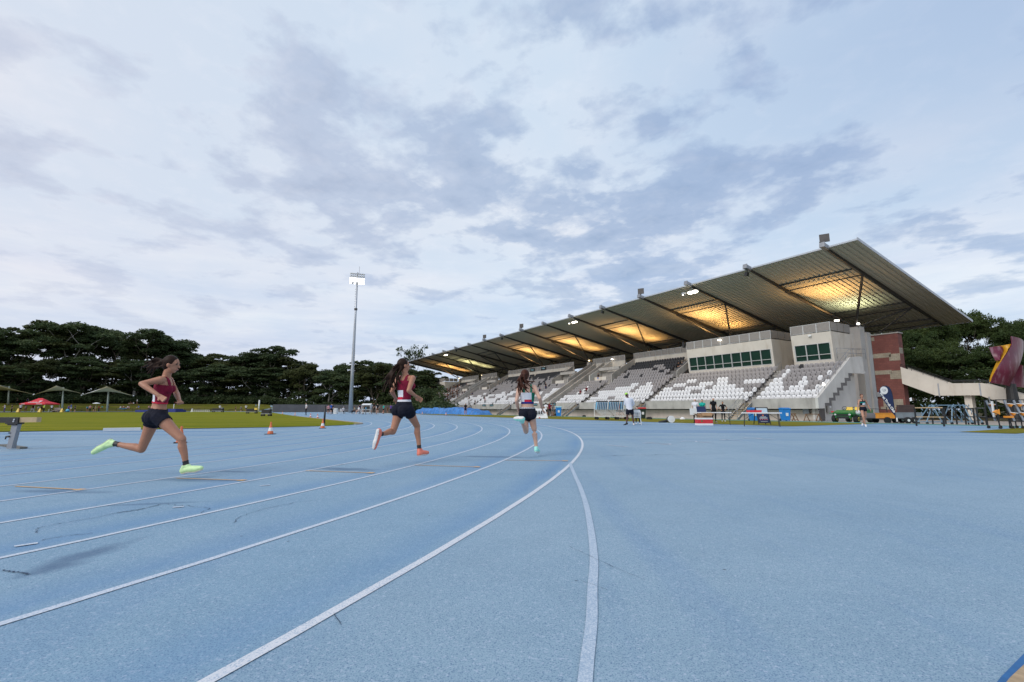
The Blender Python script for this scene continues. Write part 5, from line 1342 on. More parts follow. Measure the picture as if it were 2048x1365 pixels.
# ================================================================== TREES
def leaf_material(name, a, b_, c_, tr=.25):
    m, nt, b = _nodes(name)
    g = nt.nodes.new('ShaderNodeNewGeometry'); P = g.outputs['Position']
    f = noise_(nt, P, .32, 4, .6); h = noise_(nt, P, 2.6, 3, .7)
    c = mixc(nt, ramp(nt, f, .35, .65), a, b_)
    c = mixc(nt, math_(nt, 'MULTIPLY', ramp(nt, h, .45, .7), .55), c, c_)
    rnd = nt.nodes.new('ShaderNodeObjectInfo').outputs['Random']
    c = mixc(nt, math_(nt, 'MULTIPLY', rnd, .45), c, tuple(x * .55 for x in a))
    nt.links.new(c, b.inputs['Base Color']); b.inputs['Roughness'].default_value = .65; b.inputs['Specular IOR Level'].default_value = .25
    t = nt.nodes.new('ShaderNodeBsdfTranslucent'); nt.links.new(c, t.inputs[0])
    mx = nt.nodes.new('ShaderNodeMixShader'); mx.inputs[0].default_value = tr
    nt.links.new(b.outputs[0], mx.inputs[1]); nt.links.new(t.outputs[0], mx.inputs[2]); nt.links.new(mx.outputs[0], nt.nodes['Material Output'].inputs[0])
    return m
M['leaf_dark'] = leaf_material('dark_eucalypt_leaves', (.05, .084, .034), (.088, .115, .04), (.15, .175, .075))
M['leaf_olive'] = leaf_material('olive_leaves', (.05, .066, .02), (.08, .09, .028), (.14, .145, .055))
M['leaf_near'] = leaf_material('mid_green_leaves', (.036, .07, .018), (.07, .10, .026), (.13, .15, .045))
M['bark'] = mat('grey_brown_bark', (.13, .105, .08), .9, .3, 1.5)
M['bark_pale'] = mat('pale_bark', (.34, .31, .27), .85, .25, 1.5)

def leaves_mesh(name, clumps, per, size, seed, up=.25):
    r = np.random.default_rng(seed); C = []
    for (c, rad) in clumps:
        n = max(20, int(per * (rad[0] / 2.0) ** 1.6)); d = r.normal(size=(n, 3)); d /= np.linalg.norm(d, axis=1)[:, None]
        d[:, 2] = np.where(d[:, 2] < -.15, -d[:, 2] * .6, d[:, 2])
        q = r.uniform(.35, 1.0, n) ** .5
        C.append(np.array(c) + d * q[:, None] * np.array(rad))
    C = np.concatenate(C); n = len(C)
    a = r.normal(size=(n, 3)); a /= np.linalg.norm(a, axis=1)[:, None]; a[:, 2] *= .6
    b = r.normal(size=(n, 3)); b -= (b * a).sum(1)[:, None] * a / ((a * a).sum(1)[:, None]); b /= np.linalg.norm(b, axis=1)[:, None]
    s = size * r.uniform(.6, 1.35, n)[:, None]
    V = np.stack([C - a * s, C + b * s * .45, C + a * s, C - b * s * .45], 1).reshape(-1, 3)
    me = bpy.data.meshes.new(name); me.vertices.add(n * 4); me.vertices.foreach_set('co', V.ravel().astype(np.float32))
    me.loops.add(n * 4); me.loops.foreach_set('vertex_index', np.arange(n * 4, dtype=np.int32)); me.polygons.add(n)
    me.polygons.foreach_set('loop_start', np.arange(0, n * 4, 4, dtype=np.int32)); me.update(calc_edges=True); return me

def tree_variant(seed, H=1.0, n1=7, per=230, leaf=.42, spread=.55, base=.3, ht=20.0, flat=.5):
    """returns (trunk mesh, crown mesh) of a tree about ht tall"""
    r = random.Random(seed); tb = MB(); clumps = []
    def limb(p, d, L, rad, depth):
        n = 4; pts = [p]; rr = [rad]
        for i in range(n):
            d = (d + Vector((r.uniform(-.25, .25), r.uniform(-.25, .25), r.uniform(-.02, .16)))).normalized()
            p = p + d * (L / n); pts.append(p.copy()); rr.append(rad * (1 - .55 * (i + 1) / n))
        tb.tube(pts, rr, 6 if depth else 9)
        if depth >= 2 or (depth == 1 and r.random() < .12):
            R = ht * r.uniform(.05, .095); clumps.append((tuple(p), (R * 1.25, R * 1.25, R * flat)))
            if r.random() < .6: q = pts[-2]; R2 = R * .7; clumps.append(((q.x + r.uniform(-R, R), q.y + r.uniform(-R, R), q.z + R * .2), (R2, R2, R2 * flat)))
            return
        k = r.choice((3, 4)) if depth == 0 else r.choice((3, 3, 4))
        for i in range(k):
            az = 2 * PI * (i + r.random() * .7) / k; el = r.uniform(.35, 1.05) if depth else r.uniform(.5, 1.2)
            nd_ = Vector((math.cos(az) * math.cos(el), math.sin(az) * math.cos(el), math.sin(el)))
            nd_ = (nd_ + d * .35).normalized(); limb(pts[-1] if r.random() < .7 else pts[-2], nd_, L * r.uniform(.6, .9) * (1.0 if depth else spread * 1.7), rr[-1] * .8, depth + 1)
    trunkH = ht * base
    for j in range(n1 // 4 + 1):
        limb(Vector((r.uniform(-.3, .3), r.uniform(-.3, .3), -.3)), Vector((r.uniform(-.25, .25), r.uniform(-.25, .25), 1)), trunkH, ht * .019, 0)
    # extra puffs over the dome of the crown so that it reads as rounded masses
    zc_ = sum(c[0][2] for c in clumps) / len(clumps); hw0 = max(abs(c[0][0]) for c in clumps); zt_ = max(c[0][2] for c in clumps)
    for i in range(15):
        az = r.uniform(0, 2 * PI); el = r.uniform(-.15, 1.35); q = r.uniform(.6, 1.0); R = ht * r.uniform(.035, .065)
        clumps.append(((hw0 * q * math.cos(el) * math.cos(az), hw0 * q * math.cos(el) * math.sin(az), zc_ * .86 + (zt_ - zc_ * .86) * q * math.sin(el)), (R * 1.15, R * 1.15, R * .8)))
    for i in range(9):
        az = r.uniform(0, 2 * PI); q = r.uniform(.3, .95); R = ht * r.uniform(.06, .09)
        clumps.append(((hw0 * q * math.cos(az), hw0 * q * math.sin(az), zc_ * r.uniform(.42, .8)), (R, R, R * .9)))
    top = max(c[0][2] + c[1][2] for c in clumps)
    k = ht / top
    tm = tb.mesh('trunk'); tm.transform(Matrix.Scale(k, 4))
    cl = [((c[0] * k, c[1] * k, c[2] * k), tuple(x * k for x in rad)) for c, rad in clumps]
    cm = leaves_mesh('crown', cl, per, leaf, seed)
    hw = max(abs(c[0][0]) + c[1][0] for c in cl)
    return tm, cm, hw
VAR = [tree_variant(s, ht=22, base=b, spread=sp, flat=f_, per=250, leaf=.40) for s, b, sp, f_ in ((11, .32, .6, .7), (12, .36, .55, .75), (13, .3, .65, .65), (14, .38, .5, .8), (15, .34, .6, .7), (16, .3, .55, .8))]
VARN = [tree_variant(s, ht=16, base=b, spread=.55, flat=.85, per=620, leaf=.21) for s, b in ((21, .3), (22, .34), (23, .28))]
def put_tree(px, top, hwpx, Y, label, near=False, pale=False, v=None, olive=False, group='trees along the far boundary', sparse=False):
    if not near and Y < 190: Y = ring_Y(px, max(20.0, 24 + (Y - 149)))
    g = ground_at(px, Y); zt = at(px, top, Y).z; Ht = zt - g.z
    vs = VARN if near else VAR; v = RNG.randrange(len(vs)) if v is None else v
    tm, cm, hw = vs[v]; base = 16 if near else 22; sc = Ht / base; W_ = hwpx / FP * Y
    o = empty('tree', g, RNG.uniform(0, 6.28), label, 'tree', group)
    sx = max(.55, min(1.7, W_ / (hw * .8) )); o.scale = (sx, sx, sc)
    for me, nm, mt in ((tm, 'trunk', 'bark_pale' if pale else 'bark'), (cm, 'crown', 'leaf_near' if near else ('leaf_olive' if olive else 'leaf_dark'))):
        c = bpy.data.objects.new(nm, me); COL.objects.link(c); c.parent = o
        if not me.materials: me.materials.append(None)
        c.material_slots[0].link = 'OBJECT'; c.material_slots[0].material = M[mt]
    return o
def thick(mesh):
    pass
TL = [(-48, 650, 55, 160, 'tall dark tree at the left frame edge behind the sails'), (5, 656, 50, 156, 'dark tree behind the leftmost shade sail'), (76, 640, 66, 162, 'tallest broad domed tree, above the red tent'),
 (127, 643, 55, 158, 'broad dark tree above the middle shade sail with pale forked limbs'), (170, 650, 50, 164, 'dark tree crown between the middle and right shade sails'), (215, 657, 52, 158, 'dark domed tree rising above the right shade sail'),
 (262, 668, 50, 163, 'dark tree just left of the head of the leftmost runner'), (300, 661, 52, 158, 'layered dark tree straight above the leftmost runner'), (345, 682, 46, 160, 'sloping dark tree at the right shoulder of the big tree mass'),
 (384, 711, 36, 158, 'small dip in the treeline, low dark tree right of the leftmost runner'), (422, 706, 46, 160, 'round topped dark tree right of the dip in the treeline'), (455, 716, 32, 165, 'low dark tree between the round topped tree and the double crowned one'),
 (492, 705, 42, 160, 'dark tree with ragged crown left of the tallest middle tree'), (530, 692, 42, 156, 'tall tree with high tuft left of the bare pale branches'), (562, 716, 40, 158, 'tree with pale bare limbs right of the high tuft'),
 (598, 722, 32, 160, 'thin crowned tree at the right end of the middle group'), (636, 741, 27, 165, 'small rounded tree in the gap left of the light mast'), (668, 727, 36, 158, 'dark tree immediately left of the light mast'),
 (706, 730, 36, 160, 'dark tree directly behind the light mast'), (746, 720, 38, 158, 'dark tree between the light mast and the middle runner'), (786, 729, 34, 156, 'green tree just left of the head of the middle runner'), (822, 738, 30, 158, 'dark tree behind the far end of the grandstand'), (862, 745, 34, 162, 'dark tree hidden below the far roof end')]
for i, (px, top, hw, Y, l) in enumerate(TL): put_tree(px, top, hw, Y, l, pale=(i in (3, 13, 14, 15)), v=i % 6, olive=(i % 4 == 2))
for i in range(21):
    px = -60 + 45 * i; put_tree(px + RNG.uniform(-8, 8), 742 + RNG.uniform(-16, 14) - (18 if px < 340 else 0), 44, 149 + RNG.uniform(-2, 2), 'lower dense tree filling the front of the far treeline below the taller crowns', v=(i * 5 + 2) % 6, olive=(i % 3 == 0), pale=(i % 3 == 1), group='lower trees filling the front of the far treeline')
VAR.append((lambda t: t)(tree_variant(31, ht=22, base=.42, spread=.5, flat=.8, per=26, leaf=.5)))
put_tree(826, 688, 26, 200, 'thin sparse crown poking above the far end of the grandstand roof', v=6)
TR_ = [(1788, 655, 40, 88, 'green tree seen between the roof end and the blockwork tower'), (1838, 648, 46, 78, 'green tree behind the top of the ramp right of the tower'), (1885, 630, 48, 80, 'bushy green tree left of the tallest right-hand crowns'), (1928, 617, 44, 84, 'tall green tree just right of the roof tip'),
  (1985, 615, 46, 82, 'tallest green tree, above the left lobe of the sculpture'), (2036, 643, 44, 78, 'green tree behind the sculpture top'), (2085, 636, 50, 80, 'green tree at the right frame edge')]
for i, (px, top, hw, Y, l) in enumerate(TR_): put_tree(px, top, hw, Y, l, near=True, v=i % 3, group='trees behind the ramp')
for i in range(9):
    px = 1770 + 42 * i; put_tree(px, 700 + RNG.uniform(-14, 14), 46, 68 + RNG.uniform(-3, 3), 'lower bushy tree filling the gap between ramp and tall trees', near=True, v=(i + 1) % 3, group='lower trees behind the ramp')
def undergrowth(name, pxs, Y0, Y1, h0, h1, n, leaf, m, seed, label, ring=False):
    r = np.random.default_rng(seed); cl = []
    for i in range(n):
        px = r.uniform(*pxs); Y = r.uniform(Y0, Y1); Y = ring_Y(px, Y) if ring else Y; g = ground_at(px, Y); R = r.uniform(.8, 1.9) * (1.3 if leaf > .3 else .8); cl.append(((g.x, g.y, g.z + r.uniform(h0, h1)), (R, R, R * .8)))
    me = leaves_mesh(name, cl, 120 if leaf > .3 else 200, leaf, seed); o = link_mesh(name, me, M[m]); tag(o, label, 'undergrowth', kind='stuff'); return o
undergrowth('undergrowth', (-90, 880), 21, 30, .2, 5.5, 620, .42, 'leaf_dark', 3, 'dark scrub along the foot of the far trees', True)
undergrowth('undergrowth', (-90, 880), 32, 46, 2, 11, 420, .5, 'leaf_dark', 5, 'deep shaded foliage between the far tree trunks', True)
undergrowth('undergrowth', (1760, 2140), 60, 74, .2, 6, 320, .24, 'leaf_near', 4, 'green scrub under the trees behind the ramp')

undergrowth('hedge_mass', (-90, 900), 18.5, 21, .2, 1.7, 620, .34, 'leaf_dark', 8, 'continuous dark hedge along the top of the far grass bank', True)
# ================================================================== PEOPLE
def cap(mb, pts, radii, n=12, flat=1.0):
    """tube with rounded ends"""
    pts = [Vector(p) for p in pts]; P = list(pts); R = list(radii)
    d0 = (pts[0] - pts[1]).normalized(); d1 = (pts[-1] - pts[-2]).normalized()
    P = [pts[0] + d0 * R[0] * .98, pts[0] + d0 * R[0] * .7] + P + [pts[-1] + d1 * R[-1] * .7, pts[-1] + d1 * R[-1] * .98]
    R = [R[0] * .2, R[0] * .72] + R + [R[-1] * .72, R[-1] * .2]
    mb.tube(P, R, n, flat=flat)
def remesh(mb, voxel, smooth=3, fac=.5):
    me = mb.mesh('tmp'); bm = bmesh.new(); bm.from_mesh(me); bmesh.ops.recalc_face_normals(bm, faces=bm.faces); bm.to_mesh(me); bm.free()
    o = bpy.data.objects.new('tmp', me); COL.objects.link(o)
    m = o.modifiers.new('r', 'REMESH'); m.mode = 'VOXEL'; m.voxel_size = voxel
    if smooth: s = o.modifiers.new('s', 'SMOOTH'); s.iterations = smooth; s.factor = fac
    dg = bpy.context.evaluated_depsgraph_get(); out = bpy.data.meshes.new_from_object(o.evaluated_get(dg))
    bpy.data.objects.remove(o); bpy.data.meshes.remove(me); return out
def lerp(a, b, t): return a + (b - a) * t

class Fig:
    """J: joints in metres (any frame). f: facing unit vector. s: size factor (1 = 1.65 m)"""
    def __init__(F, J, f, s=1.0, voxel=.008, female=True, fingers=True, headf=None, build=1.0):
        F.J = J = {k: Vector(v) for k, v in J.items()}; F.f = Vector(f).normalized(); F.s = s; F.seg = []
        mb = MB(); hip = (J['hL'] + J['hR']) / 2; nk = J['neck']; F.hip = hip; F.up = (nk - hip).normalized(); F.len = (nk - hip).length
        bw = build
        side_h = (J['hL'] - J['hR']).normalized(); side_s = (J['sL'] - J['sR']).normalized()
        def sec(t, w, d, fw=0.0):
            c = lerp(hip, nk, t) + F.f * fw * s; x = lerp(side_h, side_s, min(1, max(0, t))).normalized(); y = F.f - F.f.dot(x) * x; y = (y - y.dot(F.up) * F.up).normalized(); return c, x * w * s * bw, y * d * s * bw
        W_ = [(-.16, .10, .075), (-.10, .150, .105), (.0, .168, .115), (.10, .155, .105), (.26, .122, .085), (.42, .118, .082), (.58, .135, .095), (.74, .150, .105), (.86, .150, .092), (.95, .125, .07), (1.0, .06, .05), (1.06, .045, .045)] if female else \
             [(-.16, .11, .08), (-.10, .155, .11), (.0, .168, .118), (.12, .158, .115), (.28, .150, .11), (.44, .155, .112), (.6, .170, .12), (.76, .185, .122), (.88, .185, .105), (.96, .14, .08), (1.0, .07, .06), (1.06, .055, .055)]
        n = 20; vs = []; m = len(W_)
        for t, w, d in W_:
            c, x, y = sec(t, w, d)
            for k in range(n): a = 2 * PI * k / n; vs.append(c + x * math.cos(a) + y * math.sin(a))
        fs = [(i * n + k, i * n + (k + 1) % n, (i + 1) * n + (k + 1) % n, (i + 1) * n + k) for i in range(m - 1) for k in range(n)] + [tuple(reversed(range(n))), tuple((m - 1) * n + k for k in range(n))]
        mb.add(vs, fs)
        F.side = side_s
        if female:
            for sgn in (-1, 1): mb.ball(lerp(hip, nk, .70) + F.side * sgn * .065 * s + F.f * .075 * s, .058 * s, 12)
        for sgn in (-1, 1): mb.ball(lerp(hip, nk, -.02) + side_h * sgn * .075 * s - F.f * .055 * s, .095 * s, 12)
        for sd in 'LR':
            S, E, Wr = J['s' + sd], J['e' + sd], J['w' + sd]; k = s * (1 if female else 1.18) * bw
            cap(mb, [lerp(nk, S, .35) - F.up * .03 * s, lerp(nk, S, .8) - F.up * .012 * s, S], [.052 * k, .05 * k, .052 * k])
            cap(mb, [S, lerp(S, E, .3), lerp(S, E, .6), E], [.052 * k, .046 * k, .041 * k, .035 * k]); F.seg.append((S, E, .05 * k, .036 * k, 'uarm' + sd))
            cap(mb, [E, lerp(E, Wr, .25), lerp(E, Wr, .6), Wr], [.035 * k, .038 * k, .031 * k, .024 * k]); F.seg.append((E, Wr, .037 * k, .025 * k, 'farm' + sd))
            hd = (Wr - E).normalized(); hn = J.get('n' + sd, hd.cross(F.f)); hn = Vector(hn).normalized(); hn = (hn - hn.dot(hd) * hd).normalized(); hs = hn.cross(hd)
            # palm, thumb and four fingers, gently curled
            P0 = Wr; P1 = Wr + hd * .085 * s
            for q in (-.024, -.008, .008, .024): cap(mb, [P0 + hs * q * .6 * s, P1 + hs * q * s], [.016 * s, .013 * s], 8)
            F.seg.append((P0, P1, .03 * s, .03 * s, 'hand' + sd))
            if fingers:
                for i, (q, L) in enumerate(((-.030, .062), (-.010, .072), (.010, .068), (.029, .052))):
                    a = P1 + hs * q * s; b = a + (hd * .8 + hn * .25 + hs * q * 4).normalized() * L * .5 * s; c = b + (hd * .35 + hn * .9).normalized() * L * .5 * s
                    cap(mb, [a - hd * .01 * s, b, c], [.0095 * s, .0088 * s, .0072 * s], 8); F.seg.append((a, c, .01 * s, .01 * s, 'hand' + sd))
                th = P0 + hd * .02 * s - hs * .022 * s; t1 = th + (-hs * .75 + hd * .7 + hn * .3).normalized() * .035 * s; t2 = t1 + (hd * .9 + hn * .5).normalized() * .028 * s
                cap(mb, [th, t1, t2], [.012 * s, .0105 * s, .0085 * s], 8)
            H, K, A = J['h' + sd], J['k' + sd], J['a' + sd]; k = s * (1 if female else 1.05) * bw
            kd = F.f; calf = lerp(K, A, .3) - ((J['t' + sd] - A).normalized()) * .016 * s
            cap(mb, [H - (K - H) * .02, lerp(H, K, .25), lerp(H, K, .6), K], [.088 * k, .083 * k, .066 * k, .053 * k], 14); F.seg.append((H, K, .088 * k, .053 * k, 'thigh' + sd))
            cap(mb, [K, calf, lerp(K, A, .62), A], [.052 * k, .055 * k, .041 * k, .031 * k], 12); F.seg.append((K, A, .052 * k, .032 * k, 'shin' + sd))
            T = J['t' + sd]; fd = (T - A); dn = (A - K).normalized(); dn = (dn - fd.normalized() * dn.dot(fd.normalized()) * .999); dn = dn.normalized() if dn.length > 1e-3 else -F.up
            heel = J.get('heel' + sd, A + dn * .045 * s - fd.normalized() * .05 * s); ball = lerp(heel, T, .68) + dn * 0
            cap(mb, [heel, lerp(heel, T, .35) - dn * .012 * s, ball, T], [.036 * s, .040 * s, .040 * s, .026 * s], 12); cap(mb, [A, heel - dn * .01 * s], [.033 * s, .034 * s]); cap(mb, [A, lerp(heel, T, .4)], [.032 * s, .033 * s])
            F.seg.append((heel, T, .042 * s, .03 * s, 'foot' + sd)); F.seg.append((A + (A - K).normalized() * .03 * s, heel, .036 * s, .036 * s, 'foot' + sd))
        # neck and head
        hc = J['head']; hf = Vector(headf or f).normalized(); hu = (hc - nk).normalized(); hu = (hu * .6 + Vector((0, 0, .6))).normalized(); hf = (hf - hf.dot(hu) * hu).normalized(); hx = hf.cross(hu)
        F.hc, F.hf, F.hu, F.hx = hc, hf, hu, hx; R = Matrix((hx, hf, hu)).transposed()
        cap(mb, [nk - F.up * .04 * s, lerp(nk, hc, .6) - hf * .01 * s], [.056 * s, .049 * s]); F.seg.append((nk, lerp(nk, hc, .55), .055 * s, .05 * s, 'neck'))
        mb.ball(hc + hu * .022 * s - hf * .008 * s, .093 * s, 18, 0, (.84, 1.02, 1.0), R)
        mb.ball(hc - hu * .042 * s + hf * .022 * s, .066 * s, 16, 0, (.88, .95, 1.15), R); mb.ball(hc - hu * .085 * s + hf * .048 * s, .03 * s, 12, 0, (1.1, .9, .9), R)
        cap(mb, [hc + hu * .008 * s + hf * .085 * s, hc - hu * .022 * s + hf * .104 * s], [.010 * s, .015 * s], 8)
        cap(mb, [hc - hu * .058 * s + hf * .078 * s - hx * .02 * s, hc - hu * .058 * s + hf * .078 * s + hx * .02 * s], [.012 * s, .012 * s], 8)
        for sg in (-1, 1): mb.ball(hc + hx * sg * .078 * s - hf * .005 * s - hu * .012 * s, .026 * s, 10, 0, (.4, .8, 1.25), R); mb.ball(hc + hx * sg * .03 * s + hf * .075 * s + hu * .03 * s, .016 * s, 8, 0, (1.5, .6, .7), R)
        F.seg.append((hc - hu * .03 * s, hc + hu * .03 * s, .085 * s, .095 * s, 'head'))
        F.me = remesh(mb, voxel, 3 if voxel < .015 else 1)
        F.classify()
    def classify(F):
        me = F.me; n = len(me.vertices); co = np.empty(n * 3, np.float32); me.vertices.foreach_get('co', co); co = co.reshape(-1, 3)
        nf = len(me.polygons); ce = np.empty(nf * 3, np.float32); me.polygons.foreach_get('center', ce); ce = ce.reshape(-1, 3)
        F.co, F.ce = co, ce; best = np.full(nf, 1e9); lab = np.zeros(nf, int); tt = np.zeros(nf); names = []
        segs = list(F.seg) + [(F.hip - F.up * .02, F.J['neck'] - F.up * .03, .13 * F.s, .12 * F.s, 'torso')]
        for i, (a, b, r0, r1, nm) in enumerate(segs):
            names.append(nm); A = np.array(a); B = np.array(b); d = B - A; t = np.clip(((ce - A) @ d) / (d @ d), 0, 1)
            dist = np.linalg.norm(ce - (A + t[:, None] * d), axis=1) / (r0 + (r1 - r0) * t)
            m_ = dist < best; best[m_] = dist[m_]; lab[m_] = i; tt[m_] = t[m_]
        F.names = np.array(names)[lab]; F.t = tt
        rel = ce - np.array(F.hip); F.st = rel @ np.array(F.up) / F.len; F.u = rel @ np.array(F.side) / F.s; F.fr = rel @ np.array(F.f) / F.s
        h = ce - np.array(F.hc); F.hz = h @ np.array(F.hu) / F.s; F.hy = h @ np.array(F.hf) / F.s
    def part(F, name, mask, off, material, parent, smooth=True, mats=None, mi=None):
        me = F.me; idx = np.nonzero(mask)[0]
        if not len(idx): return None
        nv = len(me.vertices); no = np.empty(nv * 3, np.float32); me.vertex_normals.foreach_get('vector', no); no = no.reshape(-1, 3)
        fv = [tuple(me.polygons[i].vertices) for i in idx]; used = sorted({v for f in fv for v in f}); mp = {v: k for k, v in enumerate(used)}
        V = F.co[used] + no[used] * off; m2 = bpy.data.meshes.new(name); m2.from_pydata([tuple(v) for v in V], [], [tuple(mp[v] for v in f) for f in fv]); m2.update()
        o = link_mesh(name, m2, mats or material, parent, smooth)
        if mi is not None: m2.polygons.foreach_set('material_index', [int(mi[i]) for i in idx])
        md = o.modifiers.new('s', 'SOLIDIFY'); md.thickness = .004; md.offset = -1
        return o
    def face_parts(F, root, skin_lip, O=Vector()):
        s = F.s; R = Matrix((F.hx, F.hf, F.hu)).transposed()
        for sg in (-1, 1):
            mb = MB(); mb.ball(F.hc + F.hx * sg * .031 * s + F.hf * .081 * s + F.hu * .012 * s, .0115 * s, 10, 0, (1.3, .6, .75), R); mb.build('eye', M['black'], root, smooth=True)
            mb = MB(); mb.ball(F.hc + F.hx * sg * .032 * s + F.hf * .088 * s + F.hu * .036 * s, .016 * s, 8, 0, (1.2, .35, .25), R); mb.build('eyebrow', M['hair_dark'], root, smooth=True)
        mb = MB(); mb.ball(F.hc - F.hu * .058 * s + F.hf * .092 * s, .02 * s, 10, 0, (1.2, .35, .38), R); mb.build('mouth', skin_lip, root, smooth=True)
def skin_mat(name, c): 
    m = mat(name, c, .5, .06, 14); b = m.node_tree.nodes['Principled BSDF']; b.inputs['Subsurface Weight'].default_value = .08; b.inputs['Subsurface Radius'].default_value = (.02, .008, .004); return m
M['skin_tan'] = skin_mat('tan_skin', (.42, .19, .11)); M['skin_fair'] = skin_mat('fair_skin', (.6, .36, .26)); M['skin_dark'] = skin_mat('dark_skin', (.11, .045, .028)); M['skin_mid'] = skin_mat('mid_skin', (.46, .24, .15))
M['hair_dark'] = mat('dark_brown_hair', (.028, .014, .009), .5, .35, 30); M['hair_brown'] = mat('auburn_hair', (.065, .024, .014), .45, .4, 30)
M['lip'] = mat('lip', (.35, .1, .08), .5, 0)
M['maroon_cloth'] = mat('maroon_fabric', (.2, .012, .035), .7, .2, 14, bump=.6, bscale=18); M['navy_cloth'] = mat('dark_navy_fabric', (.012, .013, .022), .75, .35, 10, bump=.9, bscale=12); M['white_cloth'] = mat('white_fabric', (.74, .74, .78), .8, .05, 8)
M['green_cloth'] = mat('green_fabric', (.015, .2, .12), .7, .2, 12); M['royal_cloth'] = mat('deep_blue_fabric', (.02, .03, .2), .7, .1, 12); M['red_cloth'] = mat('red_fabric', (.6, .03, .06), .7, .1, 12); M['teal_cloth'] = mat('teal_fabric', (.01, .3, .25), .7, .1, 12)
M['shoe_lime'] = mat('lime_shoe', (.62, .85, .42), .5, .12, 20); M['shoe_mint'] = mat('mint_shoe', (.35, .8, .68), .5, .12, 20); M['shoe_coral'] = mat('coral_shoe', (.85, .22, .14), .5, .12, 20); M['shoe_white'] = mat('white_shoe', (.78, .78, .8), .5, .05, 20)

for _k in ('hair_dark', 'hair_brown', 'maroon_cloth', 'navy_cloth', 'green_cloth', 'royal_cloth', 'red_cloth', 'teal_cloth'): M[_k].node_tree.nodes['Principled BSDF'].inputs['Specular IOR Level'].default_value = .12
M['black_cloth'] = M['navy_cloth']
def hair_mesh(tubes, voxel, seed=0, extra=None):
    mb = MB()
    for pts, rr in tubes: cap(mb, pts, rr, 8)
    if extra: extra(mb)
    return remesh(mb, voxel, 1)
def hair_part(F, root, m, flow, n=16, L=.3, seed=1, name='hair', w=.06, start=None, voxel=.009, cover=True):
    """skull cap plus a mane of wavy locks following the list of way-points 'flow' (offsets from the head centre)"""
    r = random.Random(seed); s = F.s; R = Matrix((F.hx, F.hf, F.hu)).transposed(); tubes = []
    st = start or (F.hc - F.hf * .07 * s + F.hu * .02 * s)
    for i in range(n):
        o = Vector((r.gauss(0, 1), r.gauss(0, 1), r.gauss(0, 1))) * w * s * .45; o2 = Vector((r.gauss(0, 1), r.gauss(0, 1), r.gauss(0, 1))) * w * s * .55
        pts = [st + o * .5]; k = r.uniform(.7, 1.08)
        for j, q in enumerate(flow): t = (j + 1) / len(flow); pts.append(st + Vector(q) * k + o.lerp(o2, t) * (1 + t) + Vector((r.uniform(-1, 1), r.uniform(-1, 1), r.uniform(-1, 1))) * .012)
        rr = [.02 * s * (1 - .55 * j / len(pts)) * r.uniform(.7, 1.1) for j in range(len(pts))]; tubes.append((pts, rr))
    def ex(mb):
        mb.ball(F.hc + F.hu * .032 * s - F.hf * .022 * s, .1 * s, 18, 0, (.88, .98, .98), R); mb.ball(F.hc - F.hu * .02 * s - F.hf * .05 * s, .075 * s, 14, 0, (.95, .8, 1.0), R)
    me = hair_mesh(tubes, voxel, seed, ex if cover else None)
    return link_mesh(name, me, m, root, True)

def hero(label, J, Y, f, skin, s=1.0, headf=None, **kw):
    root = None
    F = Fig(J, f, s, headf=headf, **kw)
    # move the figure so that the object origin is on the ground below the hips
    base = Vector((F.hip.x, F.hip.y, zg(F.hip.x, F.hip.y)))
    F.me.transform(Matrix.Translation(-base)); F.co = F.co - np.array(base, dtype=np.float32); F.ce = F.ce - np.array(base, dtype=np.float32)
    for k in list(F.J): 
        if not k.startswith('n') or k == 'neck': F.J[k] = F.J[k] - base
    F.hip = F.hip - base; F.hc = F.hc - base
    o = link_mesh('person', F.me, skin, None, True); o.location = base; tag(o, label, 'person')
    return F, o
def JP(Y0, d): return {k: (at(v[0], v[1], Y0 + v[2]) if not k.startswith('n') or k == 'neck' else v) for k, v in d.items()}

M['sole'] = mat('pale_sole', (.75, .72, .68), .6, .1, 20)
def laces(F, root, sd, mat_): pass
def shoes(F, root, m, sock=None):
    pn = np.empty(len(F.me.polygons) * 3, np.float32); F.me.polygons.foreach_get('normal', pn); pn = pn.reshape(-1, 3)
    for sd in 'LR':
        A_, K_, T_ = F.J['a' + sd], F.J['k' + sd], F.J['t' + sd]; hl = F.J.get('heel' + sd, A_); fd = (T_ - hl).normalized(); dn = (A_ - lerp(hl, T_, .45)); dn = -(dn - fd * dn.dot(fd)).normalized()
        F.part('sole', (F.names == 'foot' + sd) & (pn @ np.array(dn) > .72), .011, M['sole'], root)
        F.part('shoe', F.names == 'foot' + sd, .005, m, root)
        if sock: F.part('sock', (F.names == 'shin' + sd) & (F.t > .86), .0035, sock, root)

# ---- runner 1, nearest, at the left
Y0 = 6.5
J = JP(Y0, dict(head=(343.5, 729.5, 0), neck=(332, 754.5, 0), sR=(322, 760, -.155), sL=(338, 760, .155), eR=(283, 768, -.27), wR=(318, 792, -.3), eL=(352, 785, .27), wL=(359, 803, .05), hR=(318, 834, -.085), hL=(309, 834, .085),
     kR=(364, 879, -.12), aR=(372, 929, -.1), tR=(402, 936.5, -.13), heelR=(366, 942, -.09), kL=(283, 899, .12), aL=(231, 888, .14), tL=(187, 905.5, .15), heelL=(221, 884, .15)))
F, o = hero('runner in maroon crop top and dark shorts, nearest and leftmost, in full stride', J, Y0, (1, .12, 0), M['skin_tan'], 1.0, headf=(1, .15, -.12), voxel=.0075)
tor = (F.names == 'torso') | (F.names == 'neck')
band = tor & (F.st > .33) & (F.st < .80)
stripe = np.where(F.st < .37, 1, np.where((F.st < .56) & (F.fr < .02), 2, 0)); F.part('crop_top', band, .007, None, o, mats=[M['maroon_cloth'], M['red_cloth'], M['white_cloth']], mi=stripe)
F.part('strap', tor & (F.st >= .80) & (F.st < 1.0) & (abs(F.u) > .055) & (abs(F.u) < .10), .007, M['maroon_cloth'], o)
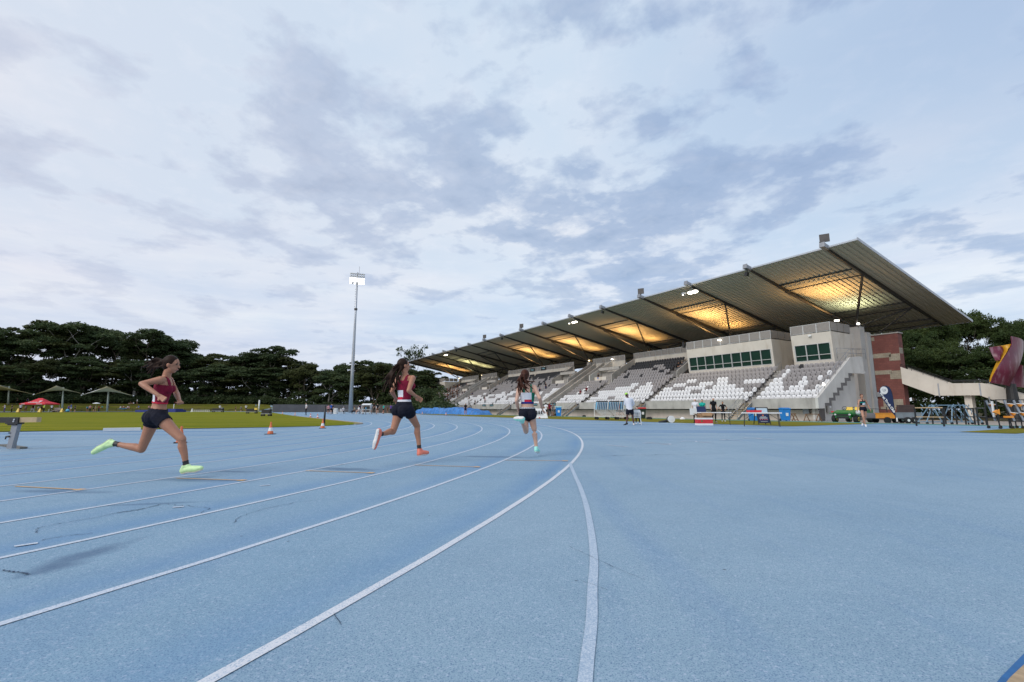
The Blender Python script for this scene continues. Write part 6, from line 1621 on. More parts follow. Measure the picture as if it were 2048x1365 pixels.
sh = (tor & (F.st < .20)) | (np.char.startswith(F.names, 'thigh') & (F.t < .28)); F.part('shorts', sh, .013, M['navy_cloth'], o)
shoes(F, o, M['shoe_lime'], M['black']); F.face_parts(o, M['lip'])
hair_part(F, o, M['hair_dark'], [(-.09, 0, .01), (-.17, 0, -.03), (-.25, .01, -.085)], 18, seed=3, w=.055)
# ---- runner 2
Y0 = 8.0
J = JP(Y0, dict(head=(808, 731.5, 0), neck=(811.5, 751.5, 0), sR=(825.5, 757, -.11), sL=(797.5, 757, .11), eR=(817, 782, -.28), wR=(832, 793, -.16), eL=(783.5, 783, .05), wL=(791, 797, .26), hR=(816, 820, -.05), hL=(799, 820, .05),
     kR=(834.5, 853, .22), aR=(838.5, 897, .16), tR=(855, 905.5, .28), heelR=(838, 908, .13), kL=(786, 864, -.02), aL=(760.5, 869, -.32), tL=(749, 896.5, -.36), heelL=(758, 862, -.37)))
F, o = hero('runner with very long dark ponytail and coral shoes, middle of the three on the bend', J, Y0, (.8, .6, 0), M['skin_tan'], 1.0, headf=(.85, .5, -.05), voxel=.0075)
tor = (F.names == 'torso') | (F.names == 'neck')
mi = np.where((F.fr < -.02) & (F.u > -.05) & (F.st > .36) & (F.st < .56), 1, np.where((F.fr < .0) & (F.st > .29) & (F.st <= .36) & (F.u > -.04), 2, np.where(F.st < .29, 1, 0)))
F.part('crop_top', tor & (F.st > .22) & (F.st < .84), .007, None, o, mats=[M['maroon_cloth'], M['white_cloth'], M['red_cloth']], mi=mi)
F.part('strap', tor & (F.st >= .84) & (F.st < 1.0) & (abs(F.u) > .055) & (abs(F.u) < .10), .007, M['maroon_cloth'], o)
F.part('shorts', (tor & (F.st < .225)) | (np.char.startswith(F.names, 'thigh') & (F.t < .30)), .014, M['navy_cloth'], o); shoes(F, o, M['shoe_coral'], M['black']); F.face_parts(o, M['lip'])
hair_part(F, o, M['hair_dark'], [(-.05, -.05, -.09), (-.09, -.09, -.2), (-.11, -.09, -.32), (-.10, -.08, -.42)], 22, seed=5, w=.07)
# ---- runner 3
Y0 = 9.3
J = JP(Y0, dict(head=(1051, 752, .02), neck=(1054.5, 769.5, 0), sR=(1068.5, 775, 0), sL=(1039, 775, 0), eR=(1079.5, 797, -.14), wR=(1084.5, 817, .04), eL=(1033, 802, -.12), wL=(1037, 822, .05), hR=(1062, 828, 0), hL=(1048, 828, 0),
     kR=(1068.5, 859, .06), aR=(1072.3, 893, .0), tR=(1077.5, 902.5, .13), heelR=(1072, 901, -.05), kL=(1052, 863, .02), aL=(1045, 845, -.34), tL=(1030, 838, -.36), heelL=(1046, 838, -.43)))
F, o = hero('runner with auburn hair, white and green crop top and mint shoes, rightmost of three', J, Y0, (-.05, 1, 0), M['skin_fair'], 1.0, headf=(.25, 1, -.05), voxel=.0075)
tor = (F.names == 'torso') | (F.names == 'neck')
mi = np.where((F.u < -.075), 1, np.where((F.st < .40) & (F.st > .33), 2, np.where((F.st <= .48) & (F.u < .06) & (F.u > -.08), 3, 0)))
mi = np.where(F.st < .40, 2, mi)
F.part('crop_top', tor & (F.st > .34) & (F.st < .72), .008, None, o, mats=[M['white_cloth'], M['green_cloth'], M['royal_cloth'], M['red_cloth']], mi=mi)
F.part('strap', tor & (F.st >= .72) & (F.st < 1.0) & (abs(F.u) > .05) & (abs(F.u) < .085), .008, M['green_cloth'], o)
F.part('shorts', (tor & (F.st < .17)) | (np.char.startswith(F.names, 'thigh') & (F.t < .26)), .013, M['navy_cloth'], o); F.part('waistband', tor & (F.st > .165) & (F.st < .215), .014, mat('patterned_waistband', (.4, .4, .42), .7, .6, 60), o)
shoes(F, o, M['shoe_mint'], None); F.face_parts(o, M['lip'])
hair_part(F, o, M['hair_brown'], [(-.06, -.07, -.06), (-.1, -.1, -.16), (-.07, -.1, -.27), (-.02, -.1, -.34)], 24, seed=9, w=.075)
# ---- official in white
Y0 = 27.9
J = JP(Y0, dict(head=(1253, 790.2, 0), neck=(1255.5, 795.6, 0), sR=(1250.0, 799, 0), sL=(1263.5, 798.5, 0), eR=(1250.0, 808.5, .12), wR=(1257.5, 815, .22), eL=(1267.5, 808, .12), wL=(1262, 814.5, .22), hR=(1256, 821, 0), hL=(1263, 821, 0),
     kR=(1254.3, 834.5, 0), aR=(1253.2, 847, 0), tR=(1247.6, 850.3, -.1), kL=(1265.6, 834.5, 0), aL=(1267.7, 847.2, 0), tL=(1268.6, 851, -.25)))
F, o = hero('man in lime cap, white long sleeved shirt and black shorts standing on the track', J, Y0, (-.25, -1, 0), M['skin_dark'], 1.06, headf=(-.7, -.8, -.25), voxel=.011, female=False)
arm = np.char.startswith(F.names, 'uarm') | np.char.startswith(F.names, 'farm')
F.part('shirt', ((F.names == 'torso') & (F.st > .02) & (F.st < .97)) | (arm & ~(np.char.startswith(F.names, 'farm') & (F.t > .93))), .02, M['white_cloth'], o)
F.part('shorts', ((F.names == 'torso') & (F.st < .05)) | (np.char.startswith(F.names, 'thigh') & (F.t < .62)), .028, M['navy_cloth'], o); shoes(F, o, M['black'], M['black']); F.face_parts(o, M['lip'])
F.part('cap', (F.names == 'head') & (F.hz > .035), .014, mat('lime_cap', (.4, .75, .08), .7, .08, 20), o)
R = Matrix((F.hx, F.hf, F.hu)).transposed(); mb = MB(); mb.ball(F.hc + F.hu * .045 + F.hf * .12, .075, 12, 0, (.95, .9, .12), R); mb.build('cap_brim', bpy.data.materials['lime_cap'], o, smooth=True)
# ---- woman walking at the right
Y0 = 25.6
J = JP(Y0, dict(head=(1723.3, 793.0, 0), neck=(1724.0, 798.6, 0), sR=(1718.0, 801.5, .02), sL=(1730.3, 801.6, .06), eR=(1716.5, 811, -.02), wR=(1715.3, 820, -.08), eL=(1735.8, 810.8, .08), wL=(1740.2, 819.3, .0), hR=(1722.6, 817.5, 0), hL=(1729.3, 817.8, .05),
     kR=(1726.2, 834.0, -.22), aR=(1730.6, 849.2, -.2), tR=(1732.6, 853.7, -.36), kL=(1731.5, 833, .1), aL=(1725.5, 847.2, .42), tL=(1724.6, 851.6, .26)))
F, o = hero('woman in black crop top with white number and black shorts walking towards the camera', J, Y0, (-.2, -1, 0), M['skin_mid'], .98, headf=(-.35, -1, 0), voxel=.011)
tor = (F.names == 'torso') | (F.names == 'neck')
mi = np.where((F.fr > .03) & (abs(F.u) < .08) & (F.st > .40) & (F.st < .60), 1, np.where((F.fr > .0) & (F.st >= .60) & (F.st < .70), 2, 0))
F.part('crop_top', tor & (F.st > .36) & (F.st < .80), .008, None, o, mats=[M['navy_cloth'], M['white_cloth'], M['teal_cloth']], mi=mi); F.part('strap', tor & (F.st >= .80) & (F.st < 1.0) & (abs(F.u) > .045) & (abs(F.u) < .10), .008, M['navy_cloth'], o)
F.part('shorts', (tor & (F.st < .2)) | (np.char.startswith(F.names, 'thigh') & (F.t < .3)), .014, M['navy_cloth'], o); shoes(F, o, M['shoe_white'], None); F.face_parts(o, M['lip'])
hair_part(F, o, M['hair_brown'], [(.02, .02, -.08), (.05, .0, -.18), (.06, -.04, -.28)], 12, seed=12, w=.03, voxel=.012)

# ---- small figures: one mesh per pose, garments as material slots
def small(seed, pose):
    p = dict(head=(0, -.02, 1.53), neck=(0, 0, 1.38), sR=(-.17, 0, 1.34), sL=(.17, 0, 1.34), eR=(-.22, .04, 1.08), wR=(-.21, -.06, .86), eL=(.22, .04, 1.08), wL=(.21, -.06, .86), hR=(-.085, 0, .86), hL=(.085, 0, .86),
             kR=(-.10, -.02, .46), aR=(-.11, .03, .075), tR=(-.13, -.14, .03), kL=(.10, -.02, .46), aL=(.11, .03, .075), tL=(.13, -.14, .03))
    if pose == 'akimbo': p.update(eR=(-.33, .06, 1.12), wR=(-.17, -.04, .95), eL=(.33, .06, 1.12), wL=(.17, -.04, .95))
    if pose == 'walk': p.update(kR=(-.09, -.16, .47), aR=(-.09, -.22, .09), tR=(-.1, -.38, .05), kL=(.09, .05, .46), aL=(.09, .32, .12), tL=(.09, .2, .03), eR=(-.22, .12, 1.1), wR=(-.2, .02, .9), eL=(.22, -.06, 1.1), wL=(.2, -.25, .98))
    if pose == 'reach': p.update(eR=(-.24, -.2, 1.22), wR=(-.1, -.4, 1.2), eL=(.24, -.2, 1.2), wL=(.1, -.42, 1.15))
    if pose == 'bend': p.update(head=(0, -.5, 1.2), neck=(0, -.38, 1.13), sR=(-.17, -.34, 1.1), sL=(.17, -.34, 1.1), eR=(-.2, -.38, .85), wR=(-.18, -.45, .62), eL=(.2, -.38, .85), wL=(.18, -.45, .62))
    if pose == 'sit': p.update(head=(0, -.06, 1.12), neck=(0, -.02, .98), sR=(-.17, 0, .94), sL=(.17, 0, .94), eR=(-.21, -.02, .68), wR=(-.14, -.25, .56), eL=(.21, -.02, .68), wL=(.14, -.25, .56), hR=(-.085, .02, .48), hL=(.085, .02, .48),
                               kR=(-.11, -.42, .50), aR=(-.12, -.42, .1), tR=(-.13, -.58, .03), kL=(.11, -.42, .50), aL=(.12, -.42, .1), tL=(.13, -.58, .03))
    if pose == 'ground': p.update(head=(0, .02, .68), neck=(0, .06, .55), sR=(-.17, .06, .51), sL=(.17, .06, .51), eR=(-.22, .1, .3), wR=(-.18, -.1, .22), eL=(.22, .1, .3), wL=(.18, -.1, .22), hR=(-.085, .02, .11), hL=(.085, .02, .11),
                               kR=(-.13, -.36, .34), aR=(-.12, -.6, .08), tR=(-.13, -.75, .05), kL=(.13, -.38, .28), aL=(.12, -.66, .08), tL=(.13, -.8, .05))
    F = Fig(p, (0, -1, 0), 1.0, voxel=.024, fingers=False); me = F.me
    mi = np.zeros(len(me.polygons), int); legs = np.char.startswith(F.names, 'thigh')
    mi[(F.names == 'torso') & (F.st > .12)] = 1; mi[np.char.startswith(F.names, 'uarm') & (F.t < .6)] = 1; mi[((F.names == 'torso') & (F.st <= .12)) | (legs & (F.t < .55))] = 2; mi[(legs & (F.t >= .55)) | np.char.startswith(F.names, 'shin')] = 5
    mi[np.char.startswith(F.names, 'foot')] = 3; mi[(F.names == 'head') & ((F.hz > .055) | ((F.hy < .0) & (F.hz > -.05)))] = 4
    me.polygons.foreach_set('material_index', [int(v) for v in mi])
    me.polygons.foreach_set('use_smooth', [True] * len(me.polygons))
    for _ in range(6): me.materials.append(None)
    return me
POSE = {k: small(1, k) for k in ('stand', 'akimbo', 'walk', 'reach', 'bend', 'sit', 'ground')}
CLO = {}
def cloth(c):
    if c not in CLO:
        tbl = dict(white=(.72, .72, .74), black=(.015, .015, .018), navy=(.015, .02, .07), blue=(.03, .13, .5), cyan=(.12, .45, .65), red=(.5, .03, .04), maroon=(.16, .015, .03), purple=(.12, .06, .3), lime=(.45, .65, .06), green=(.02, .2, .1), grey=(.22, .22, .23), teal=(.02, .4, .33), brown=(.12, .06, .035), yellow=(.6, .5, .15), khaki=(.3, .25, .16), pink=(.6, .3, .33), orange=(.65, .22, .05))
        CLO[c] = mat(c + '_clothing', tbl[c], .85, .1, 10, spec=.12)
    return CLO[c]
SK = [M['skin_tan'], M['skin_fair'], M['skin_mid']]
def person(pose, loc, face, top, bottom, label, group=None, scale=1.0, long=False, hair=0, skin=None):
    o = bpy.data.objects.new('person', POSE[pose]); COL.objects.link(o); o.location = loc; o.rotation_euler = (0, 0, face); o.scale = (scale,) * 3; tag(o, label, 'person', group)
    sk = skin or SK[RNG.randrange(3)]; ms = [sk, cloth(top), cloth(bottom), cloth(RNG.choice(('white', 'grey', 'black'))), M['hair_dark'] if hair == 0 else (M['hair_brown'] if hair == 1 else cloth('white')), cloth(bottom) if long else sk]
    for i, m in enumerate(ms): o.material_slots[i].link = 'OBJECT'; o.material_slots[i].material = m
    return o
def gp(px, Y): return ground_at(px, Y)
# far side of the infield, left to right
FL_ = [(8.5, 110, 'reach', 'white', 'purple', 1, 1.08, 'person in white hooded top and purple trousers, leftmost on the far infield'), (23, 110, 'stand', 'black', 'black', 1, 1.0, 'person dressed all in black, second from left on the far infield'),
 (40.5, 110, 'stand', 'white', 'black', 0, 1.1, 'person in plain white top and black shorts left of the red tent'), (51, 112, 'akimbo', 'grey', 'maroon', 0, .95, 'person in grey top at the left leg of the red tent'),
 (65, 112.5, 'stand', 'maroon', 'black', 1, 1.0, 'person in maroon top under the left half of the red tent'), (76, 110.8, 'bend', 'white', 'grey', 0, 1.05, 'person in white top leaning over under the red tent'),
 (82.5, 112.3, 'stand', 'brown', 'black', 0, .9, 'person in brown top under the middle of the red tent'), (87, 110.2, 'akimbo', 'lime', 'black', 1, 1.05, 'person in bright lime vest under the red tent'), (102.5, 110.5, 'reach', 'white', 'black', 1, 1.05, 'person in white top at the right leg of the red tent'),
 (117, 113, 'sit', 'brown', 'grey', 0, .95, 'person in brown sitting on the grey bench'), (136.5, 114, 'stand', 'purple', 'black', 0, .95, 'person in purple top half behind the blue shirted one'), (141.5, 110, 'stand', 'blue', 'white', 0, 1.15, 'tall person in blue top and white shorts right of the tent'), (149.5, 111, 'stand', 'navy', 'black', 0, .95, 'person in navy top standing alone beside the blue shirted one'),
 (174.5, 112, 'bend', 'cyan', 'navy', 0, 1.05, 'person in light cyan top leaning forward, left of the group of five'), (179.5, 110, 'akimbo', 'pink', 'black', 1, 1.0, 'person in pink top, second of the group of five'), (186.5, 112, 'stand', 'black', 'black', 0, 1.0, 'person in black, middle of the group of five'), (190.5, 110, 'stand', 'khaki', 'khaki', 0, 1.0, 'person in pale yellow clothes holding a white parasol'), (197, 110.5, 'reach', 'red', 'navy', 1, .95, 'person in red top, rightmost of the group of five'),
 (439, 112, 'stand', 'white', 'black', 0, 1.05, 'person in white top behind the low dark trolley'), (471, 115, 'stand', 'brown', 'black', 0, .9, 'small dark figure on the far infield left of the thick pale post'), (481.5, 117, 'stand', 'grey', 'black', 0, .85, 'small grey figure near the thick pale post'), (491.5, 112, 'akimbo', 'white', 'navy', 0, 1.05, 'person in white top just left of the dark trolley')]
for px, Y, ps, tp, bt, lg, sc, l in FL_: person(ps, gp(px, Y), RNG.uniform(-1.2, 1.2) + (0 if RNG.random() < .6 else 3), tp, bt, l, 'people on the far side of the infield', sc, bool(lg), RNG.randrange(2))
g = gp(191, 109.7); mb = MB(); mb.lathe((0, 0, 1.95), [(.75, 0), (.6, .1), (.3, .2), (.02, .25)], 12); o = mb.build('parasol_canopy', M['sail_white']); mb = MB(); mb.tube([(0, 0, .8), (0, 0, 2.0)], .02, 6); mb.build('shaft', M['galv'], o); o.name = 'parasol'; o.location = g; tag(o, 'small pale parasol held up in the group of five', 'parasol')
# seated and standing on the bank
for i, (px, py, ps, tp, bt) in enumerate(((31, 803, 'stand', 'black', 'black'), (67, 806, 'sit', 'navy', 'black'), (52, 804, 'stand', 'navy', 'black'), (83, 800, 'stand', 'blue', 'black'), (240, 812, 'ground', 'white', 'grey'), (246, 811, 'ground', 'pink', 'black'), (254, 811.5, 'ground', 'white', 'black'), (257, 809, 'ground', 'pink', 'white'), (259, 806, 'ground', 'brown', 'grey'), (265, 805, 'ground', 'white', 'navy'), (272, 803, 'stand', 'white', 'black'), (276, 812, 'ground', 'blue', 'white'), (297, 810, 'ground', 'pink', 'navy'), (216, 812, 'ground', 'black', 'black'), (203, 812, 'ground', 'teal', 'black'))):
    g = ground_at(px, ring_Y(px, 10.5 if py > 808 else 15.5)); person(ps, g, RNG.uniform(-.6, .6), tp, bt, ['standing dark figure on the bank left of the tent peak', 'seated dark figure on the bank above the tent edge', 'standing navy figure on the bank between tent and left sail pole', 'figure in blue top on the bank above the tent peak', 'person in white lying back on the bank, leftmost on the blue rug', 'person in pink top on the bank, second on the blue rug', 'person in white top on the bank right of the blue rug', 'person in pink and white seated higher on the bank', 'person in brown seated below the hedge on the bank', 'person in white top seated near the standing one on the bank', 'person in white top standing at the top of the bank below the hedge', 'person in blue top seated low on the bank behind the runner', 'person in pink top seated on the bank right of the runner shoulder', 'dark clothed person seated at the foot of the right sail pole', 'person in teal top seated left of the right sail pole'][i], 'people on the grass bank', 1.0, i < 4)
g = ground_at(243, ring_Y(243, 10.2)); mb = MB(); mb.box((0, 0, .03), (2.6, 1.2, .05), rx=.1); o = mb.build('rug', M['hurdle_blue']); o.location = g; tag(o, 'light blue rug spread on the grass bank', 'rug')
# officials near the light mast
MR = [(612, 70, 'akimbo', 'white', 'black', 1, 1.1, 'person in white top and dark trousers alone on the track left of the black post'),
 (656.5, 80, 'akimbo', 'pink', 'black', 0, .95, 'person in pink top, leftmost of the group right of the black post'), (662, 80, 'stand', 'blue', 'black', 0, 1.05, 'person in blue top with cyan hem right of the black post'), (665, 81, 'stand', 'black', 'black', 1, 1.0, 'dark clothed person behind the blue topped one'),
 (686.5, 84, 'sit', 'white', 'black', 1, 1.0, 'seated person in white shirt and hat just left of the mast base'), (709, 82, 'sit', 'khaki', 'black', 1, 1.05, 'seated person in khaki top just right of the mast base'), (717.5, 80, 'sit', 'white', 'grey', 0, 1.1, 'seated person in white right of the mast base'), (719.5, 84, 'stand', 'navy', 'navy', 1, 1.0, 'person in navy standing behind the seated one in white'),
 (726, 80, 'akimbo', 'black', 'grey', 0, 1.15, 'broad tanned person in black vest and grey shorts right of the mast'), (731.5, 78, 'stand', 'cyan', 'grey', 1, .8, 'small person in cyan beside the white trolley'), (742, 80, 'walk', 'white', 'grey', 0, 1.15, 'person in white shirt at the right side of the white trolley'), (748, 82, 'stand', 'black', 'black', 1, 1.15, 'person in black standing among the mast group'), (752.5, 82, 'stand', 'white', 'grey', 0, .9, 'short person in white top among the mast group'), (754.8, 79, 'akimbo', 'black', 'brown', 0, 1.08, 'long legged person in black dress, rightmost of the mast group'), (767, 84, 'akimbo', 'teal', 'black', 0, 1.0, 'person in teal top above the orange cone left of the middle runner'), (775, 96, 'stand', 'brown', 'brown', 0, .8, 'small brown figure by the low wall left of the middle runner'), (781.5, 84, 'stand', 'purple', 'black', 1, 1.0, 'person in pale purple partly behind the middle runner')]
for px, Y, ps, tp, bt, lg, sc, l in MR: person(ps, gp(px, Y), RNG.uniform(-1.5, 1.5), tp, bt, l, 'officials near the light mast', sc, bool(lg), 2 if 'hat' in l else RNG.randrange(2))
t = empty('table_trolley', gp(733, 79.5), 0, 'white covered trolley with dark contents in the middle of the mast group', 'trolley')
mb = MB(); mb.prism([(-.75, -.4, 1.5), (.75, -.4, 1.5), (.75, .4, 1.7), (-.75, .4, 1.7)], (0, 0, .08)); mb.build('canopy', M['white'], t)
mb = MB()
for x in (-.7, .7):
    for y in (-.35, .35): mb.bar((x, y, .1), (x, y, 1.55), .05)
for z in (.3, .8): mb.box((0, 0, z), (1.4, .7, .05))
mb.build('frame', M['white'], t); mb = MB(); mb.box((.05, 0, 1.05), (.9, .5, .4)); mb.build('contents', M['black'], t)
mb = MB(); mb.box((0, 0, .5), (.6, .5, 1.0));
for z in (.3, .6, .9): mb.box((0, -.26, z), (.6, .02, .04))
o = mb.build('white_crate', M['sail_white']); o.location = gp(671, 82); tag(o, 'white slatted crate right of the blue topped person', 'crate')
mb = MB(); mb.box((0, 0, .72), (1.9, .8, .05)); 
for x in (-.8, .8): mb.bar((x, 0, 0), (x, 0, .72), .08)
o = mb.build('grey_bench_table', M['steel_grey']); o.location = gp(699, 82); tag(o, 'grey table at the foot of the light mast', 'table')
# near the grandstand
ST_ = [(1085, 52, 'stand', 'brown', 'blue', 0, .93, 'person in brown with blue shorts beside the right hand of the rightmost runner'), (1092, 51, 'stand', 'white', 'black', 0, 1.0, 'person in bright white shirt just right of the rightmost runner'), (1099.5, 60, 'walk', 'maroon', 'black', 1, 1.08, 'person in maroon top and long black trousers at the tunnel opening'), (1105.5, 60.5, 'stand', 'grey', 'grey', 0, 1.0, 'person in grey top right of the maroon one at the tunnel opening'),
 (1234.5, 45, 'stand', 'maroon', 'black', 0, 1.0, 'person in maroon behind the right end of the hurdle trolley'), (1238.5, 46.5, 'akimbo', 'red', 'black', 0, .95, 'person in red partly hidden behind the hurdle trolley'), (1244.5, 45, 'reach', 'navy', 'grey', 0, 1.0, 'person in dark vest and pale shorts left of the man in white'),
 (1391, 32, 'stand', 'white', 'black', 1, 1.0, 'person in white t-shirt and pale cap carrying a white bag left of the table'), (1405, 34.5, 'stand', 'teal', 'black', 1, 1.0, 'person in bright teal top behind the small navy sign'), (1427.5, 33, 'stand', 'black', 'black', 1, 1.06, 'person in loose black clothes and white cap behind the table'), (1446, 36, 'akimbo', 'black', 'black', 1, .92, 'short person in black behind the right end of the table'),
 (931, 75, 'stand', 'black', 'black', 0, 1.12, 'long legged person in black standing before the blue tarpaulin'), (1273.5, 30, 'sit', 'grey', 'black', 1, .9, 'person seated low behind the white plastic chair')]
for px, Y, ps, tp, bt, lg, sc, l in ST_: person(ps, gp(px, Y), (2.8 if px in (1092, 1085) else RNG.uniform(-1, 1)), tp, bt, l, None, sc, bool(lg), 2 if 'cap' in l else RNG.randrange(2))
g = gp(1386.5, 31.6); mb = MB(); mb.prism([(-.2, -.06, .55), (.2, -.06, .55), (.22, -.06, .98), (-.22, -.06, .98)], (0, .12, 0)); mb.tube([(-.12, 0, .98), (-.08, 0, 1.2), (.08, 0, 1.2), (.12, 0, .98)], .012, 5); o = mb.build('tote_bag', M['sail_white']); o.location = g; tag(o, 'white tote bag hanging from the arm of the person in white', 'bag')
g = gp(1080, 49.5); mb = MB(); mb.prism([(-.9, -.3, 0), (.8, -.3, 0), (.55, .2, 1.0), (-.9, .2, 1.0)], (0, .06, 0)); o = mb.build('white_board', M['white'])
mb = MB()
for x in (-.6, -.35, -.1, .15): mb.box((x, -.33 + .15, .6), (.13, .02, .4), rx=-.46)
mb.build('black_marks', M['black'], o); o.location = g; tag(o, 'white slanted board with dark characters right of the rightmost runner hip', 'board')
# a row of people under the far stand
for i in range(13): px = 857 + 4.6 * i + RNG.uniform(-1, 1); p = ray(px, 822); Q = None; aa = 98 - 2.1 * i; q = W(aa, -1.0 + RNG.uniform(-.4, .4)); person(RNG.choice(('stand', 'akimbo')), (q.x, q.y, zg(q.x, q.y)), -1.0 + RNG.uniform(-1, 1), RNG.choice(('white', 'black', 'red', 'brown')), 'black', 'person standing behind the blue tarpaulin at the foot of the far grandstand', 'people behind the blue tarpaulin', .98, True)
# spectators: seated on seats, standing on the terraces
def spec(a, k, pose, top, bottom, label, group=None, face=None, dy=0):
    sit = pose == 'sit'; q = W(a, rowb(k) + (.48 if sit else .35)); return person(pose, (q.x, q.y, rowz(k) + dy), (face if face is not None else -math.atan2(N[0], N[1]) + (RNG.uniform(-.3, .3))), top, bottom, label, group, 1.0, True, RNG.randrange(2))
spec(33.0, 7, 'stand', 'black', 'blue', 'person in black top and blue shorts standing at the vomitory above the middle seats') if False else None
q = W(38.8, 7.0); person('stand', (q.x, q.y, 5.35), -1.05, 'black', 'blue', 'person in black top and blue shorts standing alone in the stand stair opening', None, 1.08)
for a, k, l in ((22.6, 10, 'seated dark clothed spectator beside the left wall of the long window box, nearer the wall'), (23.2, 10, 'seated dark clothed spectator a seat away from the wall of the long window box'), (38.9, 3, 'seated spectator in red and black in the fourth row below the stair opening'), (38.3, 4, 'seated spectator in black one row above the red and black one'), (48.0, 9, 'seated spectator by the column of the second upper tier')): spec(a, k, 'sit', 'black' if 'red' not in l else 'maroon', 'black', l)
spec(52.5, 6, 'stand', 'black', 'navy', 'person in black standing high in the seats left of the rightmost runner'); spec(53.4, 5, 'stand', 'grey', 'navy', 'person in grey standing in the seats just beside the dark standing one')
SP_G = 'spectators in the far end of the grandstand'
cols = (('black', 'spectator in black seated at the crowded far end of the grandstand'), ('maroon', 'spectator in maroon seated at the crowded far end of the grandstand'), ('white', 'spectator in white seated at the crowded far end of the grandstand'), ('brown', 'spectator in brown seated at the crowded far end of the grandstand'), ('navy', 'spectator in navy seated at the crowded far end of the grandstand'))
rr = random.Random(5); used = set()
for i in range(105):
    a = 90 + (rr.random() ** 1.2) * 38; k = min(7, int(rr.betavariate(2.2, 1.6) * 8)); a = round(a / .51) * .51
    if (a, k) in used: continue
    used.add((a, k)); c, l = cols[rr.choice((0, 0, 0, 1, 2, 2, 3, 4))]; spec(a, k, 'sit', c, rr.choice(('black', 'black', 'grey', 'white')), l, SP_G)
for i in range(26):
    a = 96.8 + rr.random() * 11; k = rr.choice((8, 9, 10, 11)); c, l = cols[rr.choice((0, 0, 1, 2, 3))]; spec(a, k, 'sit', c, 'black', l.replace('seated at the crowded', 'seated in the upper tier at the'), SP_G)
for i, a in enumerate((70.3, 73.6, 76.8, 82.2, 84.0)): spec(a, (1, 0, 0, 3, 5)[i], 'stand' if i < 3 else 'sit', ('maroon', 'black', 'black', 'black', 'navy')[i], 'black', ['person in maroon standing low in the far middle seats', 'person in black on the far front stairs', 'person in black beside the far front stairs', 'spectator in black seated right of the far sloping wall', 'spectator in navy seated high right of the far sloping wall'][i])
# ================================================================== CAMERA, LIGHT, SKY
cam = bpy.data.cameras.new('camera'); co = bpy.data.objects.new('camera', cam); COL.objects.link(co)
cam.sensor_width = 36; cam.lens = 36 * FP / 2048; cam.clip_end = 3000; cam.clip_start = .05
co.location = (0, 0, CH); co.rotation_euler = (PI / 2 + PITCH, 0, 0); SC.camera = co
SUN_EL, SUN_AZ = math.radians(38), 0
sun = bpy.data.lights.new('sun', 'SUN'); sun.energy = 1.5; sun.angle = math.radians(35); sun.color = (1, .96, .92)
so = bpy.data.objects.new('sun', sun); COL.objects.link(so)
sd = Vector((-.75 * math.cos(SUN_EL), -.66 * math.cos(SUN_EL), math.sin(SUN_EL)))
so.rotation_euler = sd.to_track_quat('Z', 'Y').to_euler(); so.location = (0, 0, 60)
w = bpy.data.worlds.new('World'); SC.world = w; w.use_nodes = True
nt = w.node_tree; nt.nodes.clear()
out = nt.nodes.new('ShaderNodeOutputWorld')
sky = nt.nodes.new('ShaderNodeTexSky'); sky.sky_type = 'NISHITA'; sky.sun_disc = False
sky.sun_elevation = math.radians(12); sky.sun_rotation = math.atan2(sd.x, sd.y); sky.air_density = 1.0; sky.dust_density = 1.0
bg1 = nd(nt, 'ShaderNodeBackground'); bg1.inputs['Strength'].default_value = .1; nt.links.new(sky.outputs[0], bg1.inputs[0])
tc = nt.nodes.new('ShaderNodeTexCoord').outputs['Generated']
sep = nd(nt, 'ShaderNodeSeparateXYZ'); nt.links.new(tc, sep.inputs[0])
zc = math_(nt, 'MAXIMUM', sep.outputs[2], 0.0); zz = math_(nt, 'ADD', zc, .10)
cmb = nd(nt, 'ShaderNodeCombineXYZ')
nt.links.new(math_(nt, 'DIVIDE', sep.outputs[0], zz), cmb.inputs[0]); nt.links.new(math_(nt, 'DIVIDE', sep.outputs[1], zz), cmb.inputs[1])
mp = nd(nt, 'ShaderNodeMapping'); mp.inputs['Location'].default_value = (5.2, 9.1, .4); mp.inputs['Rotation'].default_value = (0, 0, .5); mp.inputs['Scale'].default_value = (1, 1, 1)
nt.links.new(cmb.outputs[0], mp.inputs[0]); V = mp.outputs[0]
n1 = noise_(nt, V, .9, 10, .5, .2); n2 = noise_(nt, V, 3.1, 10, .55, .1); n3 = noise_(nt, V, 9.5, 8, .6, .3)
big = ramp(nt, noise_(nt, V, .33, 3, .5, .2), .38, .62)
s1 = math_(nt, 'ADD', math_(nt, 'MULTIPLY', n1, .34), math_(nt, 'MULTIPLY', n2, .52)); s1 = math_(nt, 'ADD', s1, math_(nt, 'MULTIPLY', n3, .14))
s1 = math_(nt, 'ADD', s1, math_(nt, 'MULTIPLY', math_(nt, 'SUBTRACT', big, .5), .09))
dark = ramp(nt, s1, .505, .565)
cov = math_(nt, 'MULTIPLY', ramp(nt, math_(nt, 'MULTIPLY_ADD', sep.outputs[0], .5, .5), .05, .62, (.6, .6, .6), (1, 1, 1)), 1.0)
dark = math_(nt, 'MULTIPLY', dark, cov)
base = mixc(nt, ramp(nt, n1, .38, .62), (.55, .665, .80), (.71, .75, .825))
cloud = mixc(nt, math_(nt, 'MULTIPLY', dark, .85), base, (.33, .43, .61))
cloud = mixc(nt, math_(nt, 'MULTIPLY', ramp(nt, s1, .58, .68), .6), cloud, (.20, .30, .47))
cloud = mixc(nt, math_(nt, 'MULTIPLY', ramp(nt, n3, .5, .7), .18), cloud, (.82, .85, .92))
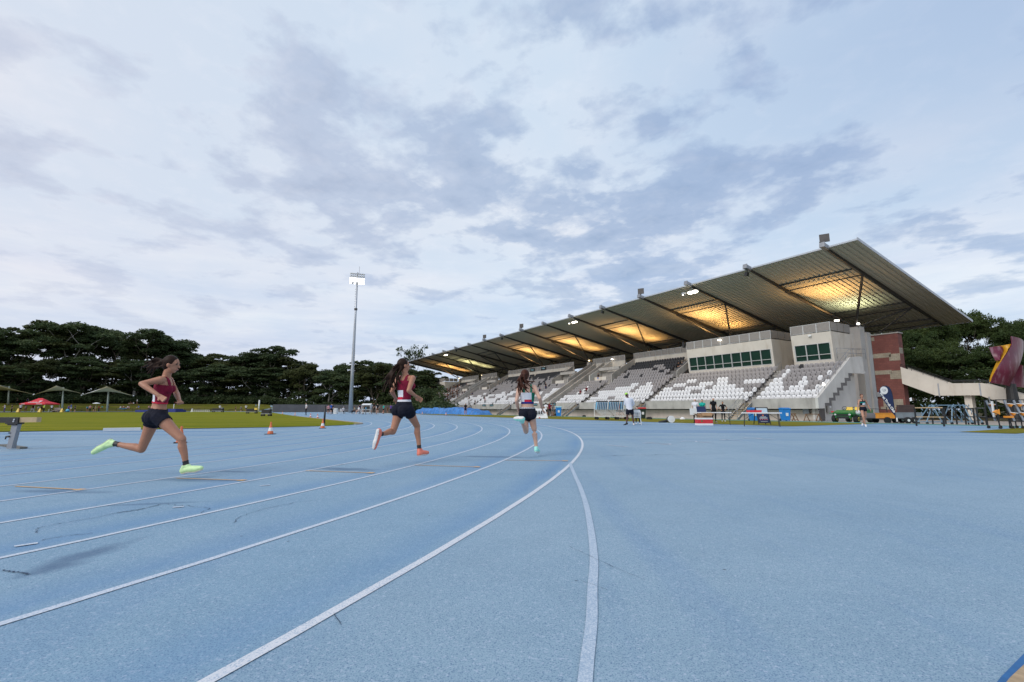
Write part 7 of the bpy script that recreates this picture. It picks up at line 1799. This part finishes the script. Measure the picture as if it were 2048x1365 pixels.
# brighter streaks low over the horizon
hz = ramp(nt, zc, .02, .36, (1, 1, 1), (0, 0, 0))
mp2 = nd(nt, 'ShaderNodeMapping'); mp2.inputs['Scale'].default_value = (2.2, 2.2, 14); nt.links.new(tc, mp2.inputs[0])
n4 = noise_(nt, mp2.outputs[0], 1.6, 8, .6, .4)
cloud = mixc(nt, math_(nt, 'MULTIPLY', hz, .62), cloud, mixc(nt, ramp(nt, n4, .38, .66), (.38, .52, .76), (.78, .84, .90)))
hz2 = ramp(nt, zc, .0, .16, (1, 1, 1), (0, 0, 0))
xl = ramp(nt, sep.outputs[0], .1, .85)
low = mixc(nt, xl, (.42, .52, .72), mixc(nt, ramp(nt, n4, .35, .6), (.55, .62, .72), (.95, .88, .80)))
cloud = mixc(nt, math_(nt, 'MULTIPLY', hz2, .7), cloud, low)
# deeper blue grey high on the right, warm pale on the left
cloud = mixc(nt, math_(nt, 'MULTIPLY', math_(nt, 'MULTIPLY', ramp(nt, sep.outputs[0], .1, .75), ramp(nt, zc, .2, .55)), .62), cloud, (.24, .35, .58))
cloud = mixc(nt, math_(nt, 'MULTIPLY', ramp(nt, math_(nt, 'MULTIPLY_ADD', sep.outputs[0], .5, .5), .12, .5, (1, 1, 1), (0, 0, 0)), .26), cloud, (.86, .74, .74))
bg2 = nd(nt, 'ShaderNodeBackground'); bg2.inputs['Strength'].default_value = 1.0; nt.links.new(cloud, bg2.inputs[0])
mx = nd(nt, 'ShaderNodeMixShader'); mx.inputs[0].default_value = .93
nt.links.new(bg1.outputs[0], mx.inputs[1]); nt.links.new(bg2.outputs[0], mx.inputs[2]); nt.links.new(mx.outputs[0], out.inputs[0])
SC.view_settings.view_transform = 'Standard'; SC.view_settings.look = 'None'; SC.view_settings.exposure = 0.22; SC.view_settings.gamma = 1
SC.cycles.sample_clamp_indirect = 1.0; SC.cycles.max_bounces = 6; SC.cycles.diffuse_bounces = 3; SC.cycles.glossy_bounces = 2; SC.cycles.transparent_max_bounces = 6
